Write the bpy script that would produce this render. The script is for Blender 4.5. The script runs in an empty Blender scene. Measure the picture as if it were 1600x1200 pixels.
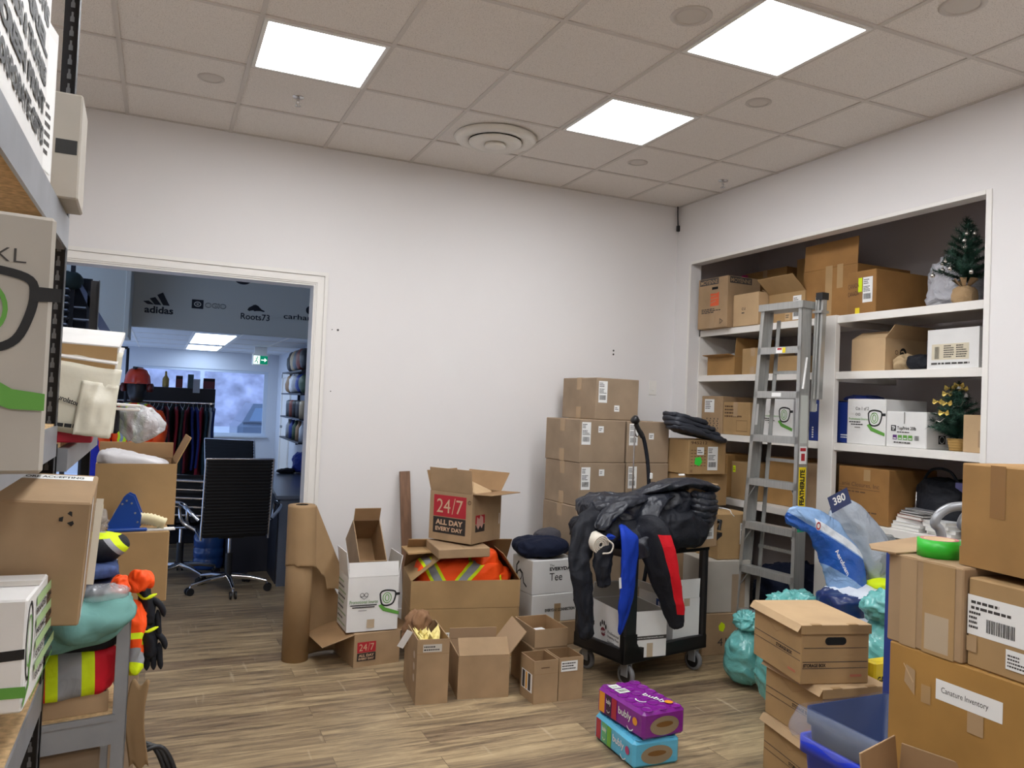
import bpy, math, random
from mathutils import Vector, Matrix, noise, Euler
PI = math.pi
S = bpy.context.scene
COL = S.collection

# ---------------------------------------------------------------- camera, world, exposure
H = 1.57; CEIL = 3.292; BACKY = 5.463; RIGHTX = 3.899
yaw, pit, rol = 0.419006, 0.0280034, 0.0416294
fw = Vector((math.sin(yaw)*math.cos(pit), math.cos(yaw)*math.cos(pit), math.sin(pit)))
rt = Vector((math.cos(yaw), -math.sin(yaw), 0)); up = rt.cross(fw)
rt2 = rt*math.cos(rol) + up*math.sin(rol); up2 = up*math.cos(rol) - rt*math.sin(rol)
cd = bpy.data.cameras.new('camera'); cam = bpy.data.objects.new('camera', cd); COL.objects.link(cam)
cd.sensor_width = 36; cd.lens = 1231.88/1600*36; cd.clip_start = 0.05; cd.clip_end = 200
cam.matrix_world = Matrix(((rt2.x, up2.x, -fw.x, 0), (rt2.y, up2.y, -fw.y, 0), (rt2.z, up2.z, -fw.z, H), (0, 0, 0, 1)))
S.camera = cam
wd = bpy.data.worlds.new('sky'); S.world = wd; wd.use_nodes = True
bg = wd.node_tree.nodes['Background']; bg.inputs[0].default_value = (0.44, 0.60, 0.95, 1); bg.inputs[1].default_value = 1.1
S.view_settings.view_transform = 'Standard'; S.view_settings.look = 'None'
S.view_settings.exposure = 0.68; S.view_settings.gamma = 1; S.view_settings.use_curve_mapping = False
PANEL = 15.0          # emission of the room's ceiling panels
PANEL_FAR = 6.0       # emission of the showroom's panels
S.cycles.max_bounces = 8; S.cycles.transparent_max_bounces = 16
S.cycles.sample_clamp_indirect = 6.0

# ---------------------------------------------------------------- materials
def lin(c):
    return tuple(((v/255)/12.92 if v/255 <= .04045 else ((v/255+.055)/1.055)**2.4) for v in c) + (1,)
MATS = {}
def crumple(m, strength, scale, dist=.02):
    """sharp folds: ridged noise at two sizes, bumped"""
    N = m.node_tree.nodes; L = m.node_tree.links; tc = N.new('ShaderNodeTexCoord'); last = None
    for sc, w in ((scale, 1.0), (scale*2.7, .4)):
        n = N.new('ShaderNodeTexNoise'); n.inputs['Scale'].default_value = sc; n.inputs['Detail'].default_value = 2; n.inputs['Distortion'].default_value = 1.2; L.new(tc.outputs['Object'], n.inputs[0])
        a = N.new('ShaderNodeMath'); a.operation = 'SUBTRACT'; a.inputs[1].default_value = .5; L.new(n.outputs[0], a.inputs[0])
        b = N.new('ShaderNodeMath'); b.operation = 'ABSOLUTE'; L.new(a.outputs[0], b.inputs[0])
        c = N.new('ShaderNodeMath'); c.operation = 'MULTIPLY'; c.inputs[1].default_value = -4*w; L.new(b.outputs[0], c.inputs[0])
        if last: d = N.new('ShaderNodeMath'); d.operation = 'ADD'; L.new(last.outputs[0], d.inputs[0]); L.new(c.outputs[0], d.inputs[1]); last = d
        else: last = c
    bm = N.new('ShaderNodeBump'); bm.inputs['Strength'].default_value = strength; bm.inputs['Distance'].default_value = dist
    L.new(last.outputs[0], bm.inputs['Height']); L.new(bm.outputs[0], N['Principled BSDF'].inputs['Normal'])
def mat(key, rgb, rough=.6, metal=0, var=0, vs=8, bump=0, bs=60, spec=.5, stretch=None, coat=0, emit=0, fold=None):
    if key in MATS: return MATS[key]
    m = bpy.data.materials.new(key); m.use_nodes = True; N = m.node_tree.nodes; L = m.node_tree.links
    b = N['Principled BSDF']; b.inputs['Base Color'].default_value = lin(rgb)
    b.inputs['Roughness'].default_value = rough; b.inputs['Metallic'].default_value = metal
    b.inputs['Specular IOR Level'].default_value = spec; b.inputs['Coat Weight'].default_value = coat
    if emit:
        b.inputs['Emission Color'].default_value = lin(rgb); b.inputs['Emission Strength'].default_value = emit
    if var or bump:
        tc = N.new('ShaderNodeTexCoord'); mp = N.new('ShaderNodeMapping'); L.new(tc.outputs['Object'], mp.inputs[0])
        if stretch: mp.inputs['Scale'].default_value = stretch
    if var:
        n = N.new('ShaderNodeTexNoise'); n.inputs['Scale'].default_value = vs; n.inputs['Detail'].default_value = 5
        L.new(mp.outputs[0], n.inputs[0])
        r = N.new('ShaderNodeValToRGB'); r.color_ramp.elements[0].position = .3; r.color_ramp.elements[1].position = .7
        r.color_ramp.elements[0].color = lin([max(0, v*(1-var)) for v in rgb]); r.color_ramp.elements[1].color = lin([min(255, v*(1+var)) for v in rgb])
        L.new(n.outputs[0], r.inputs[0]); L.new(r.outputs[0], b.inputs['Base Color'])
    if bump:
        n2 = N.new('ShaderNodeTexNoise'); n2.inputs['Scale'].default_value = bs; n2.inputs['Detail'].default_value = 4
        L.new(mp.outputs[0], n2.inputs[0]); bm = N.new('ShaderNodeBump'); bm.inputs['Strength'].default_value = bump; bm.inputs['Distance'].default_value = .01
        L.new(n2.outputs[0], bm.inputs['Height']); L.new(bm.outputs[0], b.inputs['Normal'])
    if fold: crumple(m, *fold)
    MATS[key] = m; return m
def film(key, rgb, opacity, rough=.2, bump=.6, bs=25, spec=.8, fold=None):
    """thin plastic: part see-through, part glossy"""
    if key in MATS: return MATS[key]
    m = mat(key, rgb, rough, spec=spec, fold=(fold or (min(1, bump*.9), bs*.5, .006)) if bump else None); N = m.node_tree.nodes; L = m.node_tree.links
    tr = N.new('ShaderNodeBsdfTransparent'); mx = N.new('ShaderNodeMixShader'); mx.inputs[0].default_value = opacity
    L.new(tr.outputs[0], mx.inputs[1]); L.new(N['Principled BSDF'].outputs[0], mx.inputs[2]); L.new(mx.outputs[0], N['Material Output'].inputs[0])
    return m
def glow(key, rgb, s):
    if key in MATS: return MATS[key]
    m = bpy.data.materials.new(key); m.use_nodes = True; N = m.node_tree.nodes; N.clear()
    e = N.new('ShaderNodeEmission'); e.inputs[0].default_value = lin(rgb); e.inputs[1].default_value = s
    o = N.new('ShaderNodeOutputMaterial'); m.node_tree.links.new(e.outputs[0], o.inputs[0]); MATS[key] = m; return m
CARD = mat('cardboard', (166, 139, 108), .75, var=.07, vs=5, bump=.05, bs=40, spec=.2)
CARD2 = mat('cardboard_warm', (170, 139, 98), .75, var=.06, vs=4, bump=.05, bs=40, spec=.2)
CARD3 = mat('cardboard_pale', (192, 163, 126), .75, var=.05, vs=4, bump=.05, bs=40, spec=.2)
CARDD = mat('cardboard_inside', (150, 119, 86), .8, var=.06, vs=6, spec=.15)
CARDG = mat('cardboard_grey', (156, 136, 114), .75, var=.06, vs=5, spec=.2)
CARDY = mat('cardboard_golden', (160, 123, 76), .7, var=.07, vs=5, bump=.05, bs=30, spec=.25)
WCARD = mat('white_cardboard', (225, 224, 222), .6, var=.02, vs=6, spec=.3)
GCARD = mat('grey_white_cardboard', (178, 172, 162), .7, var=.03, vs=6, spec=.2)
TAPE = mat('packing_tape', (176, 148, 114), .22, spec=.6)
TAPEC = mat('clear_tape', (188, 170, 146), .2, spec=.6)
WALLM = mat('wall_paint', (228, 225, 224), .6, bump=.015, bs=90, spec=.3)
TRIM = mat('white_trim', (232, 229, 224), .4, spec=.4)
WHITE = mat('white_print', (236, 236, 234), .6)
BLACK = mat('black_print', (22, 22, 24), .6)
INK = mat('grey_print', (62, 58, 56), .7)
BROWNINK = mat('brown_print', (92, 66, 44), .8)
REDINK = mat('red_print', (176, 34, 44), .6)
ORINK = mat('orange_print', (214, 92, 52), .6)
GREENINK = mat('green_print', (96, 158, 64), .6)
STEEL = mat('galvanised_grey_steel', (150, 154, 160), .4, metal=.4, var=.04, vs=10)
BLKSTEEL = mat('black_steel', (34, 35, 40), .45, metal=.3)
HOLE = mat('dark_opening', (8, 8, 8), .9)
ALU = mat('brushed_aluminium', (176, 176, 173), .34, metal=.55, var=.05, vs=4, stretch=(30, 30, 1))
CHROME = mat('chrome', (210, 210, 212), .12, metal=1)
PBOARD = mat('particle_board', (196, 166, 124), .8, var=.12, vs=60, spec=.2)
BLKPLASTIC = mat('black_plastic', (26, 26, 28), .4, bump=.03, bs=200)
BLKCLOTH = mat('black_cloth', (27, 29, 36), .7, spec=.3, fold=(.5, 5, .008))
PUFFER = mat('black_nylon', (33, 36, 45), .4, spec=.5, fold=(.55, 6, .008))
NAVY = mat('navy_cloth', (24, 30, 50), .8, spec=.2, fold=(.5, 6, .008))
REDC = mat('red_cloth', (212, 24, 38), .7, spec=.2, fold=(.3, 5, .006))
BLUEC = mat('royal_blue_cloth', (24, 58, 168), .7, spec=.2, fold=(.3, 5, .006))
ORANGE = mat('hi_vis_orange', (255, 86, 24), .6, spec=.3, fold=(.4, 6, .006))
LIME = mat('hi_vis_lime', (214, 236, 24), .6, spec=.3)
REFL = mat('reflective_grey', (150, 152, 156), .35, spec=.6)
TEALC = mat('teal_fleece', (110, 156, 150), .95, spec=.1, fold=(.4, 4, .008))
LEATHER = mat('black_leather', (11, 11, 14), .5, spec=.3)
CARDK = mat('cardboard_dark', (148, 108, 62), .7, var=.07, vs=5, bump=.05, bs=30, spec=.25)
CARDR = mat('cardboard_ochre', (166, 126, 68), .7, var=.06, vs=4, bump=.05, bs=30, spec=.25)

def banded(key, base, bands, rough=.65, spec=.25, fold=(.4, 6, .006)):
    """cloth sewn from panels: bands = [(colour, [(axis, low, high), ...])] in the part's own coordinates"""
    if key in MATS: return MATS[key]
    m = mat(key, base, rough, spec=spec, fold=fold); N = m.node_tree.nodes; L = m.node_tree.links
    tc = N.new('ShaderNodeTexCoord'); cur = None
    for col, conds in bands:
        f = None
        for ax, lo, hi in conds:
            d = N.new('ShaderNodeVectorMath'); d.operation = 'DOT_PRODUCT'; d.inputs[1].default_value = ax; L.new(tc.outputs['Object'], d.inputs[0])
            for op, v in (('GREATER_THAN', lo), ('LESS_THAN', hi)):
                g = N.new('ShaderNodeMath'); g.operation = op; g.inputs[1].default_value = v; L.new(d.outputs['Value'], g.inputs[0])
                if f: p = N.new('ShaderNodeMath'); p.operation = 'MULTIPLY'; L.new(f.outputs[0], p.inputs[0]); L.new(g.outputs[0], p.inputs[1]); f = p
                else: f = g
        x = N.new('ShaderNodeMixRGB'); L.new(f.outputs[0], x.inputs[0]); x.inputs[2].default_value = lin(col)
        if cur: L.new(cur.outputs[0], x.inputs[1])
        else: x.inputs[1].default_value = lin(base)
        cur = x
    L.new(cur.outputs[0], m.node_tree.nodes['Principled BSDF'].inputs['Base Color']); return m
C_LIME = (214, 236, 24); C_REFL = (150, 152, 156); C_OR = (255, 86, 24)
# ---------------------------------------------------------------- mesh builder
class MB:
    def __init__(s): s.v = []; s.f = []; s.mi = []; s.sm = []; s.mats = []
    def idx(s, m):
        if m not in s.mats: s.mats.append(m)
        return s.mats.index(m)
    def add(s, vs, fs, m, smooth=False, M=None):
        o = len(s.v); k = s.idx(m)
        for p in vs:
            p = Vector(p); s.v.append(tuple(M @ p) if M else tuple(p))
        for f in fs: s.f.append([o+i for i in f]); s.mi.append(k); s.sm.append(smooth)
        return s
    def box(s, x0, y0, z0, x1, y1, z1, m, c=0.0, M=None):
        if c <= 0:
            vs = [(x, y, z) for z in (z0, z1) for y in (y0, y1) for x in (x0, x1)]
            fs = [(0, 2, 3, 1), (4, 5, 7, 6), (0, 1, 5, 4), (1, 3, 7, 5), (3, 2, 6, 7), (2, 0, 4, 6)]
            return s.add(vs, fs, m, M=M)
        P = []; ix = {}
        X = (x0, x1); Y = (y0, y1); Z = (z0, z1)
        for a in (0, 1):
            for b in (0, 1):
                for d in (0, 1):
                    sx, sy, sz = (1-2*a)*c, (1-2*b)*c, (1-2*d)*c
                    ix[a, b, d] = len(P)
                    P += [(X[a], Y[b]+sy, Z[d]+sz), (X[a]+sx, Y[b], Z[d]+sz), (X[a]+sx, Y[b]+sy, Z[d])]
        g = lambda a, b, d, k: ix[a, b, d]+k
        fs = []
        for a in (0, 1):
            fs.append([g(a, 0, 0, 0), g(a, 1, 0, 0), g(a, 1, 1, 0), g(a, 0, 1, 0)])
            fs.append([g(0, a, 0, 1), g(1, a, 0, 1), g(1, a, 1, 1), g(0, a, 1, 1)])
            fs.append([g(0, 0, a, 2), g(1, 0, a, 2), g(1, 1, a, 2), g(0, 1, a, 2)])
        for a in (0, 1):
            for b in (0, 1):
                fs.append([g(a, b, 0, 0), g(a, b, 1, 0), g(a, b, 1, 1), g(a, b, 0, 1)])
                fs.append([g(a, 0, b, 0), g(a, 1, b, 0), g(a, 1, b, 2), g(a, 0, b, 2)])
                fs.append([g(0, a, b, 1), g(1, a, b, 1), g(1, a, b, 2), g(0, a, b, 2)])
        for a in (0, 1):
            for b in (0, 1):
                for d in (0, 1): fs.append([g(a, b, d, 0), g(a, b, d, 1), g(a, b, d, 2)])
        ctr = Vector(((x0+x1)/2, (y0+y1)/2, (z0+z1)/2)); out = []
        for f in fs:
            p = [Vector(P[i]) for i in f]; n = (p[1]-p[0]).cross(p[2]-p[0])
            out.append(f if n.dot(p[0]-ctr) > 0 else f[::-1])
        return s.add(P, out, m, M=M)
    def cyl(s, p0, p1, r0, m, r1=None, n=16, smooth=True, caps=True):
        p0 = Vector(p0); p1 = Vector(p1); r1 = r0 if r1 is None else r1
        d = (p1-p0).normalized(); a = d.orthogonal().normalized(); b = d.cross(a)
        vs = []
        for p, r in ((p0, r0), (p1, r1)):
            for i in range(n):
                t = 2*PI*i/n; vs.append(p + (a*math.cos(t)+b*math.sin(t))*r)
        s.add(vs, [(i, (i+1) % n, n+(i+1) % n, n+i) for i in range(n)], m, smooth)
        if caps: s.add(vs, [list(range(n))[::-1], list(range(n, 2*n))], m)
        return s
    def tube(s, pts, r, m, n=10, caps=True, flat=1.0, upv=None):
        pts = [Vector(p) for p in pts]; vs = []; k = len(pts)
        rr = r if isinstance(r, (list, tuple)) else [r]*k
        a = None
        for i, p in enumerate(pts):
            d = (pts[min(i+1, k-1)]-pts[max(i-1, 0)]).normalized()
            if a is None: a = (Vector(upv)-d*d.dot(Vector(upv))).normalized() if upv else d.orthogonal().normalized()
            else: a = (a-d*d.dot(a)).normalized()
            b = d.cross(a)
            for j in range(n):
                t = 2*PI*j/n; vs.append(p+(a*math.cos(t)*flat+b*math.sin(t))*rr[i])
        fs = [(i*n+j, i*n+(j+1) % n, (i+1)*n+(j+1) % n, (i+1)*n+j) for i in range(k-1) for j in range(n)]
        s.add(vs, fs, m, True)
        if caps: s.add(vs, [list(range(n))[::-1], list(range((k-1)*n, k*n))], m)
        return s
    def lathe(s, prof, m, c=(0, 0, 0), n=28, smooth=True, M=None):
        vs = []
        for r, z in prof:
            for j in range(n):
                t = 2*PI*j/n; vs.append((c[0]+r*math.cos(t), c[1]+r*math.sin(t), c[2]+z))
        k = len(prof)
        return s.add(vs, [(i*n+j, i*n+(j+1) % n, (i+1)*n+(j+1) % n, (i+1)*n+j) for i in range(k-1) for j in range(n)], m, smooth, M=M)
    def prism(s, poly, z0, z1, m, M=None):
        n = len(poly); vs = [(x, y, z0) for x, y in poly]+[(x, y, z1) for x, y in poly]
        ar = sum(poly[i][0]*poly[(i+1) % n][1]-poly[(i+1) % n][0]*poly[i][1] for i in range(n))
        fs = [list(range(n))[::-1], list(range(n, 2*n))]+[(i, (i+1) % n, n+(i+1) % n, n+i) for i in range(n)]
        if ar < 0: fs = [f[::-1] for f in fs]
        return s.add(vs, fs, m, M=M)
    def build(s, name, parent=None, loc=None, rot=None, solid=0, label=None):
        me = bpy.data.meshes.new(name); me.from_pydata(s.v, [], s.f)
        for m in s.mats: me.materials.append(m)
        me.polygons.foreach_set('material_index', s.mi); me.polygons.foreach_set('use_smooth', s.sm); me.update()
        o = bpy.data.objects.new(name, me); COL.objects.link(o)
        if parent: o.parent = parent
        if loc: o.location = loc
        if rot: o.rotation_euler = rot
        if solid:
            md = o.modifiers.new('thickness', 'SOLIDIFY'); md.thickness = solid; md.offset = 0
        if label: o['label'] = label
        return o
def tag(o, label, cat, group=None):
    o['label'] = label; o['category'] = cat
    if group: o['group'] = group
    return o
def thing(name, label, cat, loc=(0, 0, 0), deg=0, group=None, rot=None):
    o = bpy.data.objects.new(name, None); COL.objects.link(o); o.location = loc
    o.rotation_euler = rot if rot else (0, 0, math.radians(deg)); o.empty_display_size = .1
    return tag(o, label, cat, group)
def struct(mb, name, **k):
    o = mb.build(name, **k); o['kind'] = 'structure'; return o
def copy_tree(o, parent=None):
    c = o.copy(); COL.objects.link(c); c.parent = parent
    for ch in list(o.children): copy_tree(ch, c)
    return c

# ---------------------------------------------------------------- printed sheets (signs, labels, logos lie on real faces)
_TX = {}
def text_mesh(t, bold=0.0):
    k = (t, bold)
    if k in _TX: return _TX[k]
    cu = bpy.data.curves.new('t', 'FONT'); cu.body = t; cu.size = 1; cu.offset = bold; cu.resolution_u = 3
    o = bpy.data.objects.new('t', cu); COL.objects.link(o); me = o.to_mesh()
    vs = [(v.co.x, v.co.y) for v in me.vertices]; fs = [list(p.vertices) for p in me.polygons]
    o.to_mesh_clear(); bpy.data.objects.remove(o); bpy.data.curves.remove(cu)
    _TX[k] = (vs, fs); return _TX[k]
class Sheet:
    def __init__(s): s.mb = MB(); s.z = .0007
    def up(s): s.z += .0003
    def rect(s, x, y, w, h, m):
        s.up(); s.mb.add([(x, y, s.z), (x+w, y, s.z), (x+w, y+h, s.z), (x, y+h, s.z)], [(0, 1, 2, 3)], m); return s
    def rects(s, L, m):
        s.up()
        for x, y, w, h in L: s.mb.add([(x, y, s.z), (x+w, y, s.z), (x+w, y+h, s.z), (x, y+h, s.z)], [(0, 1, 2, 3)], m)
        return s
    def poly(s, pts, m):
        s.up(); n = len(pts)
        ar = sum(pts[i][0]*pts[(i+1) % n][1]-pts[(i+1) % n][0]*pts[i][1] for i in range(n))
        s.mb.add([(x, y, s.z) for x, y in pts], [list(range(n)) if ar > 0 else list(range(n))[::-1]], m); return s
    def stroke(s, pts, w, m, closed=False):
        s.up(); n = len(pts); vs = []
        for i in range(n):
            a = pts[(i-1) % n] if closed else pts[max(i-1, 0)]; b = pts[(i+1) % n] if closed else pts[min(i+1, n-1)]
            dx, dy = b[0]-a[0], b[1]-a[1]; l = math.hypot(dx, dy) or 1
            ww = w[i] if isinstance(w, (list, tuple)) else w
            nx, ny = -dy/l*ww/2, dx/l*ww/2
            vs += [(pts[i][0]+nx, pts[i][1]+ny, s.z), (pts[i][0]-nx, pts[i][1]-ny, s.z)]
        k = n if closed else n-1
        s.mb.add(vs, [(2*i, 2*i+1, (2*i+3) % (2*n), (2*i+2) % (2*n)) for i in range(k)], m); return s
    def disc(s, x, y, r, m, ry=None, n=20):
        ry = ry or r
        return s.poly([(x+r*math.cos(2*PI*i/n), y+ry*math.sin(2*PI*i/n)) for i in range(n)], m)
    def ring(s, x, y, r, w, m, ry=None, n=24):
        ry = ry or r
        return s.stroke([(x+r*math.cos(2*PI*i/n), y+ry*math.sin(2*PI*i/n)) for i in range(n)], w, m, True)
    def text(s, t, x, y, w, h, m, bold=0.0, skew=0, ang=0):
        """text fitted to the box x,y,w,h"""
        vs, fs = text_mesh(t, bold); s.up()
        if not vs: return s
        x0 = min(v[0] for v in vs); x1 = max(v[0] for v in vs); y0 = min(v[1] for v in vs); y1 = max(v[1] for v in vs)
        ca, sa = math.cos(math.radians(ang)), math.sin(math.radians(ang)); o = []
        for a, b in vs:
            p = (a-x0)/(x1-x0)*w; q = (b-y0)/(y1-y0)*h; p += skew*q
            o.append((x+p*ca-q*sa, y+p*sa+q*ca, s.z))
        s.mb.add(o, fs, m); return s
    def lines(s, x, y, w, h, n, m, seed=1):
        """lines of print too small to read"""
        R = random.Random(seed); L = []
        for i in range(n):
            yy = y+h-(i+.8)*h/n; xx = x
            end = x+w*R.uniform(.55, 1)
            while xx < end:
                l = R.uniform(.06, .16)*w; L.append((xx, yy, min(l, end-xx), h/n*.5)); xx += l+w*.025
        return s.rects(L, m)
    def barcode(s, x, y, w, h, m=None, seed=2):
        R = random.Random(seed); L = []; xx = x
        while xx < x+w:
            b = R.uniform(.012, .035)*w; L.append((xx, y, b, h)); xx += b+R.uniform(.012, .04)*w
        return s.rects(L, m or BLACK)
def place_sheet(sh, name, parent, face, dims, label=None):
    """face frame of a w*d*h box standing on the parent's origin: F R L T B"""
    w, d, h = dims
    if face == 'F': M = Matrix(((1, 0, 0, -w/2), (0, 0, -1, -d/2), (0, 1, 0, 0), (0, 0, 0, 1)))
    elif face == 'R': M = Matrix(((0, 0, 1, w/2), (1, 0, 0, -d/2), (0, 1, 0, 0), (0, 0, 0, 1)))
    elif face == 'L': M = Matrix(((0, 0, -1, -w/2), (-1, 0, 0, d/2), (0, 1, 0, 0), (0, 0, 0, 1)))
    elif face == 'T': M = Matrix(((1, 0, 0, -w/2), (0, 1, 0, -d/2), (0, 0, 1, h), (0, 0, 0, 1)))
    else: M = face
    sh.mb.v = [tuple(M @ Vector(p)) for p in sh.mb.v]
    return sh.mb.build(name, parent, label=label)
def ship_label(x, y, w, h, seed=1):
    def f(sh):
        sh.rect(x, y, w, h, WHITE); sh.lines(x+w*.08, y+h*.72, w*.6, h*.22, 3, INK, seed); sh.lines(x+w*.08, y+h*.42, w*.84, h*.24, 4, BLACK, seed+3)
        sh.barcode(x+w*.12, y+h*.13, w*.72, h*.22, seed=seed)
    return f
def small_label(x, y, w, h, seed=1, m=None):
    def f(sh): sh.rect(x, y, w, h, m or WHITE); sh.lines(x+w*.15, y+h*.25, w*.7, h*.5, 2, INK, seed)
    return f
def glasses_logo(sh, x, y, s, band=True):
    """the big-frame spectacles print: black frame half, green pupil rings and swoosh; s = lens width"""
    fr = [(0, .78), (.1, .92), (.35, 1.0), (.7, .98), (.95, .9), (1, .72), (.96, .45), (.84, .15), (.62, .02), (.35, .0), (.14, .1), (.04, .4)]
    cr = catmull([(a, b, 0) for a, b in fr+fr[:1]], 4)[:-1]
    sh.stroke([(x+p.x*s, y+p.y*s*.95) for p in cr], s*.1, BLACK, True)
    sh.poly([(x+s*.97, y+s*.78), (x+s*1.28, y+s*.78), (x+s*1.28, y+s*.62), (x+s*.95, y+s*.6)], BLACK)
    sh.ring(x+s*.45, y+s*.48, s*.27, s*.05, GREENINK, ry=s*.32)
    sh.ring(x+s*.45, y+s*.48, s*.12, s*.05, GREENINK, ry=s*.2)
    if band: sh.poly([(x-s*.1, y+s*.02), (x+s*.08, y+s*.1), (x+s*.35, y-s*.12), (x+s*1.25, y-s*.42), (x+s*1.25, y-s*.62), (x+s*.2, y-s*.32)], GREENINK)

# ---------------------------------------------------------------- cartons
def carton(name, label, x, y, z, w, d, h, deg=0, m=None, open_=False, flaps=None, fl=None, tape='', prints=(), group=None,
           cat='box', inside=None, rot=None, t=.005, lid=False):
    """prints = [(part name, face, function on a Sheet, optional label)]; flaps = {'F': degrees out from straight up}"""
    m = m or CARD; inside = inside or CARDD
    r = thing(name, label, cat, (x, y, z), deg, group, rot)
    b = MB()
    if open_:
        b.box(-w/2, -d/2, 0, w/2, d/2, t, m)
        for (x0, y0, x1, y1, ax) in ((-w/2, -d/2, w/2, -d/2+t, 'F'), (-w/2, d/2-t, w/2, d/2, 'B'), (-w/2, -d/2+t, -w/2+t, d/2-t, 'L'), (w/2-t, -d/2+t, w/2, d/2-t, 'R')):
            b.box(x0, y0, t, x1, y1, h, m)
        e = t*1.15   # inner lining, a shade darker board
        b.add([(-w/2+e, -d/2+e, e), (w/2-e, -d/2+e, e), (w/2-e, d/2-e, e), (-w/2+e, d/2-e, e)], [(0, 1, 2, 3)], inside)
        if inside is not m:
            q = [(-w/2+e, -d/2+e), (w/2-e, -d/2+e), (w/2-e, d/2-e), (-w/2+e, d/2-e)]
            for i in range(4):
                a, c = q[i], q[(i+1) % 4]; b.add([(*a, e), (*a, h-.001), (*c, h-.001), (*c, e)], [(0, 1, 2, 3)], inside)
        b.build('body', r)
        fl = fl or min(w, d)/2
        for k, a in (flaps or {}).items():
            L = fl; ln = w if k in 'FB' else d
            if isinstance(a, tuple): a, L = a
            f = MB(); f.box(-ln/2+.003, -t/2, 0, ln/2-.003, t/2, L, m, c=.001)
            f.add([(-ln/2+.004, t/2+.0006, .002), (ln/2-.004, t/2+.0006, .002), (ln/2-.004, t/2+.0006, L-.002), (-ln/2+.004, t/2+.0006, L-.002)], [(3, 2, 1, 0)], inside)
            # local: flap stands up (+z), inner face +y; rotate outwards about x
            R = Matrix.Rotation(math.radians(a), 4, 'X')
            Z = {'F': 0, 'R': PI/2, 'B': PI, 'L': -PI/2}[k]
            off = {'F': (0, -d/2+t/2, h+.001), 'B': (0, d/2-t/2, h+.001), 'L': (-w/2+t/2, 0, h+.001), 'R': (w/2-t/2, 0, h+.001)}[k]
            M = Matrix.Translation(off) @ Matrix.Rotation(Z, 4, 'Z') @ R
            f.v = [tuple(M @ Vector(p)) for p in f.v]
            f.build('flap', r)
    else:
        b.box(-w/2, -d/2, 0, w/2, d/2, h, m, c=min(.004, h*.1))
        if lid is False:   # the seam where the top flaps meet
            b.box(-.0012, -d/2+.004, h-.001, .0012, d/2-.004, h+.0008, CARDD) if 'X' not in tape else b.box(-w/2+.004, -.0012, h-.001, w/2-.004, .0012, h+.0008, CARDD)
        b.build('body', r)
        e = .0011; tw = .024
        tm = TAPE if m not in (WCARD, GCARD) else mat('tape_on_white', (205, 202, 196), .2)
        if 'Y' in tape:    # tape along the depth, folded down front and back
            tb = MB()
            tb.box(-tw, -d/2-e, h, tw, d/2+e, h+e*1.5, tm); tb.box(-tw, -d/2-e, h-.06, tw, -d/2, h+e, tm); tb.box(-tw, -d/2-e, .001, tw, -d/2, .06, tm); tb.build('tape', r)
        if 'X' in tape:
            tb = MB()
            tb.box(-w/2-e, -tw, h, w/2+e, tw, h+e*1.5, tm)
            for q in (-1, 1):
                x0, x1 = sorted((q*w/2, q*(w/2+e))); tb.box(x0, -tw, h-.07, x1, tw, h+e, tm); tb.box(x0, -tw, .001, x1, tw, .07, tm)
            tb.build('tape', r)
    for p in prints:
        sh = Sheet(); p[2](sh); place_sheet(sh, p[0], r, p[1], (w, d, h), p[3] if len(p) > 3 else None)
    return r

# ---------------------------------------------------------------- soft things
def catmull(P, n):
    P = [Vector(p) for p in P]; Q = [P[0]*2-P[1]]+P+[P[-1]*2-P[-2]]; o = []
    for i in range(len(P)-1):
        a, b, c, d = Q[i:i+4]
        for k in range(n):
            t = k/n; o.append(.5*((2*b)+(c-a)*t+(2*a-5*b+4*c-d)*t*t+(3*b-a-3*c+d)*t**3))
    o.append(P[-1]); return o
def lerpl(L, t):
    x = t*(len(L)-1); i = min(int(x), len(L)-2); return L[i]+(L[i+1]-L[i])*(x-i)
def cloth_tube(mb, pts, rad, m, flat=.55, wr=.012, ws=14, seed=0, n=28, seg=10, upv=(0, 0, 1), closed=True):
    """a sleeve, trouser leg or rolled garment: oval section, wrinkled across its length"""
    P = catmull(pts, seg); k = len(P); vs = []; a = None; arc = [0]
    for i in range(1, k): arc.append(arc[-1]+(P[i]-P[i-1]).length)
    for i, p in enumerate(P):
        d = (P[min(i+1, k-1)]-P[max(i-1, 0)]).normalized()
        if a is None:
            u = Vector(upv); a = (u-d*d.dot(u)); a = a.normalized() if a.length > .05 else d.orthogonal().normalized()
        else: a = (a-d*d.dot(a)).normalized()
        b = d.cross(a); r = lerpl(rad, i/(k-1))
        if closed and i in (0, k-1): r *= .25
        elif closed and i in (1, k-2): r *= .8
        for j in range(n):
            t = 2*PI*j/n; q = Vector((math.cos(t)*.9, math.sin(t)*.9, arc[i]*ws+seed*7.3)); q2 = Vector((math.cos(t)*1.6, math.sin(t)*1.6, arc[i]*ws*2.2+seed*3.1))
            w = ((1-abs(noise.noise(q))*3.2)*.75+(1-abs(noise.noise(q2))*3)*.3-.5)*wr
            vs.append(p+a*math.cos(t)*(r*flat+w)+b*math.sin(t)*(r+w))
    fs = [(i*n+j, i*n+(j+1) % n, (i+1)*n+(j+1) % n, (i+1)*n+j) for i in range(k-1) for j in range(n)]
    mb.add(vs, fs, m, True); mb.add(vs, [list(range(n))[::-1], list(range((k-1)*n, k*n))], m, True)
    return mb
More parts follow.
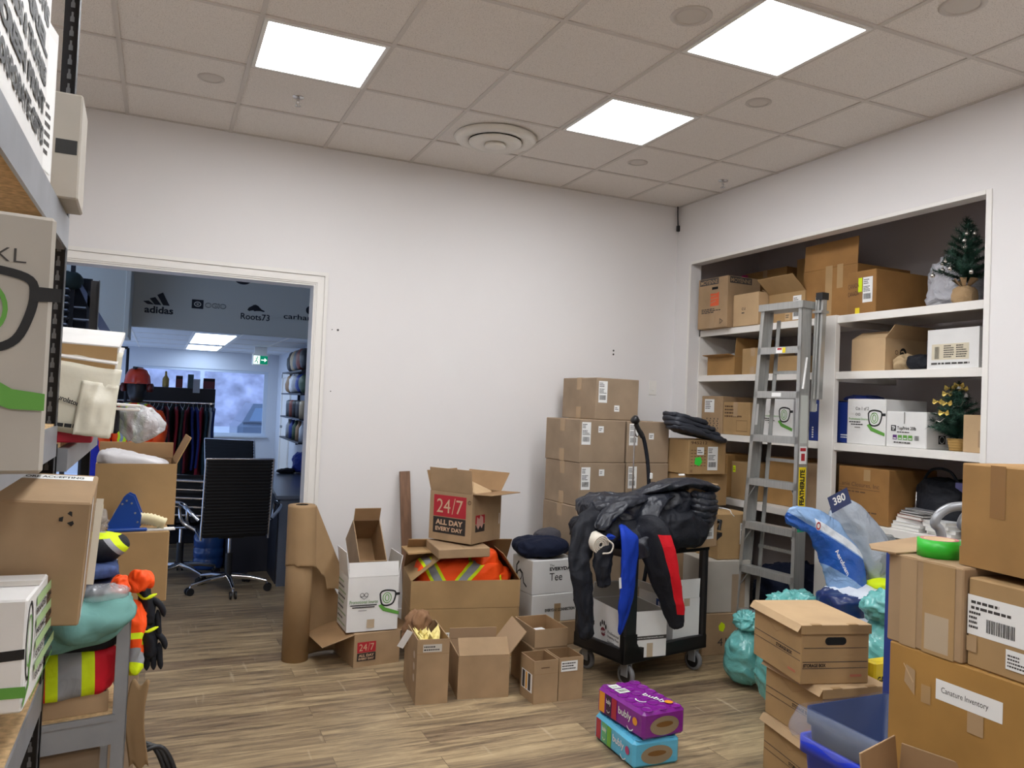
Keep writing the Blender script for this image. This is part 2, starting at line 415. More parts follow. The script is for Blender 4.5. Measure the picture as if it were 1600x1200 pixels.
def lump(mb, c, size, m, seed=0, fold=.02, fs=9, e=.8, nu=56, nv=32, rz=0, flatbot=True, ridge=True, stretch=(1, 1, 1), fn=None):
    """crumpled soft heap: rounded block with sharp fold ridges"""
    a, b, h = size[0]/2, size[1]/2, size[2]; vs = []; R = Matrix.Rotation(rz, 3, 'Z')
    sg = lambda v, p: math.copysign(abs(v)**p, v)
    for i in range(nv+1):
        ph = -PI/2+PI*i/nv
        for j in range(nu):
            th = 2*PI*j/nu
            nrm = Vector((math.cos(ph)*math.cos(th), math.cos(ph)*math.sin(th), math.sin(ph)))
            p = Vector((a*sg(math.cos(ph), e)*sg(math.cos(th), e), b*sg(math.cos(ph), e)*sg(math.sin(th), e), h/2*sg(math.sin(ph), e)+h/2))
            q = Vector((p.x*stretch[0], p.y*stretch[1], p.z*stretch[2]))*fs+Vector((seed*5.1, seed*3.7, 0))
            q += noise.noise_vector(q*.45)*.9
            if ridge: w = (1-abs(noise.noise(q))*3.0)*.85+(1-abs(noise.noise(q*2.3+Vector((3, 1, 7))))*3)*.4+noise.noise(q*.4+Vector((9, 9, 9)))*1.6-.5
            else: w = noise.noise(q)+.4*noise.noise(q*2.5)
            p = p+nrm*w*fold
            if fn: p = fn(p)
            if flatbot and p.z < 0: p.z = 0
            vs.append(R @ p+Vector(c))
    f = [(i*nu+j, i*nu+(j+1) % nu, (i+1)*nu+(j+1) % nu, (i+1)*nu+j) for i in range(nv) for j in range(nu)]
    return mb.add(vs, f, m, True)
def sheet_grid(mb, fn, nu, nv, m, smooth=True):
    vs = [fn(i/nu, j/nv) for j in range(nv+1) for i in range(nu+1)]
    return mb.add(vs, [(j*(nu+1)+i, j*(nu+1)+i+1, (j+1)*(nu+1)+i+1, (j+1)*(nu+1)+i) for j in range(nv) for i in range(nu)], m, smooth)

# ================================================================ THE ROOM
def plank_floor():
    m = bpy.data.materials.new('plank_floor'); m.use_nodes = True; N = m.node_tree.nodes; L = m.node_tree.links
    b = N['Principled BSDF']; b.inputs['Roughness'].default_value = .42; b.inputs['Specular IOR Level'].default_value = .4
    tc = N.new('ShaderNodeTexCoord'); br = N.new('ShaderNodeTexBrick'); br.offset = .37; br.offset_frequency = 2
    br.inputs['Scale'].default_value = 1; br.inputs['Brick Width'].default_value = 1.22; br.inputs['Row Height'].default_value = .152
    br.inputs['Mortar Size'].default_value = .0015; br.inputs['Color1'].default_value = (0, 0, 0, 1); br.inputs['Color2'].default_value = (1, 1, 1, 1); br.inputs['Mortar'].default_value = (.5, .5, .5, 1)
    L.new(tc.outputs['Object'], br.inputs[0])
    mp = N.new('ShaderNodeMapping'); mp.inputs['Scale'].default_value = (1.6, 16, 1); L.new(tc.outputs['Object'], mp.inputs[0])
    # shift the grain per plank
    ad = N.new('ShaderNodeVectorMath'); ad.operation = 'ADD'; L.new(mp.outputs[0], ad.inputs[0]); sc = N.new('ShaderNodeVectorMath'); sc.operation = 'SCALE'; sc.inputs['Scale'].default_value = 9
    L.new(br.outputs['Color'], sc.inputs[0]); L.new(sc.outputs[0], ad.inputs[1])
    n = N.new('ShaderNodeTexNoise'); n.inputs['Scale'].default_value = 1.5; n.inputs['Detail'].default_value = 9; n.inputs['Roughness'].default_value = .72; n.inputs['Distortion'].default_value = .5; L.new(ad.outputs[0], n.inputs[0])
    r = N.new('ShaderNodeValToRGB'); e = r.color_ramp.elements
    e[0].position = .34; e[0].color = lin((110, 98, 84)); e[1].position = .70; e[1].color = lin((204, 188, 156))
    x = e.new(.45); x.color = lin((150, 134, 110)); x = e.new(.56); x.color = lin((180, 162, 132)); L.new(n.outputs[0], r.inputs[0])
    r2 = N.new('ShaderNodeValToRGB'); r2.color_ramp.elements[0].color = lin((196, 186, 182)); r2.color_ramp.elements[1].color = lin((255, 248, 236)); L.new(br.outputs['Color'], r2.inputs[0])
    mx = N.new('ShaderNodeMixRGB'); mx.blend_type = 'MULTIPLY'; mx.inputs[0].default_value = 1; L.new(r.outputs[0], mx.inputs[1]); L.new(r2.outputs[0], mx.inputs[2])
    # saw marks across the planks
    mp2 = N.new('ShaderNodeMapping'); mp2.inputs['Scale'].default_value = (26, 2.2, 1); L.new(tc.outputs['Object'], mp2.inputs[0])
    n3 = N.new('ShaderNodeTexNoise'); n3.inputs['Scale'].default_value = 1; n3.inputs['Detail'].default_value = 3; L.new(mp2.outputs[0], n3.inputs[0])
    r3 = N.new('ShaderNodeValToRGB'); r3.color_ramp.elements[0].position = .66; r3.color_ramp.elements[1].position = .74; r3.color_ramp.elements[0].color = (0, 0, 0, 1); r3.color_ramp.elements[1].color = (.35, .35, .35, 1); L.new(n3.outputs[0], r3.inputs[0])
    m3 = N.new('ShaderNodeMixRGB'); m3.blend_type = 'MIX'; L.new(r3.outputs[0], m3.inputs[0]); L.new(mx.outputs[0], m3.inputs[1]); m3.inputs[2].default_value = lin((206, 190, 164))
    m2 = N.new('ShaderNodeMixRGB'); m2.blend_type = 'MULTIPLY'; m2.inputs[0].default_value = .45; L.new(m3.outputs[0], m2.inputs[1])
    iv = N.new('ShaderNodeMath'); iv.operation = 'SUBTRACT'; iv.inputs[0].default_value = 1; L.new(br.outputs['Fac'], iv.inputs[1]); L.new(iv.outputs[0], m2.inputs[2])
    L.new(m2.outputs[0], b.inputs['Base Color'])
    bp = N.new('ShaderNodeBump'); bp.inputs['Strength'].default_value = .12; bp.inputs['Distance'].default_value = .004; L.new(n.outputs[0], bp.inputs['Height']); L.new(bp.outputs[0], b.inputs['Normal'])
    return m
def ceiling_tile():
    m = mat('ceiling_tile', (232, 226, 220), .9, spec=.1); N = m.node_tree.nodes; L = m.node_tree.links
    tc = N.new('ShaderNodeTexCoord'); n = N.new('ShaderNodeTexNoise'); n.inputs['Scale'].default_value = 230; n.inputs['Detail'].default_value = 2; L.new(tc.outputs['Object'], n.inputs[0])
    r = N.new('ShaderNodeValToRGB'); r.color_ramp.elements[0].position = .36; r.color_ramp.elements[1].position = .42; r.color_ramp.elements[0].color = lin((190, 183, 176)); r.color_ramp.elements[1].color = lin((232, 226, 220))
    L.new(n.outputs[0], r.inputs[0]); L.new(r.outputs[0], N['Principled BSDF'].inputs['Base Color']); return m
TILE = ceiling_tile(); FLOORM = plank_floor()
LX, RY = -1.0, -2.6        # left wall, rear wall
struct(MB().box(LX-.1, RY-.1, -.1, RIGHTX+.9, 17.5, 0, FLOORM), 'floor')
# door opening 1.49 wide in the back wall
DX0, DX1, DZ = -.62, .94, 2.352
w = MB(); T = .14
w.box(LX-.1, BACKY, 0, DX0, BACKY+T, CEIL+.1, WALLM); w.box(DX1, BACKY, 0, RIGHTX+.9, BACKY+T, CEIL+.1, WALLM); w.box(DX0, BACKY, DZ, DX1, BACKY+T, CEIL+.1, WALLM)
struct(w, 'wall_back')
struct(MB().box(LX-.1, RY, 0, LX, BACKY, CEIL+.1, WALLM), 'wall_left')
struct(MB().box(LX-.1, RY-.1, 0, RIGHTX+.9, RY, CEIL+.1, WALLM), 'wall_rear')
CY0, CY1, CZT = 2.745, 5.262, 2.785    # the recess in the right wall
w = MB()
w.box(RIGHTX, RY, 0, RIGHTX+.1, CY0, CEIL+.1, WALLM); w.box(RIGHTX, CY1, 0, RIGHTX+.1, BACKY, CEIL+.1, WALLM); w.box(RIGHTX, CY0, CZT, RIGHTX+.1, CY1, CEIL+.1, WALLM)
struct(w, 'wall_right')
w = MB(); RC = mat('recess_wall_shade', (196, 188, 188), .7, spec=.2)  # wall paint darkened: the shade inside the recess is put into the colour
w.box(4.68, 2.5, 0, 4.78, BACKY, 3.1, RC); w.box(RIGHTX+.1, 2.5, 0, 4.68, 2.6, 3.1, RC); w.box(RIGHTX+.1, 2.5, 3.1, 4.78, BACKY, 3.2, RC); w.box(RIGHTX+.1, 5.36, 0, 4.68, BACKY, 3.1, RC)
struct(w, 'wall_recess')
w = MB()   # raised bead round the recess
w.box(RIGHTX-.006, CY0-.03, 0, RIGHTX, CY0+.004, CZT+.02, TRIM, c=.002); w.box(RIGHTX-.006, CY0+.004, CZT-.004, RIGHTX, CY1+.004, CZT+.02, TRIM, c=.002); w.box(RIGHTX-.006, CY1-.004, 0, RIGHTX, CY1+.02, CZT-.004, TRIM, c=.002)
struct(w, 'trim_1')
# ceiling: tiles and T-bars on a 0.61 m grid
G = .6096; AX = 2.776; BY = 4.916
struct(MB().box(LX-.1, RY-.1, CEIL, RIGHTX+.1, BACKY, CEIL+.06, TILE), 'ceiling')
TB = mat('ceiling_grid', (205, 198, 191), .5)
w = MB(); i = -6
while AX+i*G < RIGHTX:
    X = AX+i*G
    if X > LX: w.box(X-.011, RY, CEIL-.006, X+.011, BACKY, CEIL+.002, TB)
    i += 1
j = 0
while BY-j*G > RY:
    Y = BY-j*G; w.box(LX, Y-.011, CEIL-.0065, RIGHTX, Y+.011, CEIL+.0015, TB); j += 1
w.box(LX, BACKY-.022, CEIL-.004, RIGHTX, BACKY-.001, CEIL+.002, TB); w.box(RIGHTX-.022, RY, CEIL-.004, RIGHTX-.001, BACKY, CEIL+.002, TB)
struct(w, 'trim_2')
# ceiling lights
DIFF = glow('lit_diffuser', (248, 250, 253), PANEL)
FRM = mat('light_frame', (226, 224, 220), .4)
def panel(ai, bj, label, m=DIFF, zc=None, group='square lights in the ceiling grid'):
    zc = zc or CEIL
    x0 = AX+(ai-5)*G+.012; x1 = x0+G-.024; y1 = BY-(bj-1)*G-.012; y0 = y1-G+.024
    t = thing('ceiling_light', label, 'light', ((x0+x1)/2, (y0+y1)/2, zc-.008), group=group); s = (x1-x0)/2
    f = MB()
    for a in ((-s, -s, s, -s+.02), (-s, s-.02, s, s), (-s, -s+.02, -s+.02, s-.02), (s-.02, -s+.02, s, s-.02)): f.box(a[0], a[1], -.004, a[2], a[3], .008, FRM)
    f.build('frame', t); MB().box(-s+.02, -s+.02, 0, s-.02, s-.02, .006, m).build('diffuser', t)
panel(1, 2, 'lit square ceiling panel left of the round vent, nearest the doorway wall')
panel(4, 2, 'lit square ceiling panel just right of the round vent')
panel(4, 4, 'large lit square ceiling panel at the top right, nearest the camera')
for a, b, lb in ((1, 4, 'above the aisle by the left rack, just out of view'), (1, 7, 'left of the viewer overhead'), (4, 7, 'right of the viewer overhead'), (-1, 6, 'over the left rack'), (1, 10, 'behind the viewer on the left'), (4, 10, 'behind the viewer on the right')): panel(a, b, 'lit square ceiling panel '+lb)
# round vent
t = thing('ceiling_vent', 'round white ceiling diffuser with nested rings', 'vent', (1.885, 4.655, CEIL))
VM = mat('vent_white', (222, 217, 208), .35)
MB().lathe([(.20, 0), (.262, -.004), (.268, -.012), (.25, -.03), (.215, -.038), (.175, -.03), (.165, 0)], VM).build('outer_ring', t)
MB().lathe([(.0, -.006), (.19, -.004)], HOLE).build('duct', t)
MB().lathe([(.16, -.03), (.172, -.036), (.168, -.048), (.13, -.058), (.09, -.052), (.06, -.044)], VM).build('inner_cone', t)
MB().lathe([(0.0, -.04), (.06, -.04), (.07, -.062), (.064, -.072), (.0, -.074)], VM).build('centre_cap', t)
# small round speakers / blanked downlights
for k, (x, y, r, lb) in enumerate([(.17, 4.59, .07, 'left of the doorway-side light panel'), (2.02, 2.79, .09, 'left of the big nearest light panel'), (2.92, 3.39, .07, 'right of the middle light panel'),
                               (2.94, 4.62, .07, 'nearest the far right corner'), (2.93, 2.19, .09, 'at the top right edge of view')]):
    t = thing('recessed_downlight', 'unlit round white downlight '+lb, 'light', (x, y, CEIL), group='unlit round downlights')
    MB().lathe([(r*.72, -.001), (r*.74, -.006), (r, -.003), (r, 0)], mat('downlight_ring', (200, 193, 186), .5), n=32).build('ring', t)
    MB().lathe([(0, -.003), (r*.72, -.002)], mat('downlight_lens', (205, 198, 190), .5), n=32).build('lens', t)
for k, (x, y, lb) in enumerate([(.64, 4.62, 'between the doorway-side light panel and the back wall'), (3.70, 4.65, 'near the far right corner')]):
    t = thing('sprinkler_head', 'small chrome pendent sprinkler '+lb, 'sprinkler', (x, y, CEIL), group='ceiling sprinklers')
    MB().lathe([(0.0, -.004), (.03, -.006), (.034, -.002), (.034, 0)], CHROME, n=20).build('escutcheon', t)
    MB().cyl((0, 0, -.004), (0, 0, -.03), .009, CHROME).cyl((.009, 0, -.03), (.004, 0, -.05), .002, CHROME).cyl((-.009, 0, -.03), (-.004, 0, -.05), .002, CHROME).build('body', t)
    MB().lathe([(0, -.05), (.017, -.05), (.018, -.053), (0, -.054)], CHROME, n=16).build('deflector', t)
# door casing and jamb
w = MB()
w.box(DX0, BACKY-.005, 0, DX0+.018, BACKY+T+.005, DZ-.018, TRIM); w.box(DX1-.018, BACKY-.005, 0, DX1, BACKY+T+.005, DZ-.018, TRIM); w.box(DX0, BACKY-.005, DZ-.018, DX1, BACKY+T+.005, DZ, TRIM)
struct(w, 'door_1')
w = MB()
for k, (a, b, e) in enumerate(((0, .082, .012), (.010, .052, .018), (.058, .082, .024))):
    e += .0; xi, xo = DX1-.006, DX0+.006; zt = DZ-.006
    w.box(xi+a, BACKY-e, 0, xi+b, BACKY, zt+a, TRIM); w.box(xo-b, BACKY-e, 0, xo-a, BACKY, zt+a, TRIM); w.box(xo-b, BACKY-e, zt+a, xi+b, BACKY, zt+b, TRIM)
struct(w, 'trim_3')
w = MB(); w.box(DX1+.08, BACKY-.014, 0, RIGHTX, BACKY, .1, TRIM, c=.003); struct(w, 'baseboard_back')
# cable end hanging in the corner, small marks on the wall
t = MB().tube(catmull([(3.872, 5.44, CEIL), (3.874, 5.44, 3.22), (3.885, 5.445, 3.13)], 6), .005, BLKPLASTIC).box(3.873, 5.43, 3.085, 3.897, 5.455, 3.135, BLKPLASTIC, c=.004).build('cable')
tag(t, 'short black cable hanging from the ceiling in the far corner', 'cable')
for k, (x, z, lb) in enumerate(((1.1, 2.045, 'dark screw hole in the wall right of the door casing'), (3.315, 2.05, 'upper of two small dark holes in the wall above the carton stack'), (3.315, 2.02, 'lower of two small dark holes in the wall above the carton stack'), (1.06, 2.045, 'tiny faint mark beside the door casing'), (1.07, 1.62, 'tiny mark on the casing edge at half height'))):
    o = MB().cyl((x, BACKY-.0015, z), (x, BACKY+.001, z), .008 if k < 3 else .004, INK, n=8).build('screw_hole'); tag(o, lb, 'hole')

t = thing('wall_switch', 'white wall plate partly behind the top carton of the stack', 'switch', (3.70, BACKY, 1.71))
MB().box(-.036, -.006, 0, .036, 0, .116, TRIM, c=.002).build('plate', t); MB().box(-.012, -.010, .035, .012, -.006, .08, TRIM, c=.002).build('rocker', t)
# ---- built-in shelving in the recess
t = thing('built_in_shelving', 'white built-in shelf unit filling the recess in the right wall', 'shelf', (4.0, 4.0, 0))
SH = mat('shelf_white', (236, 232, 226), .45)
SHS = [(2.245, 0, 0), (1.88, 1, 1), (1.42, 1, 1), (.935, 1, 1)]
yl, yr, ym0, ym1 = 5.25, 2.80, 3.82, 3.945
for z, _, _ in SHS:
    for a, b in ((yr, ym0), (ym1, yl)):
        f = MB(); f.box(.022, a-4, z-.02, .62, b-4, z, SH); f.box(0, a-4, z-.048, .022, b-4, z+.001, SH, c=.002)
        f.build('shelf', t)
MB().box(-.012, ym0-4, 0, .03, ym1-4, 2.25, SH, c=.003).build('post', t)
MB().box(-.005, yr-.052-4, 0, .03, yr-4, 2.775, SH, c=.003).build('side_panel', t)
MB().box(.0, yl-4, 0, .6, yl+.012-4, 2.2, SH).build('side_panel', t)
for z, _, _ in SHS: MB().box(.03, ym0-4+.04, z-.06, .6, ym0-4+.08, z-.021, SH).build('bracket', t)

# ================================================================ IN THE RECESS
def cb(name, label, yL, yR, z, h, d, X=4.03, **k):
    return carton(name, label, X+d/2, (yL+yR)/2, z, abs(yL-yR), d, h, -90, **k)
Z1, Z2, Z3, Z4 = 2.2465, 1.8815, 1.4215, .9365
def p_moy(sh):
    sh.rect(.02, .345, .22, .05, INK); sh.text('MOYENNE', .03, .353, .2, .032, CARD, .01)
    sh.rect(.15, .175, .1, .105, ORINK)
    for i in range(4): sh.stroke([(.152, .20+i*.026), (.215+.02*(i % 2), .215+i*.02)], .006, CARD)
    sh.lines(.05, .12, .24, .04, 3, INK, 3); sh.ring(.28, .05, .022, .008, INK, n=3); sh.rect(.16, 0, .05, .1, TAPE)
def p_moy2(sh):
    sh.rect(.02, .345, .22, .05, INK); sh.text('MOYENNE', .03, .353, .2, .032, CARD, .01)
carton('moving_box', 'brown moving box marked MOYENNE at the left end of the top shelf', 4.10, 5.03, Z1, .345, .33, .40, -88, tape='',
       prints=[('printed_face', 'F', p_moy), ('hand_hole', 'F', lambda sh: sh.poly([(.165, .305), (.235, .305), (.235, .325), (.165, .325)], HOLE)), ('printed_side', 'R', p_moy2)])
cb('cardboard_box', 'small worn tan box in front of the marked moving box on the top shelf', 4.84, 4.56, Z1, .245, .1, X=3.99, m=CARD3, tape='', prints=[('print', 'F', lambda sh: (sh.text('cu', .1, .12, .04, .02, INK), sh.lines(.1, .09, .05, .02, 1, INK)))])
cb('cardboard_box', 'dark brown box at the back behind the marked moving box', 5.2, 4.72, Z1, .5, .25, X=4.40, m=CARDY, tape='Y')
cb('cardboard_box', 'tall dark brown box deep on the top shelf behind the open one', 4.68, 4.3, Z1, .55, .2, X=4.46, m=CARDY)
o = MB().lathe([(0, 0), (.035, 0), (.035, .3), (.025, .36), (.02, .42), (.028, .43), (.028, .47), (0, .47)], mat('magenta', (150, 30, 90), .3), n=16).build('bottle', loc=(4.33, 5.12, Z1)); tag(o, 'magenta bottle standing behind the marked moving box', 'bottle')
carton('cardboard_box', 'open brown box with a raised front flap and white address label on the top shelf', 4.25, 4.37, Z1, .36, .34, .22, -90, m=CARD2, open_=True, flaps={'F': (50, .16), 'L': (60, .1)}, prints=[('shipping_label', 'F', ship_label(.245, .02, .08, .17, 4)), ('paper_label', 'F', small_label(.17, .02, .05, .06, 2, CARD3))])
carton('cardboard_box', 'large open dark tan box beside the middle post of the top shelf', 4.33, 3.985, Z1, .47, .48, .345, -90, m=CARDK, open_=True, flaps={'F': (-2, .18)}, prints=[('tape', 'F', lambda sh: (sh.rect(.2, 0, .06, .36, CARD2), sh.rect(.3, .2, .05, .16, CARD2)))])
def p_can(sh):
    ship_label(.125, .07, .075, .16, 6)(sh); sh.rect(.09, .14, .03, .09, LIME); sh.rect(.07, 0, .035, .04, mat('yellow_label', (232, 208, 30), .6))
    for q, s in ((.165, 'CANADA'), (.115, 'CANADA')): sh.text(s, .012, q, .085, .03, BROWNINK, .0, ang=4)
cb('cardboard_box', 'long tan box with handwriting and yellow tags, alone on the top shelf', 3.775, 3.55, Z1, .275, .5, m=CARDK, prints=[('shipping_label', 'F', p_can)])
# little tree in a burlap base, top shelf
def fir(name, label, x, y, z, h, r, base, seed, orn, dark=(24, 58, 44)):
    R = random.Random(seed); t = thing(name, label, 'christmas tree', (x, y, z))
    NE = mat('fir_needles', dark, .7, var=.25, vs=30)
    st = MB(); st.cyl((0, 0, base*.8), (0, 0, h), .006, mat('twig', (60, 44, 30), .8), n=6)
    nd = MB(); tips = []
    def branch(p0, d, L):
        p0 = Vector(p0); d = Vector(d).normalized(); n = int(L/.0055)
        st.tube([p0, p0+d*L*.5+Vector((0, 0, .004)), p0+d*L], .0022, NE, n=4, caps=False)
        a = d.orthogonal().normalized(); b = d.cross(a)
        for i in range(n):
            q = p0+d*L*(i+1)/n
            for s in range(5):
                th = R.uniform(0, 2*PI); e = (a*math.cos(th)+b*math.sin(th))*.030*R.uniform(.7, 1.2)+d*.016
                w = d.cross(e).normalized()*.0016; nd.add([q-w, q+w, q+e], [(0, 1, 2)], NE)
        tips.append(p0+d*L)
    lv = 9
    for i in range(lv):
        f = i/(lv-1); zz = base+.01+(h-base)*.9*f; rr = r*(1-f)**.8+.02
        for k in range(int(15-8*f)):
            th = R.uniform(0, 2*PI); branch((0, 0, zz), (math.cos(th), math.sin(th), .35+.5*f), rr*R.uniform(.75, 1.05))
    branch((0, 0, h*.9), (0, 0, 1), h*.12)
    st.build('trunk', t); nd.build('needles', t)
    return t, tips, R
t, tips, R = fir('miniature_christmas_tree', 'small green fir with silver baubles in a burlap wrapped base, top shelf', 4.12, 3.02, Z1, .49, .15, .13, 5, 0)
BUR = mat('burlap', (176, 146, 108), .95, bump=.5, bs=200)
mb = MB(); lump(mb, (0, 0, 0), (.125, .125, .105), BUR, seed=3, fold=.006, fs=20, e=.7, nu=40, nv=20); mb.build('burlap_base', t)
mb = MB()
for k in range(7):
    a = k*2*PI/7; mb.add([(math.cos(a-.35)*.02, math.sin(a-.35)*.02, .1), (math.cos(a+.35)*.02, math.sin(a+.35)*.02, .1), (math.cos(a+.3)*.07, math.sin(a+.3)*.07, .145), (math.cos(a-.3)*.06, math.sin(a-.3)*.06, .15)], [(0, 1, 2, 3)], BUR)
mb.build('burlap_ruffle', t)
SILV = mat('silver_bauble', (214, 210, 204), .12, metal=.9)
pk = [p for p in tips if p.x < .05]; R.shuffle(pk)
for p in pk[:13]:
    mb = MB(); mb.lathe([(0.001, -.013)]+[(.013*math.cos(a), .013*math.sin(a)) for a in [i*PI/8-PI/2 for i in range(1, 8)]]+[(.004, .013), (.004, .018), (.001, .018)], SILV, c=(p.x-.01, p.y, p.z-.03), n=14)
    mb.cyl((p.x-.01, p.y, p.z-.012), (p.x-.006, p.y, p.z+.004), .0008, SILV, n=4); mb.build('bauble', t)
FOIL = film('silver_wrap', (205, 205, 212), .8, .1, 1.1, 22)
mb = MB(); lump(mb, (0, 0, 0), (.3, .3, .32), FOIL, 8, .04, 10); o = mb.build('plastic_bag', loc=(4.36, 3.24, Z1)); tag(o, 'crumpled silvery plastic bag behind the small fir on the top shelf', 'bag')
BAGBLK = mat('black_bin_bag', (16, 17, 19), .3, bump=.5, bs=22, spec=.6)
mb = MB(); lump(mb, (0, 0, 0), (.3, .3, .48), BAGBLK, 2, .03, 9); o = mb.build('bin_bag', loc=(4.45, 2.83, Z1)); tag(o, 'black shiny plastic bag in the right end of the top shelf', 'bag')

# second shelf
BUB = film('bubble_wrap', (205, 205, 205), .7, .25, 1, 60)
c0 = carton('cardboard_box', 'open brown box with bubble wrap showing, left end of the second shelf', 4.24, 5.04, Z2, .33, .38, .15, -90, m=CARDY, open_=True, flaps={'F': (80, .06), 'B': (5, .15), 'R': (5, .14)})
mb = MB(); lump(mb, (0, 0, 0), (.25, .24, .10), BUB, 4, .018, 22); o = mb.build('bubble_wrap', loc=(4.22, 5.0, Z2+.085)); tag(o, 'crumpled bubble wrap in the open box on the second shelf', 'bubble wrap')
cb('cardboard_box', 'brown box between the bubble wrap box and the ladder on the second shelf', 4.79, 4.55, Z2, .2, .3, X=4.05, m=CARD2, tape='Y')
cb('cardboard_box', 'low tan box behind the ladder rungs on the second shelf', 4.5, 4.2, Z2, .13, .3, X=4.1, m=CARD2)
carton('cardboard_box', 'open tan box right of the middle post on the second shelf', 4.24, 3.62, Z2, .25, .38, .205, -88, m=CARD3, open_=True, flaps={'R': (40, .1), 'B': (30, .1), 'F': (-62, .1)}, prints=[('round_logo', 'R', lambda sh: (sh.disc(.16, .12, .03, BLACK), sh.stroke([(.14, .125), (.16, .13), (.18, .11)], .008, CARD3), sh.ring(.1, .12, .012, .003, BLACK)))])
mb = MB(); lump(mb, (0, 0, 0), (.2, .13, .105), mat('tan_cloth', (182, 158, 122), .8, bump=.3, bs=60), 5, .012, 14); o = mb.build('folded_cloth', loc=(4.18, 3.42, Z2)); tag(o, 'beige folded cloth with a drawstring on the second shelf', 'cloth')
mb = MB(); lump(mb, (0, 0, 0), (.3, .14, .095), BLKCLOTH, 6, .012, 14, e=.5); o = mb.build('folded_garment', loc=(4.2, 3.34-.06, Z2)); tag(o, 'black folded garment beside the white box on the second shelf', 'clothing')
def p_w2(sh):
    sh.rect(.03, .05, .24, .09, mat('label_cream', (216, 206, 182), .6)); sh.barcode(.05, .055, .03, .07, seed=3); sh.lines(.11, .06, .07, .075, 6, INK, 4); sh.lines(.19, .06, .07, .075, 6, INK, 8); sh.lines(.03, .02, .25, .02, 1, INK, 2)
carton('file_box', 'open white box with a cream barcode label on the second shelf', 4.235, 3.03, Z2+.004, .33, .36, .225, -93, m=WCARD, open_=True, flaps={}, prints=[('shipping_label', 'F', p_w2), ('side_print', 'R', lambda sh: (sh.lines(.03, .05, .2, .015, 1, BLACK, 1), sh.stroke([(.02, .04), (.33, .04)], .003, INK), sh.stroke([(.02, .025), (.33, .025)], .002, INK)))])
mb = MB(); lump(mb, (0, 0, 0), (.2, .1, .06), BLKCLOTH, 9, .01, 14); o = mb.build('folded_garment', loc=(4.52, 2.88, Z2)); tag(o, 'black bundle in the right end of the second shelf', 'clothing')

# third shelf
def p_dots(sh):
    sh.rect(.04, .165, .12, .105, WHITE); sh.lines(.05, .19, .1, .07, 5, INK, 5)
    sh.rects([(.06+i*.045+(j % 2)*.008, .02+j*.018, .012, .01) for i in range(4) for j in range(6)], INK)
cb('cardboard_box', 'tan box with white label and rows of dashes, left end of the third shelf', 5.235, 4.975, Z3, .295, .38, m=CARD, prints=[('shipping_label', 'F', p_dots)])
cb('cardboard_box', 'tan box with faint printed panel, second from the left on the third shelf', 4.965, 4.66, Z3, .25, .38, m=CARD2, tape='', prints=[('faint_print', 'F', lambda sh: (sh.lines(.02, .13, .2, .1, 4, BROWNINK, 7), sh.stroke([(.16, .03), (.28, .03), (.28, .11), (.16, .11)], .003, BROWNINK, True), sh.rect(.12, .14, .05, .11, TAPE)))])
def promo_face(w, h, k=.34, txt=True):
    def f(sh):
        s = w*k
        glasses_logo(sh, w-s*1.28, h*.42, s)
        if txt:
            sh.ring(w*.26, h*.66, w*.025, w*.008, BLACK); sh.ring(w*.33, h*.66, w*.025, w*.008, BLACK)
            sh.text('Promotional Source', w*.06, h*.535, w*.5, h*.05, GREENINK, .005)
            sh.lines(w*.07, h*.47, w*.46, h*.045, 1, BLACK, 3); sh.lines(w*.12, h*.42, w*.38, h*.04, 1, BLACK, 5); sh.lines(w*.22, h*.36, w*.18, h*.03, 1, INK, 5)
    return f
cb('white_shipping_box', 'white box with a spectacles print seen through the ladder on the third shelf', 4.56, 4.25, Z3, .28, .35, X=4.06, m=WCARD, prints=[('spectacles_print', 'F', promo_face(.31, .28))])
BLUEBOX = mat('blue_carton', (26, 52, 132), .45, spec=.5)
def p_blue(sh): sh.rect(.02, .2, .05, .05, WHITE); sh.text('A4', .03, .21, .03, .03, BLUEBOX); sh.rects([(.03, .02+i*.016, .014, .01) for i in range(5)], WHITE); sh.lines(.1, .03, .1, .03, 2, WHITE, 3)
cb('blue_carton', 'glossy blue carton left of the middle post on the third shelf', 4.10, 3.95, Z3, .275, .35, X=4.06, m=BLUEBOX, prints=[('print', 'F', p_blue)])
cb('blue_carton', 'glossy blue carton right of the middle post on the third shelf', 3.93, 3.755, Z3, .265, .35, X=4.07, m=BLUEBOX, prints=[('print', 'F', p_blue)])
mb = MB(); lump(mb, (0, 0, 0), (.22, .24, .05), mat('blue_bag', (40, 62, 150), .3, bump=.4), 4, .01, 12); o = mb.build('plastic_bag', loc=(4.28, 3.84, Z3+.266)); tag(o, 'flat blue plastic bag lying on the blue carton, third shelf', 'bag')
def p_pr2(sh):
    promo_face(.294, .285)(sh); sh.text('Ctn 1 of 2', .07, .215, .1, .02, INK)
cb('white_shipping_box', 'white spectacles print box between the blue carton and the printer paper box', 3.745, 3.452, Z3, .285, .36, m=WCARD, prints=[('spectacles_print', 'F', p_pr2)])
PUR = mat('purple_print', (86, 40, 110), .6)
def p_top(sh):
    sh.rect(.035, .095, .035, .035, BLACK); sh.text('TP', .041, .1, .022, .024, WHITE, .03)
    sh.text('TopPrint 20lb', .078, .098, .13, .026, BLACK, .015); sh.lines(.078, .085, .13, .012, 1, INK, 3)
    for i in range(4): sh.rect(.05+i*.036, .045, .028, .028, PUR if i == 0 else GREENINK); sh.rect(.054+i*.036, .05, .02, .006, WHITE)
    sh.barcode(.2, .045, .03, .028, seed=5); sh.lines(.06, .022, .15, .015, 1, INK, 9); sh.stroke([(.13, .21), (.13, .14)], .004, INK)
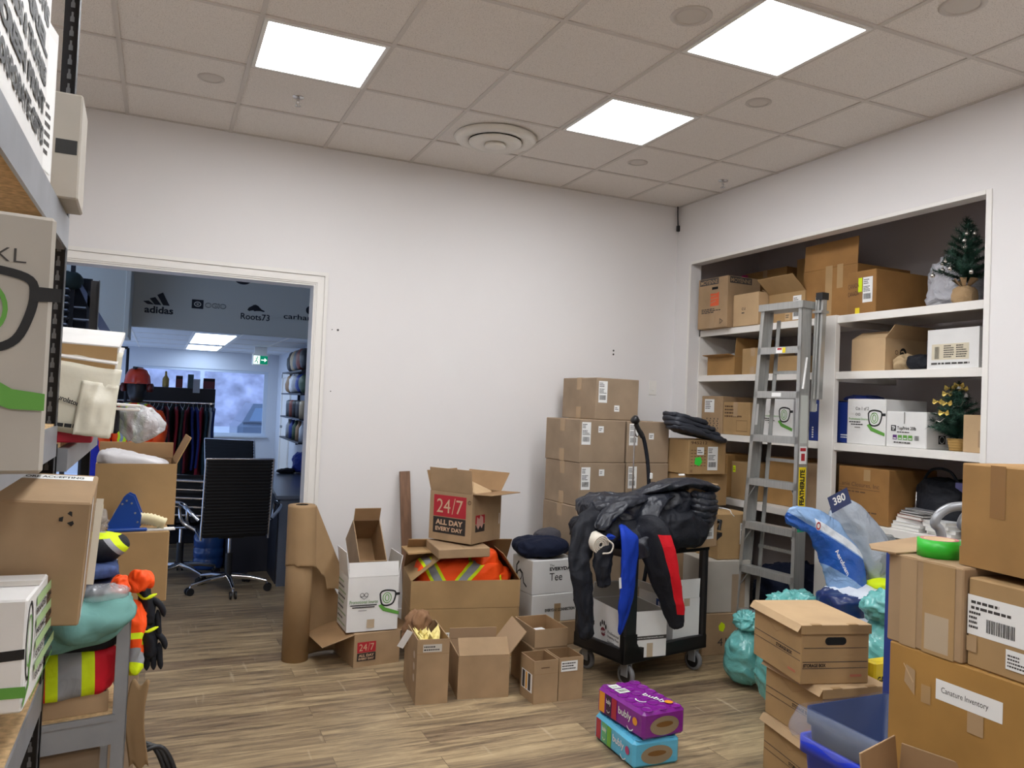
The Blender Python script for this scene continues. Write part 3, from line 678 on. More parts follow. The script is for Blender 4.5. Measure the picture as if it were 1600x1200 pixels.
cb('printer_paper_box', 'white TopPrint printer paper carton on the third shelf', 3.445, 3.17, Z3, .213, .3, m=WCARD, prints=[('print', 'F', p_top), ('oval_print', 'R', lambda sh: (sh.rect(.1, .03, .06, .05, BLACK), sh.ring(.13, .055, .02, .004, WHITE)))])
t, tips, R = fir('miniature_christmas_tree', 'small dark fir with gold bows and white bells in a wicker basket, third shelf', 4.12, 3.045, Z3, .38, .145, .07, 9, 0, (22, 48, 34))
WICK = mat('wicker', (196, 160, 96), .8)
mb = MB(); mb.lathe([(0, 0), (.036, 0), (.05, .07), (.045, .07), (.034, .005)], WICK, n=20)
for k in range(5): mb.tube([((.038+k*.0028)*math.cos(a)+.0015*math.cos(a*10+k*PI), (.038+k*.0028)*math.sin(a), .008+k*.014) for a in [i*2*PI/40 for i in range(41)]], .003, WICK, n=5, caps=False)
mb.build('basket', t)
GOLD = mat('gold_ribbon', (206, 178, 92), .25, metal=.6); BELL = mat('white_bell', (225, 225, 225), .3)
pk = [p for p in tips if p.x < .06]; R.shuffle(pk)
for k, p in enumerate(pk[:8]):
    mb = MB(); x = p.x-.012
    for s in (-1, 1): mb.add([(x, p.y, p.z), (x-.006, p.y+s*.028, p.z+.018), (x-.004, p.y+s*.034, p.z-.006), (x-.008, p.y+s*.02, p.z-.016)], [(0, 1, 2, 3)], GOLD)
    mb.lathe([(0, .006), (.006, 0), (.0, -.006)], GOLD, c=(x-.004, p.y, p.z), n=8); mb.build('bow', t, solid=.001)
for p in pk[8:11]: MB().lathe([(.001, .012), (.006, .01), (.009, -.004), (.013, -.01), (0.001, -.009)], BELL, c=(p.x-.015, p.y, p.z-.01), n=14).build('bell', t)
mb = MB(); mb.tube(catmull([(-.07-.02*math.sin(i), .1-.03*i, .12+.035*i*.8+.02*math.sin(i*2)) for i in range(7)], 6), .0025, SILV, n=5); mb.build('garland', t)
cb('cardboard_box', 'small tan box beside the wicker basket tree, right end of the third shelf', 2.945, 2.825, Z3, .205, .2, m=CARD3, prints=[('tape', 'F', lambda sh: sh.rect(.09, .03, .02, .09, TAPE))])

# fourth shelf
def p_clo(sh):
    sh.text('...anie Closures, Inc', .005, .215, .31, .03, BROWNINK, .0); sh.stroke([(.0, .205), (.32, .205)], .0025, BROWNINK)
    sh.lines(.01, .18, .31, .014, 1, BROWNINK, 4); sh.lines(.03, .06, .3, .016, 1, BROWNINK, 6); sh.rect(.2, .26, .05, .07, CARD2)
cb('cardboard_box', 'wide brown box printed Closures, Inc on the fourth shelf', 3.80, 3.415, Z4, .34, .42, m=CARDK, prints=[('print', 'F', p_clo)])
cb('cardboard_box', 'brown box behind the stacked cartons, left end of the fourth shelf', 5.2, 4.9, Z4, .33, .3, m=CARDY)
cb('cardboard_box', 'tan box with a yellow tag next to the ladder on the fourth shelf', 4.87, 4.62, Z4, .28, .3, X=4.05, m=CARD2, prints=[('yellow_tag', 'F', small_label(.02, .2, .03, .05, 1, LIME))])
cb('cardboard_box', 'dark brown box behind the ladder on the fourth shelf', 4.56, 4.24, Z4, .34, .33, X=4.12, m=CARDY)
cb('cardboard_box', 'narrow brown box just left of the middle post on the fourth shelf', 4.12, 3.96, Z4, .33, .33, X=4.05, m=CARD)
t = thing('handbag', 'black soft bag with a zip on the fourth shelf', 'bag', (4.30, 3.22, Z4))
mb = MB(); lump(mb, (0, 0, 0), (.3, .34, .31), BLKCLOTH, 12, .015, 7, e=.6); mb.build('body', t)
MB().tube(catmull([(-.15, .1, .22), (-.165, .09, .15), (-.16, .1, .05)], 6), .004, CHROME, n=6).build('zip', t)
MB().tube(catmull([(-.08, .12, .27), (-.1, .04, .36), (-.08, -.06, .36), (-.06, -.12, .27)], 8), .008, BLKCLOTH, n=8).build('handle', t)
mb = MB(); mb.box(-.02, -.12, 0, .02, .12, .3, mat('blue_grey_card', (96, 96, 150), .5), c=.003); o = mb.build('binder', loc=(4.25, 3.0, Z4), rot=(0, 0, .2)); tag(o, 'blue grey binder standing right of the black bag', 'binder')
# printed matter
R = random.Random(4); PAGE = mat('page_block', (226, 224, 218), .8); COVER = [mat('cover_white', (222, 222, 222), .4), mat('cover_red', (150, 62, 44), .4), mat('cover_black', (30, 30, 34), .4), mat('cover_grey', (120, 120, 124), .4)]
zz = Z4+.0005
spots = [(.22, .20, .022, 0), (.22, .20, .02, 0), (.21, .2, .024, 0), (.2, .19, .02, 1), (.2, .2, .012, 2), (.2, .21, .01, 3), (.2, .2, .008, 3), (.19, .2, .008, 3)]
names = ['lowest of the white catalogues piled on the fourth shelf', 'second catalogue from the bottom of the pile on the fourth shelf', 'third catalogue from the bottom of the pile on the fourth shelf', 'catalogue with a reddish cover in the pile on the fourth shelf', 'black booklet above the reddish catalogue', 'grey booklet above the black booklet', 'thin grey booklet second from the top of the pile', 'thin grey booklet topmost of the pile on the fourth shelf']
for k, (a, b, h, c) in enumerate(spots):
    t = thing('catalogue', names[k], 'book', (4.17+R.uniform(-.015, .015), 3.32-.012*k+R.uniform(-.01, .01), zz), R.uniform(-9, 9)-k*1.5, 'catalogues on the fourth shelf')
    MB().box(-a/2+.003, -b/2+.003, .0015, a/2-.002, b/2-.003, h-.0015, PAGE).build('pages', t)
    MB().box(-a/2, -b/2, h-.0015, a/2, b/2, h, COVER[c]).box(-a/2, -b/2, 0, a/2, b/2, .0015, COVER[c]).box(a/2-.0015, -b/2, 0, a/2, b/2, h, COVER[c]).build('cover', t); zz += h+.0003
zz = Z4+.0005
for k in range(4):
    t = thing('catalogue', ['lowest', 'second lowest', 'second highest', 'topmost'][k]+' of the white booklets right of the catalogue pile', 'book', (4.15+R.uniform(-.01, .01), 3.08+.01*k, zz), R.uniform(-12, 12), 'white booklets on the fourth shelf')
    MB().box(-.1, -.09, .001, .1, .09, .0185, PAGE).build('pages', t); MB().box(-.102, -.092, .0185, .102, .092, .02, COVER[0]).box(-.102, -.092, 0, .102, .092, .001, COVER[0]).build('cover', t); zz += .0203
t = thing('decorated_box', 'small dark brown gift box with a gold lid and round seal on the fourth shelf', 'box', (4.14, 2.9, Z4)); 
MB().box(-.07, -.07, 0, .07, .07, .07, mat('dark_brown', (74, 46, 34), .6), c=.002).build('body', t); MB().box(-.074, -.074, .07, .074, .074, .1, mat('gold_lid', (196, 168, 104), .4), c=.002).build('lid', t)
MB().cyl((-.0742, .02, .06), (-.077, .02, .06), .025, mat('seal', (214, 186, 120), .4)).build('seal', t)

# ================================================================ MIDDLE OF THE ROOM
KRAFT = mat('kraft_paper', (160, 132, 98), .8, var=.04, vs=6, bump=.06, bs=30, spec=.2)
KRAFT2 = mat('kraft_shadow_side', (160, 128, 92), .8, spec=.2)
t = thing('kraft_paper_roll', 'tall upright roll of brown kraft paper beside the doorway trim, its end torn loose', 'paper roll', (.815, 4.86, 0))
mb = MB(); r0 = .078
mb.lathe([(.038, .0), (r0, .0), (r0, .925), (.040, .925), (.036, .921), (.036, .7), (.0, .7)], KRAFT, n=40); mb.build('roll', t)
mb = MB(); mb.lathe([(.036, .9255), (.0362, .75)], HOLE, n=24); mb.build('core', t)
def loose(u, v):   # the outer wrap: round the front of the roll, then flaring away to the right
    rr = r0+.003+.006*u
    if u < .5: a = math.radians(-200+185*(u/.5)); x = rr*math.cos(a); y = rr*math.sin(a)
    else:
        a = math.radians(-15); q = (u-.5)/.5*.215; x = rr*math.cos(a)+q*.97; y = rr*math.sin(a)+q*.22
    top = .923 if u < .5 else .923-(u-.5)/.5*.47
    K = [(0, .56), (.2, .575), (.4, .565), (.52, .55), (.6, .50), (.66, .49), (.70, .41), (.85, .405), (1, .385)]
    for (a0, b0), (a1, b1) in zip(K, K[1:]):
        if a0 <= u <= a1: bot = b0+(b1-b0)*(u-a0)/(a1-a0)
    bot = min(bot+.012*noise.noise(Vector((u*22, 3, 0))), top-.03)
    z = bot+(top-bot)*v; o = .02*(1-v)*max(0, 1-abs(u-.5)*3)
    return Vector((x+o*.5, y-o+.014*noise.noise(Vector((u*6, v*4, 1)))*max(0, u-.4), z))
mb = MB(); sheet_grid(mb, loose, 90, 30, KRAFT); mb.build('loose_sheet', t, solid=.0012)
def loose2(u, v):
    x = .07+.27*u; y = .03+.05*math.sin(u*3)+.02*v*math.sin(u*6); z = .012+(.60-.34*u+.015*noise.noise(Vector((u*9, 0, 2))))*v
    return Vector((x+.02*math.sin(v*5)*u, y, z))
mb = MB(); sheet_grid(mb, loose2, 24, 20, KRAFT); mb.build('loose_sheet', t, solid=.0012)

RED247 = mat('red_247', (176, 36, 48), .6); DKP = mat('dark_247', (44, 38, 36), .6); SANDTXT = mat('sand_text', (204, 170, 140), .6)
def p247(x, y, w, h):
    def f(sh):
        sh.rect(x, y+h*.44, w, h*.56, RED247); sh.rect(x, y, w, h*.42, DKP)
        sh.text('24', x+w*.1, y+h*.54, w*.42, h*.36, SANDTXT, .0); sh.stroke([(x+w*.58, y+h*.52), (x+w*.66, y+h*.94)], w*.02, SANDTXT); sh.text('7', x+w*.70, y+h*.54, w*.2, h*.36, SANDTXT, .0)
        sh.text('ALL DAY', x+w*.08, y+h*.22, w*.84, h*.14, SANDTXT, .04); sh.text('EVERY DAY', x+w*.08, y+h*.06, w*.84, h*.11, SANDTXT, .04)
    return f
def p247f(sh): p247(.033, .045, .256, .24)(sh); sh.ring(.315, .255, .011, .004, BROWNINK); sh.text('R', .311, .249, .008, .012, BROWNINK)
def p247r(sh):
    sh.rect(.04, .12, .1, .055, RED247); sh.rect(.04, .07, .1, .045, DKP)
    sh.poly([(.055, .165), (.08, .15), (.09, .175), (.12, .16), (.125, .12), (.11, .09), (.09, .11), (.07, .085), (.05, .11)], mat('torn_print', (196, 150, 138), .7)); sh.rect(.3, .1, .006, .07, WHITE)
# lower printed box, promo box on it, tipped box behind
carton('cardboard_box', 'low brown 24/7 box on the floor carrying the white spectacles box', 1.231, 4.80, 0, .288, .36, .19, 6.9, m=CARD, open_=True, flaps={'L': (105, .2), 'R': (92, .1), 'F': (-86, .14), 'B': (-86, .14)}, prints=[('printed_panel', 'F', p247(.02, .035, .115, .11))])
def promo_side(sh):
    for r in range(9):
        sh.lines(.02, .02+r*.031, .21, .02, 1, INK if r % 2 else mat('faded_green', (150, 172, 132), .7), r)
def promo_front(sh):
    s = .095; glasses_logo(sh, .195, .145, s)
    sh.ring(.085, .215, .011, .0028, BLACK); sh.ring(.110, .215, .011, .0028, BLACK); sh.stroke([(.075, .205), (.098, .19), (.12, .205)], .0025, BLACK)
    sh.text('Promotional Source', .012, .165, .17, .02, mat('green_text', (96, 140, 74), .6), .004); sh.rects([(.016, .152, .16, .006), (.028, .14, .135, .006)], BLACK); sh.rect(.065, .122, .05, .003, INK); sh.rect(.12, .02, .045, .05, TAPEC)
carton('white_shipping_box', 'white Promotional Source box with flaps up, beside the kraft paper roll', 1.217, 4.757, .2015, .308, .251, .319, .7, m=WCARD, inside=GCARD, open_=True, flaps={'F': (-8, .085), 'L': (7, .15), 'R': (10, .12)},
       prints=[('spectacles_print', 'F', promo_front), ('list_print', 'L', promo_side)])
carton('cardboard_box', 'narrow open brown box tilted forward behind the white spectacles box', 1.245, 5.066, .545, .175, .30, .22, 0, m=CARD, open_=True, flaps={'B': (30, .085)}, rot=(.85, 0, 0.03))
# leaning board
t = MB().box(-.037, -.011, 0, .037, .011, 1.085, mat('walnut_board', (122, 92, 72), .5, var=.15, vs=6, stretch=(8, 8, 1)), c=.002).build('wooden_board', loc=(1.655, 5.30, 0), rot=(-math.atan2(.13, 1.08), -.04, 0)); tag(t, 'narrow dark wooden board leaning against the white wall behind the boxes', 'board')
# big boxes with the safety vests
bx, by, bw, bd, ba = 1.83, 4.80, .69, .42, -9.8
carton('cardboard_box', 'wide lower brown box under the box of orange safety vests', bx, by, 0, bw, bd, .305, ba, m=CARD2, prints=[('label_strip', 'F', lambda sh: (sh.rect(.20, .13, .3, .03, WHITE), sh.lines(.21, .135, .28, .02, 1, INK, 3), sh.rect(.01, .27, .07, .03, TAPE)))])
carton('cardboard_box', 'wide open brown box full of orange safety vests', bx, by, .307, bw, bd, .17, ba, m=CARD2, open_=True, flaps={'L': (-52, .26), 'B': (-40, .28), 'R': (-35, .2)})
VM1 = banded('safety_vest_striped', C_OR, [(C_LIME, [((.9, 0, .5), -.115, -.03)]), (C_REFL, [((.9, 0, .5), -.096, -.049)]), (C_LIME, [((-.75, 0, .75), .075, .16), ((1, 0, 0), -.06, .5)]), (C_REFL, [((-.75, 0, .75), .095, .14), ((1, 0, 0), -.04, .5)])])
mb = MB(); lump(mb, (0, 0, 0), (.585, .31, .28), VM1, 7, .015, 6, e=.6, nu=130, nv=70)
t = mb.build('safety_vest', loc=(1.81, 4.775, .325), rot=(0, 0, math.radians(-8))); tag(t, 'orange safety vest with lime and grey stripes bulging out of the wide box', 'vest')
mb = MB(); lump(mb, (0, 0, 0), (.2, .16, .34), ORANGE, 12, .016, 7, nu=90, nv=50); t = mb.build('safety_vest', loc=(1.955, 4.715, .325)); tag(t, 'crumpled plain orange vest peaking right of the flat carton', 'vest')
VM2 = banded('safety_vest_small', C_OR, [(C_LIME, [((1, 0, .2), -.05, .02)]), (C_REFL, [((1, 0, .2), -.035, .005)])])
mb = MB(); lump(mb, (0, 0, 0), (.17, .2, .20), VM2, 12, .016, 8, nu=80, nv=40)
t = mb.build('safety_vest', loc=(2.05, 4.73, .335)); tag(t, 'small bagged orange vest at the right end of the wide open box', 'vest')
# flat carton and the 24/7 box on top
carton('cardboard_box', 'flat brown carton lying on the vests under the open 24/7 box', 1.765, 4.70, .632, .33, .31, .058, 2, m=CARD, rot=(math.radians(2), math.radians(-1), math.radians(-4)))
carton('cardboard_box', 'flattened torn cardboard lying on the box flap left of the flat carton', 1.60, 4.86, .625, .26, .24, .012, -6, m=CARD2, rot=(0, math.radians(-3), -.1)) 
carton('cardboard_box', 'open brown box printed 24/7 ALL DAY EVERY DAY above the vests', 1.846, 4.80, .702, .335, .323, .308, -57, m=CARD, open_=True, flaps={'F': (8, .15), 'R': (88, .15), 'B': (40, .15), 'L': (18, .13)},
       prints=[('printed_panel', 'F', p247f), ('torn_print', 'R', p247r)])
r = carton('cardboard_box', 'small shallow brown box tipped inside the open 24/7 box', 1.86, 4.82, .965, .27, .15, .085, -32, m=CARD3, open_=False, rot=(math.radians(22), math.radians(24), math.radians(-14)), prints=[('paper_label', 'F', small_label(.1, .02, .1, .03, 5))])

# small open boxes in front
YEL = mat('yellow_tissue', (244, 228, 150), .8)
c = carton('cardboard_box', 'tall narrow open brown box stuffed with yellow tissue', 1.392, 4.125, 0, .171, .37, .335, -6.8, m=CARD, open_=True, flaps={}, prints=[('printed_label', 'F', lambda sh: (sh.rect(.03, .27, .1, .04, mat('grey_label', (196, 190, 180), .6)), sh.lines(.035, .275, .09, .03, 2, INK, 4), sh.stroke([(0, .26), (.171, .26)], .002, CARDD))), ('handle_marks', 'L', lambda sh: [sh.disc(.30, .12+i*.06, .022, mat('pale_print', (196, 180, 160), .7), ry=.02) for i in range(3)])])
mb = MB(); R = random.Random(8)
lump(mb, (0, 0, .0), (.13, .27, .07), YEL, 3, .02, 20)
for k in range(26):
    x, y = R.uniform(-.05, .05), R.uniform(-.13, .08); a = R.uniform(0, 6.3); L = R.uniform(.04, .10); tip = Vector((x+math.cos(a)*L*.6, y+math.sin(a)*L*.6, .07+L*.8)); w = Vector((-math.sin(a), math.cos(a), 0))*.011
    p = Vector((x, y, .05)); q = (p+tip)/2+Vector((0, 0, .015)); mb.add([p-w, p+w, q+w*1.2, tip, q-w*1.2], [(0, 1, 2, 3, 4)], YEL)
t = mb.build('tissue_paper', loc=(1.39, 4.10, .215)); tag(t, 'crumpled yellow tissue in the tall narrow box', 'tissue paper'); t.modifiers.new('thickness', 'SOLIDIFY').thickness = .001
mb = MB(); lump(mb, (0, 0, 0), (.12, .15, .17), mat('crumpled_kraft', (140, 104, 74), .85, bump=.4, bs=40), 5, .028, 13); t = mb.build('crumpled_paper', loc=(1.375, 4.25, .23)); tag(t, 'crumpled dark brown paper sticking out of the tall narrow box', 'paper')
t = MB().box(-.02, -.001, -.05, .02, .001, .05, WHITE).build('paper_tag', loc=(1.262, 4.10, .30), rot=(.2, .5, .2)); tag(t, 'white paper tag hanging at the rim of the tall narrow box', 'tag')
carton('cardboard_box', 'open brown box with flaps folded out, right of the tall narrow box', 1.688, 4.10, 0, .281, .33, .225, -10, m=CARD, inside=mat('cardboard_inside_pale', (170, 142, 112), .8), open_=True, flaps={'F': (-38, .10), 'R': (38, .15), 'B': (-4, .06)})
carton('cardboard_box', 'small open brown box with yellow striped label, left of the joined pair', 1.949, 3.856, 0, .143, .17, .225, .3, m=CARD, open_=True, flaps={}, prints=[('crease', 'F', lambda sh: (sh.stroke([(0, .155), (.143, .155)], .0015, CARDD), sh.rect(.04, .185, .05, .004, BROWNINK))), ('printed_label', 'L', lambda sh: (sh.rect(.02, .05, .13, .1, WHITE), sh.rects([(.03, .055, .03, .09), (.1, .055, .03, .09)], INK), sh.rect(.07, .055, .02, .09, mat('label_orange', (232, 170, 60), .6))))])
carton('cardboard_box', 'small open brown box with white label on its front, right of the joined pair', 2.10, 3.858, 0, .148, .17, .228, .3, m=CARD, open_=True, flaps={}, prints=[('shipping_label', 'F', lambda sh: (sh.rect(.012, .155, .1, .055, WHITE), sh.lines(.018, .163, .085, .042, 3, INK, 2), sh.stroke([(0, .15), (.148, .15)], .0015, CARDD)))])
carton('cardboard_box', 'brown box under the small open tray, behind the joined pair', 2.06, 4.09, 0, .215, .30, .238, -1.2, m=CARD, prints=[('paper_label', 'L', small_label(.17, .07, .1, .1, 4))])
carton('cardboard_box', 'shallow open brown box holding a white card, behind the joined pair', 2.061, 4.08, .2395, .202, .288, .099, -1.2, m=CARD, open_=True, flaps={})
t = MB().box(-.055, -.09, 0, .055, .09, .03, WHITE, c=.001).build('paper_stack', loc=(2.075, 4.09, .246), rot=(0, 0, .1)); tag(t, 'white cards lying in the shallow open box', 'paper')
# white everyday cartons
def p_ev(sh):
    sh.text('The', .13, .178, .035, .016, BLACK); sh.text('EVERYDAY', .13, .15, .19, .024, BLACK, .04); sh.text('Tee', .13, .085, .1, .05, BLACK)
def p_evs(sh): sh.stroke([(.03, .05), (.06, .09), (.06, .16), (.09, .19)], .014, BLACK); sh.stroke([(.1, .14), (.14, .12), (.16, .06), (.2, .04)], .012, BLACK); sh.ring(.1, .1, .03, .008, BLACK)
carton('cardboard_box', 'brown box on the floor under the two white everyday cartons', 2.44, 4.82, 0, .35, .34, .155, 4, m=CARD)
carton('white_shipping_box', 'lower of the two white everyday cartons left of the utility cart', 2.44, 4.80, .1565, .345, .28, .185, 4, m=WCARD, prints=[('print', 'F', lambda sh: (sh.text('EVERYDAY CONNECTION', .10, .07, .23, .02, BLACK, .04),)), ('tape', 'F', lambda sh: sh.rect(.17, 0, .05, .12, TAPE))])
carton('white_shipping_box', 'upper of the two white everyday cartons left of the utility cart', 2.435, 4.80, .343, .345, .27, .222, 5, m=WCARD, prints=[('print', 'F', p_ev), ('print', 'L', p_evs), ('tape', 'R', lambda sh: sh.rect(.08, 0, .05, .2, TAPE))])
mb = MB()
lump(mb, (0, 0, 0), (.38, .26, .13), NAVY, 4, .02, 5, e=.75, nu=130, nv=60)
t = mb.build('garment_heap', loc=(2.40, 4.80, .566)); tag(t, 'navy clothing heaped on the upper white everyday carton', 'clothing')
mb = MB(); lump(mb, (0, 0, 0), (.2, .15, .07), mat('grey_cloth', (66, 64, 70), .85, bump=.3), 9, .012, 9); t = mb.build('garment_heap', loc=(2.50, 4.90, .66)); tag(t, 'grey folded clothing behind the navy heap', 'clothing')

# stack against the wall
hh = .30
def st_prints(lx, ly, w, two=True, seed=1, tag_=(.17, .2)):
    L = [('shipping_label', 'F', ship_label(lx, ly, .075, .155, seed))]
    if two: L.append(('paper_label', 'F', small_label(tag_[0], tag_[1], .045, .045, seed)))
    return L
SK = dict(m=CARDG)
sx = dict(d=.45, h=hh-.002)
def stk(name_label, x, y, k, w, deg, pr, **kk):
    c = carton('shipping_carton', name_label, x, y, k*hh+.001*(k > 0), w, .45, hh-.002, deg, m=CARDG, group='sealed cartons stacked against the back wall', prints=pr)
    c_ = [('tape', 'L')]
    mb = MB(); w2 = w/2
    mb.box(-w2-.0012, -.03, hh-.09, -w2, .03, hh-.001, TAPE).box(-w2-.0012, -.03, .001, -w2, .03, .085, TAPE).box(-w2-.001, -.03, hh-.002, w2, .03, hh-.0008, TAPE); mb.build('tape', c)
    return c
stk('sealed brown carton at the very top of the stack against the back wall', 3.005, 5.12, 5, .375, 4, st_prints(.02, .12, .375, True, 4, (.16, .06)))
stk('sealed brown carton, left one directly under the top carton', 2.815, 4.99, 4, .385, 5, st_prints(.012, .125, .385, True, 5, (.15, .21)))
stk('sealed brown carton behind the steamer hose, right one under the top carton', 3.215, 5.02, 4, .375, 4, st_prints(.015, .125, .375, True, 6, (.19, .17)))
stk('sealed brown carton, left one in the third layer from the top', 2.82, 4.985, 3, .385, 5, st_prints(.012, .115, .385, True, 7, (.16, .21)))
stk('sealed brown carton behind the steamer pole, third layer from the top', 3.215, 5.015, 3, .375, 4, st_prints(.015, .12, .375, False, 8))
stk('sealed brown carton above the black jackets, fourth layer from the top, left', 2.815, 4.99, 2, .385, 4, st_prints(.012, .115, .385, False, 9))
stk('sealed brown carton hidden right in the fourth layer', 3.21, 5.02, 2, .375, 4, ())
stk('sealed brown carton low in the left of the stack behind the cart', 2.82, 4.99, 1, .385, 4, ())
stk('sealed brown carton low in the right of the stack behind the cart', 3.21, 5.02, 1, .375, 4, ())
stk('bottom left carton of the stack, on the floor', 2.82, 4.99, 0, .385, 4, ())
stk('bottom right carton of the stack, on the floor', 3.21, 5.02, 0, .375, 4, ())

# garment steamer: pole, hook, hose
t = thing('garment_steamer', 'garment steamer with thin silver pole and black curved hose in front of the carton stack', 'steamer', (2.92, 4.50, 0))
MB().lathe([(0, 0), (.13, 0), (.14, .03), (.13, .2), (.08, .26), (0, .27)], BLKPLASTIC, n=24).build('water_tank', t)
MB().cyl((.0, 0, .27), (.0, 0, 1.50), .0055, CHROME, n=10).build('pole', t)
MB().tube(catmull([(0, 0, 1.49), (-.012, 0, 1.515), (0, 0, 1.54), (.022, 0, 1.53), (.03, 0, 1.47), (.03, 0, 1.42), (.018, 0, 1.40), (.0, 0, 1.43)], 6), .004, CHROME, n=8).build('hook', t)
hp = catmull([(-.01, -.035, 1.47), (.045, -.035, 1.40), (.085, -.035, 1.25), (.105, -.035, 1.08), (.115, -.035, .9), (.13, -.035, .72), (.1, -.03, .45), (.08, 0, .24)], 14)
MB().tube(hp, [.013]*len(hp), BLKCLOTH, n=10).build('hose', t)
mb = MB(); mb.tube(catmull([(.04, -.035, 1.40), (.012, -.035, 1.44), (-.015, -.035, 1.485)], 6), .016, BLKPLASTIC, n=12); mb.lathe([(0, -.03), (.022, -.028), (.03, 0), (.026, .012), (0, .016)], BLKPLASTIC, n=16, M=Matrix.Translation((-.028, -.035, 1.515)) @ Matrix.Rotation(-1.0, 4, 'Y')); mb.build('steam_head', t)
MB().box(.1, -.05, 1.12, .125, -.02, 1.16, WHITE, c=.004).build('hose_clip', t)

# right of the stack
def dk(name, label, x, y, z, w, d, h, deg, **k): return carton(name, label, x, y, z, w, d, h, deg, **k)
dk('cardboard_box', 'brown box on the floor left under the 945212 carton pile', 3.56, 4.86, 0, .40, .42, .30, 2, m=CARD)
dk('cardboard_box', 'brown box second from the floor under the 945212 carton pile', 3.56, 4.86, .301, .38, .4, .30, 2, m=CARD)
dk('cardboard_box', 'brown box third from the floor under the 945212 carton pile', 3.57, 4.86, .602, .38, .4, .30, 1, m=CARD2)
dk('cardboard_box', 'wide brown box directly under the 945212 carton', 3.64, 4.84, .903, .40, .36, .232, 4, m=CARD2)
def p945(sh):
    sh.text('945212', .02, .215, .15, .022, BROWNINK, .02); sh.rects([(.02+i*.03, .06+j*.022, .02, .004) for i in range(5) for j in range(6)], BROWNINK)
    sh.rect(.075, .14, .065, .055, WHITE); sh.lines(.08, .15, .05, .03, 2, INK, 3); sh.poly([(.055, .075), (.1, .06), (.125, .09), (.11, .125), (.06, .12)], mat('green_sticker', (60, 220, 70), .5)); ship_label(.175, .03, .095, .17, 7)(sh)
    sh.rects([(.02, .015, .004, .02), (.03, .015, .004, .02)], BROWNINK)
dk('cardboard_box', 'worn brown carton numbered 945212 with white and green stickers', 3.61, 4.74, 1.137, .35, .25, .248, 4, m=CARD2, prints=[('printed_face', 'F', p945)])
# dark puffy jacket lying over the top
mb = MB(); GP = mat('dark_grey_nylon', (46, 49, 58), .5, bump=.2)
for k in range(4): lump(mb, (-.03*k+.02, .01*k, .030*k), (.50-.05*k, .20, .048), GP, 80+k, .010, 8, e=.5, nu=110, nv=24, flatbot=False)
t = mb.build('jacket', loc=(3.525, 4.665, 1.405), rot=(0, .20, .04)); tag(t, 'dark grey folded jackets lying on the 945212 carton', 'jacket')
# boxes between cart and ladder
dk('white_shipping_box', 'white and brown box standing on the floor behind the cart, left of the ladder', 3.50, 4.33, .27, .34, .30, .34, -8, m=GCARD, prints=[('tape', 'F', lambda sh: sh.rect(.2, .0, .1, .25, CARDG))])
def p41(sh):
    sh.text('41', .12, .06, .07, .05, INK); sh.poly([(.13, .16), (.16, .15), (.175, .18), (.17, .2), (.145, .215), (.125, .19)], LIME)
dk('cardboard_box', 'brown box marked 41 with a yellow sticker on the floor behind the cart', 3.46, 4.33, 0, .33, .32, .268, -4, m=CARD, prints=[('handwriting', 'F', p41)])
dk('cardboard_box', 'tan box with a white label high behind the jackets, left of the ladder', 3.56, 4.33, .612, .28, .26, .30, -4, m=CARD2, prints=[('shipping_label', 'F', ship_label(.17, .10, .08, .14, 5))])

# ================================================================ THE UTILITY CART
CX, CY, CA = 2.75, 4.09, 11.8
t = thing('utility_cart', 'black plastic two shelf utility cart piled with jackets', 'cart', (CX, CY, 0), CA)
W2, D2 = .35, .22
def tray(mb, z, w2, d2, h):
    mb.box(-w2, -d2, z, w2, d2, z+.02, BLKPLASTIC, c=.004)
    for a in ((-w2, -d2, w2, -d2+.025), (-w2, d2-.025, w2, d2), (-w2, -d2, -w2+.025, d2), (w2-.025, -d2, w2, d2)): mb.box(a[0], a[1], z, a[2], a[3], z+h, BLKPLASTIC, c=.006)
mb = MB(); tray(mb, .14, W2, D2, .085)
mb.prism([(-W2, .14), (-.18, .14), (-.25, .25), (-.25, .30), (-W2, .30)], -.012, .012, BLKPLASTIC, M=Matrix.Translation((0, -D2+.012, 0)) @ Matrix.Rotation(PI/2, 4, 'X')); mb.build('lower_shelf', t)
mb = MB(); tray(mb, .735, W2, D2, .085); mb.prism([(W2-.02, .745), (W2+.06, .79), (W2+.11, .815), (W2+.11, .835), (W2-.02, .82)], -D2, D2, BLKPLASTIC, M=Matrix.Rotation(PI/2, 4, 'X')); mb.build('upper_shelf', t)
for x, y, w in ((-W2, -D2, .1), (-W2, D2-.05, .07), (W2-.05, -D2, .05), (W2-.05, D2-.05, .05)):
    MB().box(x, y, .2, x+w, y+.05, .76, BLKPLASTIC, c=.012).build('corner_post', t)
MB().tube([(W2+.1, -.2, .85), (W2+.12, -.2, .9), (W2+.12, .2, .9), (W2+.1, .2, .85)], .013, BLKPLASTIC, n=10).build('handle', t)
TYRE = mat('grey_rubber', (120, 120, 122), .6)
for x, y in ((-W2+.07, -D2+.05), (W2-.06, -D2+.05), (-W2+.07, D2-.05), (W2-.06, D2-.05)):
    c = MB().box(x-.02, y-.028, .055, x-.012+.0, y+.028, .14, STEEL, c=.003).box(x+.012, y-.028, .055, x+.02, y+.028, .14, STEEL, c=.003).box(x-.03, y-.03, .128, x+.03, y+.03, .14, STEEL).build('caster_fork', t)
    M = Matrix.Translation((x, y, .062)) @ Matrix.Rotation(PI/2, 4, 'Y')
    MB().lathe([(0, -.011), (.045, -.011), (.06, -.0115), (.0618, -.006), (.0618, .006), (.06, .0115), (.045, .011), (0, .011)], TYRE, n=28, M=M).lathe([(0, -.0116), (.044, -.0116)], BLKPLASTIC, n=20, M=M).lathe([(0, .0116), (.044, .0116)], BLKPLASTIC, n=20, M=M).build('wheel', c)
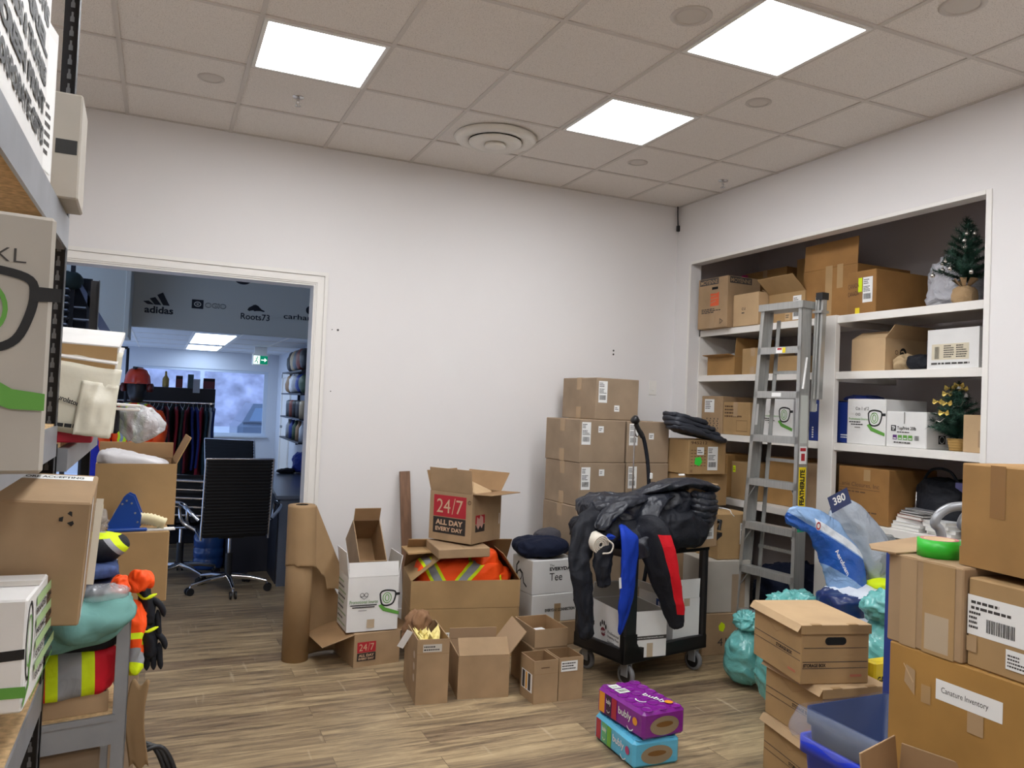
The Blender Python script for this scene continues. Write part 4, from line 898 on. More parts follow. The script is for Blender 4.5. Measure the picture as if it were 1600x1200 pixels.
def on_cart(x, y): 
    a = math.radians(CA); return CX+x*math.cos(a)-y*math.sin(a), CY+x*math.sin(a)+y*math.cos(a)
PAW = mat('paw_red', (120, 32, 44), .6)
def p_pawt(sh):
    sh.text('Professional', .215, .105, .13, .017, BLACK, .01); sh.text('Dispensing Waste', .215, .08, .13, .017, BLACK, .01); sh.text('Solutions', .215, .055, .08, .016, BLACK, .01)
def p_paw(sh):
    sh.disc(.16, .10, .03, PAW, ry=.025)
    for dx, dy in ((-.033, .035), (-.012, .052), (.012, .052), (.033, .035)): sh.disc(.16+dx, .10+dy, .009, BLACK, ry=.015)
    sh.text('PAWS', .125, .085, .07, .018, WHITE, .02, ang=8)

def p_acu(sh):
    sh.rect(0, .10, .2, .022, INK); sh.text('www.acuitycanada.com', .01, .105, .18, .011, WHITE); sh.rect(.08, .0, .04, .07, TAPEC); sh.stroke([(0, .15), (.19, .15)], .001, INK)
x, y = on_cart(-.15, -.03)
carton('white_shipping_box', 'open white box with a paw print logo on the lower shelf of the cart', x-.0, y-.01, .1615, .30, .37, .262, -2, m=WCARD, inside=GCARD, open_=True, flaps={'B': (-10, .1)}, prints=[('paw_logo', 'L', p_paw), ('lettering', 'L', p_pawt), ('black_mark', 'L', lambda sh: sh.rect(.0, .11, .05, .025, BLACK)), ('web_address_strip', 'F', lambda sh: (sh.rect(0, .10, .30, .022, INK), sh.text('www.acuitycanada.com', .10, .105, .18, .011, WHITE), sh.rect(.17, .0, .04, .08, TAPEC)))])
x, y = on_cart(.20, -.035)
BLP = mat('blue_print', (34, 62, 128), .6)
carton('white_shipping_box', 'tall open white box at the right end of the cart lower shelf', x, y, .1615, .205, .33, .29, 4.9, m=WCARD, inside=CARDD, open_=True, flaps={'F': (2, .115), 'L': (42, .09)}, prints=[('blue_logo', 'L', lambda sh: (sh.rect(.17, .19, .12, .075, BLP), sh.text('IBIS', .19, .205, .08, .045, WHITE, .02), sh.lines(.16, .02, .15, .04, 2, INK, 4))), ('tape', 'F', lambda sh: (sh.rect(.08, .0, .045, .05, TAPEC), sh.rect(.08, .245, .045, .045, TAPEC)))])
carton('cardboard_box', 'brown box on top of the cart at its right end, holding the jackets up', 3.03, 4.05, .7565, .265, .27, .385, CA, m=CARD, prints=[('shipping_label', 'F', ship_label(.13, .05, .1, .12, 3))])
t = MB().tube(catmull([(0, 0, .22), (.03, 0, .05), (.0, -.02, -.12), (-.06, -.02, -.2)], 8), .014, BLKCLOTH, n=8).build('cable', loc=(3.07, 4.33, .52)); tag(t, 'black hose end hanging behind the tall white box on the cart', 'cable')
# roll of measuring tape / cord
t = thing('cord_roll', 'white rolled belt or cord on the left of the cart top', 'roll', (2.27, 3.845, .83))
RW = mat('cream_webbing', (216, 208, 194), .7)
mb = MB()
for k in range(4): mb.lathe([(.012+k*.011, -.045), (.020+k*.011, -.046), (.021+k*.011, .045), (.012+k*.011, .045), (.012+k*.011, -.045)], RW, n=24, M=Matrix.Rotation(PI/2+.2, 4, 'X') @ Matrix.Rotation(.1, 4, 'Y'))
mb.build('rolled_webbing', t)
MB().tube(catmull([(.04, -.05, .02), (.075, -.055, -.01), (.06, -.055, -.05), (.01, -.055, -.055)], 8), .005, RW, n=6).build('loose_end', t)

# ---- the garments
def garment(name, label, loc, deg=0, cat='jacket'): return thing(name, label, cat, loc, deg)
# support: the jackets lie on the upper tray and the carton
def heap(mb, c, size, m, seed, fold=.03, rz=0, e=.62): return lump(mb, c, size, m, seed, fold*.9, 7, e=e, nu=190, nv=84, rz=rz)
t = garment('jacket', 'black jacket at the left end of the cart with a long sleeve hanging down', (2.50, 4.04, .78))
mb = MB(); heap(mb, (.02, 0, 0), (.52, .46, .17), BLKCLOTH, 21, .022); mb.build('body', t)
mb = MB(); cloth_tube(mb, [(-.08, -.04, .16), (-.24, -.12, .11), (-.33, -.19, -.02), (-.315, -.215, -.22), (-.285, -.225, -.48)], [.09, .10, .085, .075, .055], BLKCLOTH, flat=.5, wr=.013, ws=8, seed=3, upv=(.3, 1, 0), n=44, seg=18); mb.build('sleeve', t)
mb = MB(); cloth_tube(mb, [(-.08, -.1, .12), (-.17, -.19, .05), (-.20, -.22, -.08), (-.19, -.225, -.20)], [.07, .07, .06, .045], BLKCLOTH, flat=.5, wr=.012, ws=8, seed=5, upv=(.3, 1, 0), n=40, seg=16); mb.build('sleeve', t)
t = garment('jacket', 'black jacket in the middle of the cart heap, its two sleeves folded across', (2.64, 4.05, .90))
mb = MB(); heap(mb, (0, .02, 0), (.62, .40, .16), PUFFER, 33, .022); mb.build('body', t)
mb = MB(); cloth_tube(mb, [(.06, -.06, .18), (-.10, -.12, .15), (-.24, -.16, .10), (-.36, -.19, .0)], [.075, .08, .07, .055], PUFFER, flat=.45, wr=.013, ws=9, seed=7, n=44, seg=18); mb.build('sleeve', t)
mb = MB(); cloth_tube(mb, [(.16, -.10, .19), (.0, -.18, .13), (-.07, -.22, .02), (-.13, -.25, -.08), (-.10, -.255, -.16)], [.07, .08, .075, .07, .055], PUFFER, flat=.45, wr=.013, ws=9, seed=9, n=44, seg=18); mb.build('sleeve', t)
t = garment('jacket', 'puffy black jacket rolled over the right end of the cart heap', (2.93, 4.05, .98))
mb = MB(); heap(mb, (-.02, 0, -.12), (.46, .36, .27), PUFFER, 41, .022, rz=.15); mb.build('body', t)
mb = MB()
for k in range(6): cloth_tube(mb, [(.0, -.17, .02+.034*k-.08), (.09, -.20+.008*abs(k-3), .0+.034*k-.08), (.18, -.16+.015*abs(k-3), .01+.032*k-.08), (.22, -.05, .02+.03*k-.08)], [.026, .034, .034, .022], PUFFER, flat=.9, wr=.007, ws=14, seed=k+50, n=22, seg=10)
mb.build('quilted_sleeve', t)
mb = MB(); cloth_tube(mb, [(-.34, -.08, .10), (-.16, -.12, .155), (.04, -.12, .165), (.22, -.1, .13)], [.05, .10, .11, .07], PUFFER, flat=.32, wr=.010, ws=8, seed=13, n=44, seg=18); mb.build('collar', t)
MB().box(-.1, -.235, .138, -.06, -.229, .148, WHITE).build('brand_tag', t, rot=(-.3, 0, 0), loc=(0, -.0, .02))
MB().tube(catmull([(.24, -.13, .02), (.29, -.17, .01), (.3, -.18, -.01), (.33, -.17, -.03)], 5), .003, WHITE, n=6).build('drawcord', t)
t = garment('fleece_jacket', 'black jacket under the heap hanging over the front of the cart', (2.80, 3.92, .77))
mb = MB(); heap(mb, (0, 0, 0), (.54, .28, .22), BLKCLOTH, 51, .02, rz=.2); mb.build('body', t)
# red / black and blue sleeved tops hanging down the front
t = garment('sports_top', 'black top with a red panelled sleeve hanging over the front of the cart', (2.57, 3.79, .80), cat='top')
REDSL = banded('red_black_sleeve', (27, 29, 36), [((212, 24, 38), [((1, 0, .34), .037, 1), ((0, 0, 1), -.37, .085)])])
mb = MB(); cloth_tube(mb, [(-.04, .06, .10), (.0, -.03, .085), (.035, -.06, -.02), (.09, -.065, -.18), (.15, -.06, -.34), (.175, -.06, -.46)], [.08, .10, .10, .085, .065, .04], REDSL, flat=.35, wr=.008, ws=6, seed=15, n=36, seg=14, upv=(0, 1, 0))
mb.build('sleeve', t)
mb = MB(); lump(mb, (0, .08, .02), (.26, .2, .08), BLKCLOTH, 61, .012, 9); mb.build('body', t)
t = garment('sports_top', 'royal blue and black top hanging left of the red sleeve on the cart', (2.44, 3.80, .80), cat='top')
mb = MB(); cloth_tube(mb, [(.02, .05, .10), (.0, -.03, .06), (-.01, -.05, -.1), (-.025, -.05, -.28), (-.05, -.045, -.47)], [.055, .075, .07, .06, .02], BLUEC, flat=.32, wr=.008, ws=6, seed=17, n=32, seg=12, upv=(0, 1, 0))
mb.build('sleeve', t)
mb = MB(); lump(mb, (-.02, .1, .02), (.3, .2, .07), BLUEC, 66, .012, 9); mb.build('body', t)
t = MB().box(-.008, -.0008, -.06, .008, .0008, 0, WHITE).build('price_tag', loc=(2.335, 3.69, .66), rot=(.05, -.15, .2)); tag(t, 'white paper tag hanging from the clothes at the front of the cart', 'tag')

# ================================================================ STEPLADDER
yw = math.radians(-83.9); TX, TY, TZ = 3.655, 3.959, 2.313
rx = Vector((math.cos(yw), math.sin(yw), 0)); fx = Vector((-math.sin(yw), math.cos(yw), 0)); lean = .041
dn = (-fx*math.sin(lean)-Vector((0, 0, math.cos(lean)))).normalized()
t = thing('stepladder', 'tall aluminium stepladder with a yellow side label, folded and leaning at the recess shelves', 'ladder', (TX, TY, 0))
org = Vector((TX, TY, TZ)); base = Vector((TX, TY, 0)); LT = TZ/abs(dn.z)
def lp(s, side, f): return org+dn*s+rx*side+fx*f-base
def railbox(mb, s0, h0, s1, h1, f0, f1, th, m):
    """tapering rail: at s0 half width h0, at s1 half width h1"""
    sg = 1 if h0 > 0 else -1; q = []
    for s, h in ((s0, h0), (s1, h1)):
        for f in (f0, f1):
            for k in (0, -sg*th): q.append(lp(s, h+k, f))
    mb.add(q, [(0, 1, 3, 2), (4, 6, 7, 5), (0, 4, 5, 1), (2, 3, 7, 6), (0, 2, 6, 4), (1, 5, 7, 3)], m)
hw = lambda s: (.333+.069*s)/2
for sg in (-1, 1):
    mb = MB(); railbox(mb, .02, sg*hw(0), LT-.03, sg*hw(LT), 0, .092, .0035, ALU); railbox(mb, .02, sg*hw(0), LT-.03, sg*hw(LT), 0, .004, .028, ALU); railbox(mb, .02, sg*hw(0), LT-.03, sg*hw(LT), .088, .092, .028, ALU)
    mb.build('front_rail', t)
    mb = MB(); railbox(mb, .1, sg*(hw(0)-.045), LT-.03, sg*(hw(LT)-.075), .105, .14, .004, ALU); railbox(mb, .1, sg*(hw(0)-.045), LT-.03, sg*(hw(LT)-.075), .105, .109, .03, ALU)
    mb.build('rear_rail', t)
    mb = MB(); railbox(mb, LT-.05, sg*(hw(LT)+.004), LT-.002, sg*(hw(LT)+.005), -.006, .08, .035, BLKPLASTIC); mb.build('foot', t)
mb = MB(); railbox(mb, 0, hw(0)+.012, .045, hw(0)+.012, -.012, .15, hw(0)*2+.024, ALU); mb.build('top_cap', t)
sp = .288
for k in range(1, 8):
    s = k*sp; h = hw(s)-.003
    mb = MB(); railbox(mb, s, h, s+.006, h, .002, .076, h*2, ALU); railbox(mb, s, h, s+.045, h, .0, .004, h*2, ALU); railbox(mb, s, h, s+.03, h, .072, .076, h*2, ALU); st = mb.build('step', t)
    if k == 1:
        mb = MB(); c = lp(s+.022, -.02, -.0012)
        sh = MB(); railbox(sh, s+.006, .03, s+.04, .03, -.0015, -.0005, .05, WHITE); railbox(sh, s+.006, .055, s+.04, .055, -.0015, -.0005, .024, mat('yellow_label', (232, 208, 30), .6)); railbox(sh, s+.008, .025, s+.02, .025, -.0025, -.0015, .035, REDINK); sh.build('warning_label', st)
    if k == 2:
        sh = MB(); railbox(sh, s+.01, .04, s+.035, .04, -.0015, -.0005, .075, WHITE); sh.build('label', st)
for k in (1, 3, 5):
    s = k*sp+.15; h = hw(s)-.06; mb = MB(); railbox(mb, s, h, s+.02, h, .1, .118, h*2, ALU); mb.build('rear_brace', t)
for k in (4, 5, 6):
    for sg in (-1, 1):
        s = k*sp; mb = MB(); a = lp(s+.13, sg*(hw(s)-.006), .02); b = lp(s+.012, sg*(hw(s)-.08), .03); mb.tube([a, b], .005, ALU, n=6); mb.build('step_brace', t)
mb = MB(); a = lp(.36, hw(.3)+.008, .05); b = lp(.56, hw(.5)+.008, .02); mb.tube([a, b], .009, mat('pale_aluminium', (214, 214, 212), .4, metal=.3), n=6, flat=.4); mb.build('spreader', t)
# side rail of the folding pail shelf sticking up at the right
mb = MB(); railbox(mb, -.03, hw(0)+.05, .62, hw(.62)+.035, .095, .145, .012, ALU); railbox(mb, -.03, hw(0)+.072, .62, hw(.62)+.057, .105, .14, .016, ALU); railbox(mb, -.03, hw(0)+.030, .7, hw(.62)+.015, .10, .14, .014, ALU); mb.build('extension_rail', t)
mb = MB(); railbox(mb, -.055, hw(0)+.076, -.01, hw(0)+.076, .09, .15, .05, BLKPLASTIC); mb.build('rubber_cap', t)
mb = MB(); railbox(mb, .06, hw(0)+.08, .075, hw(0)+.08, .085, .155, .07, ALU); mb.build('strap', t)
# side labels, on the outer face of the right rail, turned towards the viewer's left: they sit on the front flange
YL = mat('feather_yellow', (240, 214, 30), .5); GRN = mat('safety_green', (30, 150, 110), .5)
def flange_label(name, s0, s1, m, extra=None):
    mb = MB(); railbox(mb, s0, hw(s0)+.0012, s1, hw(s1)+.0012, .014, .078, .0011, m)
    o = mb.build(name, t)
    if extra:
        vs, fs = text_mesh(extra, .05); x0 = min(v[0] for v in vs); x1 = max(v[0] for v in vs); y0 = min(v[1] for v in vs); y1 = max(v[1] for v in vs); L = (s1-s0)*.88
        P = []
        for a, b in vs:
            s = s1-(s1-s0)*.06-(a-x0)/(x1-x0)*L; P.append(lp(s, hw(s)+.0022, .066-(b-y0)/(y1-y0)*.042))
        tb = MB(); tb.add(P, fs, BLACK); tb.build('lettering', o)
    return o
flange_label('label', .60, .90, mat('instruction_label', (196, 200, 194), .5)); flange_label('label', .92, 1.03, WHITE); flange_label('brand_label', 1.05, 1.30, YL, 'FEATHERLITE'); flange_label('label', 1.32, 1.45, GRN)
sh = MB(); railbox(sh, .93, hw(.93)+.002, .95, hw(.95)+.002, .02, .07, .0008, REDINK); railbox(sh, .965, hw(.965)+.002, 1.01, hw(1.01)+.002, .03, .062, .0008, REDINK); sh.build('label_print', t)
mb = MB(); railbox(mb, .66, -(hw(.66)-.006), .80, -(hw(.8)-.006), .02, .05, .0015, WHITE); mb.build('label', t)

def face_tape(x, y, w, h, m=TAPE): return lambda sh: sh.rect(x, y, w, h, m)
# ================================================================ BAGS AT THE LADDER'S FOOT
TEALB = film('teal_plastic', (112, 190, 186), .86, .14, 1.0, 12)
def bag(name, label, c, size, m, seed, knot=True, fold=.03, fs=6, e=.85, neck=.35, prints=None, rot=None):
    t = thing(name, label, 'bag', c)
    if rot: t.rotation_euler = rot
    H_ = size[2]
    def fn(p):
        f = max(0, (p.z/H_-.6)/.4); k = 1-(1-neck)*min(1, f)**1.2; return Vector((p.x*k, p.y*k, p.z))
    mb = MB(); lump(mb, (0, 0, 0), size, m, seed, fold*.55, fs*.8, e=e, nu=130, nv=70, fn=fn if knot else None); mb.build('body', t)
    if knot:
        mb = MB(); lump(mb, (0, 0, H_*.93), (size[0]*neck*1.4, size[1]*neck*1.4, H_*.22), m, seed+9, fold*.9, 20, e=1); mb.build('gathered_top', t)
    return t
t = bag('plastic_bag', 'tall teal plastic bag standing on the floor at the foot of the ladder', (3.20, 3.66, 0), (.26, .26, .36), TEALB, 3, neck=.4)
MB().box(-.05, -.001, 0, .05, .001, .11, GCARD).build('printed_label', t, loc=(.03, -.135, .06), rot=(-.1, 0, -.3))
bag('plastic_bag', 'teal bag behind the top storage box, below the white printed bags', (3.12, 3.22, 0), (.34, .34, .56), TEALB, 8, neck=.5)
t = bag('plastic_bag', 'large teal bag right of the storage boxes with dark printed panels', (3.22, 2.72, 0), (.34, .32, .66), TEALB, 12, neck=.55, fold=.025)
for k in range(3): MB().box(-.03, -.002, 0, .03, .002, .085, mat('bag_panel', (112, 132, 134), .4, bump=.4), c=.002).build('printed_panel', t, loc=(-.085, -.165, .40-.1*k), rot=(0, 0, -.3))
bag('bin_bag', 'black shiny bin bag under the recess shelves right of the ladder', (4.33, 3.2, 0), (.5, .5, .66), BAGBLK, 17, neck=.6)
bag('bin_bag', 'black bin bag on the floor behind the ladder', (4.28, 3.78, 0), (.4, .32, .62), BAGBLK, 19, neck=.6)
mb = MB(); lump(mb, (0, 0, 0), (.5, .45, .55), NAVY, 23, .03, 7); t = mb.build('garment_heap', loc=(4.2, 4.35, 0)); tag(t, 'dark clothing heaped on the floor inside the recess behind the ladder', 'clothing')

CLEAR = film('clear_plastic', (214, 222, 232), .42, .12, .7, 16)
PRBLUE = mat('bag_print_blue', (34, 92, 176), .3, spec=.6); PRNAVY = mat('bag_print_navy', (24, 44, 96), .3, spec=.6); BAGW = mat('bag_print_white', (214, 220, 230), .3, bump=.3, bs=20, spec=.6)
LTB = banded('bag_print_blue_white', (134, 168, 210), [((30, 88, 176), [((.62, 0, 1), .2, .345), ((0, 0, 1), .1, 1)]), ((222, 228, 236), [((.62, 0, 1), .352, .395), ((1, 0, 0), -.1, 1)])], .25, .6, (.6, 9, .006)); BAGG = film('bag_grey_film', (176, 186, 198), .85, .2, .6, 18)
def paint(mb, rule):
    for fi, f in enumerate(mb.f):
        c = sum((Vector(mb.v[i]) for i in f), Vector())/len(f); m = rule(c)
        if m: mb.mi[fi] = mb.idx(m)
# long printed bag slumped from upper left to lower right
t = thing('packaged_bag', 'blue and white printed plastic pack slumped against the ladder', 'bag', (3.22, 3.05, .60))
mb = MB(); cloth_tube(mb, [(-.22, .12, .46), (-.10, .08, .44), (.0, .05, .36), (.08, .02, .22), (.10, .0, .08)], [.04, .07, .095, .11, .10], LTB, flat=.6, wr=.012, ws=7, seed=71, n=48, seg=18, upv=(0, 1, 0))
mb.v = mb.v; mb.build('body', t)
sh = Sheet(); sh.text('Aerofoam', 0, 0, .16, .03, WHITE, .02); sh.mb.build('lettering', t, loc=(-.075, -.075, .305), rot=(PI/2-.2, .95, .05))
sh = Sheet(); sh.disc(0, 0, .022, WHITE); sh.ring(0, 0, .016, .008, REDINK); sh.mb.build('round_logo', t, loc=(-.125, -.01, .425), rot=(PI/2, 0, .2))
t = thing('packaged_bag', 'clear plastic pack with a navy 380 label leaning at the shelf post', 'bag', (3.42, 3.02, .60))
mb = MB(); cloth_tube(mb, [(-.16, .10, .50), (-.06, .06, .45), (.06, .02, .30), (.16, .0, .14), (.2, -.02, .05)], [.07, .09, .10, .10, .08], BAGG, flat=.45, wr=.012, ws=7, seed=75, n=48, seg=18, upv=(0, 1, 0)); mb.build('body', t)
sh = Sheet(); sh.rect(0, 0, .15, .085, PRNAVY); sh.text('380', .03, .03, .09, .04, WHITE, .02); sh.mb.build('printed_label', t, loc=(-.255, -.0, .49), rot=(PI/2-.1, -.35, .05))
sh = Sheet(); sh.lines(0, 0, .06, .1, 5, INK, 3); sh.mb.build('small_print', t, loc=(.10, -.08, .17), rot=(PI/2, .8, .1))
t = thing('packaged_bag', 'white padded pack with a dark blue print lying on the bags behind the storage boxes', 'bag', (3.32, 2.98, .56))
mb = MB(); lump(mb, (0, 0, 0), (.42, .28, .15), BAGW, 31, .014, 9, e=.6, nu=80, nv=36, rz=-.25); paint(mb, lambda c: PRNAVY if c.x < -.07 and c.z > .03 and c.z+c.x*.9 < .04 else None); mb.build('body', t)
t = thing('packaged_bag', 'flat white and blue printed pack under the padded pack', 'bag', (3.24, 2.90, .50))
mb = MB(); lump(mb, (0, 0, 0), (.44, .26, .085), BAGW, 37, .014, 11, e=.7, nu=80, nv=30, rz=-.1); paint(mb, lambda c: PRNAVY if noise.noise(Vector((c.x*9, c.y*9, 3))) > .08 else None); mb.build('body', t)
mb = MB(); lump(mb, (0, 0, 0), (.3, .3, .24), film('clear_crumple', (150, 156, 160), .45, .08, 1.2, 18), 41, .035, 9, nu=80, nv=40); t = mb.build('plastic_bag', loc=(3.58, 3.14, .70)); tag(t, 'crumpled clear plastic over dark things under the lowest recess shelf', 'bag')
bag('bin_bag', 'dark bag of clothes under the crumpled clear plastic', (3.60, 3.16, 0), (.30, .30, .70), BAGBLK, 43, neck=.8, knot=False)
mb = MB(); lump(mb, (0, 0, 0), (.16, .12, .05), LIME, 45, .008, 9); t = mb.build('hi_vis_garment', loc=(3.49, 2.99, .70)); tag(t, 'lime green garment edge below the clear plastic', 'clothing')

# ================================================================ STORAGE BOXES
def storage_box(label, x, y, z, deg, h=.242, flip=1, w=.305, d=.40):
    t = thing('storage_box', label, 'box', (x, y, z), deg, group='cardboard storage boxes in one stack'); m = CARD2
    b = MB(); b.box(-w/2, -d/2, 0, w/2, d/2, h-.006, m, c=.003); b.build('body', t)
    sh = Sheet()
    sh.rects([(.01, h*.60, w-.02, .0022), (.006, h*.365, w-.012, .0028), (.006, h*.26, w-.012, .0022)], INK); sh.text('STORAGE BOX', .01, h*.285, .1, .014, BLACK, .03); sh.rect(w-.085, h*.115, .052, .01, mat('faded_red', (186, 112, 84), .7))
    place_sheet(sh, 'printed_lines', t, 'F', (w, d, h))
    sh = Sheet(); sh.poly([(w*.5+sx_*.032+.016*math.sin(a_), h*.72+.016*math.cos(a_)*1.0) for sx_, A_ in ((1, range(9)), (-1, range(8, 17))) for a_ in [k_*PI/8 for k_ in A_]], HOLE); place_sheet(sh, 'hand_hole', t, 'F', (w, d, h))
    sh = Sheet(); sh.rects([(.006, h*.5, d-.012, .0028), (.006, h*.38, d-.012, .0022)], INK); sh.text('STORAGE BOX', .20, h*.41, .13, .015, BLACK, .03); sh.rect(d-.1, h*.14, .06, .01, mat('faded_red', (186, 112, 84), .7)); sh.stroke([(.12, h*.8), (.2, h*.66), (.28, h*.8)], .002, CARDD)
    place_sheet(sh, 'printed_lines', t, 'L', (w, d, h))
    b = MB(); e = .006; LH = .038
    b.box(-w/2-e, -d/2-e, h-.005, w/2+e, d/2+e, h, CARD3, c=.002)
    b.box(-w/2-e, -d/2-e, h-LH, w/2+e, -d/2-.001, h-.004, m); b.box(-w/2-e, d/2+.001, h-LH, w/2+e, d/2+e, h-.004, m)
    b.box(w/2+.001, -d/2-e, h-LH, w/2+e, d/2+e, h-.004, m)
    b.add([(-w/2-e, -d/2-e, h-.003), (-w/2-e, d/2+e, h-.003), (-w/2-e-.016, d/2+e, h-LH*.75), (-w/2-e-.016, -d/2-e, h-LH*.75)], [(0, 1, 2, 3)], CARD3)
    for xx in (-.09, .075): b.box(xx-.022, -d/2-e-.001, h-.004, xx+.022, -d/2+.012, h+.0008, m)
    b.build('lid', t)
    return t
storage_box('lidded cardboard storage box at the top of its stack', 2.632, 2.62, .4865, -13.9)
storage_box('middle cardboard storage box, partly behind the blue bin liner', 2.675, 2.57, .243, -9)
storage_box('bottom cardboard storage box on the floor with a dented side', 2.66, 2.56, 0, -11)

# ================================================================ RECYCLING BINS
BB = mat('recycling_blue', (24, 58, 214), .35, spec=.5); DB = mat('dark_blue_plastic', (28, 48, 92), .4, spec=.5)
def bin_(mb, w, d, h, m, taper=.82, th=.004, rim=.014, z0=0):
    for (sw, k) in ((1, 0), (1, 1)):
        pass
    def ring(s, z, ins=0): return [((sx*(w/2*s-ins)), (sy*(d/2*s-ins)), z) for sx, sy in ((-1, -1), (1, -1), (1, 1), (-1, 1))]
    def rring(s, z, ins=0, r=.03):
        o = []
        for sx, sy, a0 in ((1, -1, -PI/2), (1, 1, 0), (-1, 1, PI/2), (-1, -1, PI)):
            cx, cy = sx*(w/2*s-ins-r), sy*(d/2*s-ins-r)
            for i in range(5): o.append((cx+r*math.cos(a0+i*PI/8), cy+r*math.sin(a0+i*PI/8), z))
        return o
    R = [rring(taper, z0), rring(1, h-.05), rring(1.0, h-.05, -rim), rring(1, h, -rim), rring(1, h, 0), rring(taper, z0+.01, th)]
    vs = [p for q in R for p in q]; n = 20
    mb.add(vs, [(i*n+j, i*n+(j+1) % n, (i+1)*n+(j+1) % n, (i+1)*n+j) for i in range(5) for j in range(n)]+[list(range(n))[::-1], list(range(5*n, 6*n))], m, True)
t = thing('recycling_bin', 'bright blue recycling bin between the storage boxes and the big cartons', 'bin', (2.235, 1.875, 0))
mb = MB(); bin_(mb, .40, .33, .505, BB); mb.build('body', t)
LIN = film('clear_bag_liner', (214, 226, 246), .20, .08, 0, 10)
def liner(u, v):
    per = u*4; sx = .2; sy = .165; k = int(per) % 4; f = per-int(per); c = [(-sx, -sy), (sx, -sy), (sx, sy), (-sx, sy)]
    a, b = c[k], c[(k+1) % 4]; x = a[0]+(b[0]-a[0])*f; y = a[1]+(b[1]-a[1])*f
    o = 1.06+.03*noise.noise(Vector((u*12, v*2, 5))); z = .603-.11*v-.03*noise.noise(Vector((math.cos(u*6.28)*1.5, math.sin(u*6.28)*1.5, 2)))*v*2
    return Vector((x*o*(1+.10*math.sin(v*2.5)), y*o*(1+.10*math.sin(v*2.5)), z))
mb = MB(); sheet_grid(mb, liner, 96, 12, LIN); mb.build('bag_liner', t)
t = thing('recycling_bin', 'dark blue bin nested inside the bright blue recycling bin', 'bin', (2.235, 1.875, .10))
mb = MB(); bin_(mb, .385, .315, .50, DB, taper=.78, rim=.008); mb.build('body', t)

# ================================================================ BIG CARTONS AT THE RIGHT
def p_can2(sh):
    sh.rect(.155, .385, .19, .055, WHITE); sh.text('Canature Inventory', .172, .402, .135, .02, BLACK, .0)
    sh.rect(.11, .36, .03, .05, CARD2); sh.rect(.25, .33, .045, .055, TAPE); sh.poly([(.055, .40), (.09, .37), (.09, .44), (.06, .45)], TAPE); sh.stroke([(.052, .45), (.085, .405)], .003, CARD3)
X0 = 2.0
carton('cardboard_box', 'plain brown carton on the floor under the Canature Inventory carton', X0+.25, 1.38, 0, .60, .50, .425, -90, m=CARDY)
carton('cardboard_box', 'large brown carton labelled Canature Inventory', X0+.25, 1.377, .4265, .60, .50, .50, -90, m=CARDR, prints=[('paper_label', 'F', p_can2)])
carton('cardboard_box', 'taped brown carton on the Canature Inventory carton, with the green tape roll on top', X0+.20, 1.565, .9275, .243, .40, .255, -91, m=CARD, prints=[('tape', 'F', lambda sh: (sh.rect(.045, .0, .055, .255, TAPE), sh.rect(.12, .0, .1, .255, CARD2), sh.rect(.128, .01, .075, .10, TAPEC), sh.rect(.0, .25, .24, .004, CARD3)))])
def p_b(sh):
    sh.rect(.0, .085, .16, .105, WHITE); sh.lines(.01, .15, .12, .03, 2, INK, 3); sh.lines(.005, .1, .04, .05, 4, INK, 5); sh.barcode(.055, .10, .08, .035, seed=4)
    sh.rect(.11, .025, .07, .05, WHITE); sh.lines(.115, .03, .05, .035, 4, INK, 8); sh.rect(.17, .15, .06, .06, WHITE); sh.rect(.0, .04, .03, .04, TAPE); sh.rect(.165, .0, .05, .22, TAPE)
carton('cardboard_box', 'brown carton with a large white barcode label, right of the taped carton', X0+.215, 1.25, .9275, .37, .42, .235, -92, m=CARD2, prints=[('shipping_label', 'F', p_b)])
carton('cardboard_box', 'top brown carton at the right edge with tape down its side', X0+.24, 1.27, 1.1845, .42, .42, .28, -95, m=CARDY, prints=[('tape', 'F', lambda sh: (sh.rect(.09, .14, .045, .14, mat('brown_tape', (146, 110, 70), .25)), sh.rect(.0, .0, .42, .05, CARDY)))])
t = thing('tape_roll', 'roll of bright green tape on the taped carton', 'tape', (2.10, 1.60, 1.1835))
mb = MB(); mb.lathe([(.042, 0), (.058, 0), (.058, .05), (.042, .05), (.042, 0)], mat('green_tape', (50, 190, 50), .35), n=36); mb.build('tape', t)
mb = MB(); mb.lathe([(.038, .0), (.0421, .0), (.0421, .0505), (.038, .0505), (.038, 0)], mat('tape_core', (214, 190, 150), .6), n=30); mb.build('core', t)
MB().lathe([(.0432, .0508), (.052, .0508)], mat('pink_print', (206, 120, 130), .6), n=30).build('printed_ring', t)
t = thing('cardboard_flap', 'loose brown cardboard flap sticking out behind the taped carton', 'cardboard', (2.16, 1.775, 1.184))
MB().prism([(-.17, -.12), (.17, -.12), (.20, .10), (-.12, .02), (-.19, -.05)], 0, .004, CARD).build('sheet', t)
BLUEST = mat('blue_strip', (40, 62, 140), .5)
carton('blue_box', 'tall narrow blue box standing behind the taped carton', 2.675, 2.17, 0, .10, .12, 1.07, 0, m=BLUEST)
GT = mat('grey_tube', (150, 152, 156), .3, metal=.3, spec=.6)
t = thing('hand_truck', 'hand truck with bent grey tube handle behind the right cartons', 'hand truck', (2.74, 2.03, 0), -25)
for x in (-.04, .06):
    MB().tube(catmull([(x, 0, .1), (x, 0, .7), (x, 0, 1.12), (x-.03+.0, 0, 1.2), (x+.02, 0, 1.255), (x+.12, -.02, 1.27), (x+.3, -.05, 1.275)], 9), .017, GT, n=14).build('tube', t)
MB().box(-.1, -.12, .0, .3, .1, .012, GT, c=.002).build('toe_plate', t)
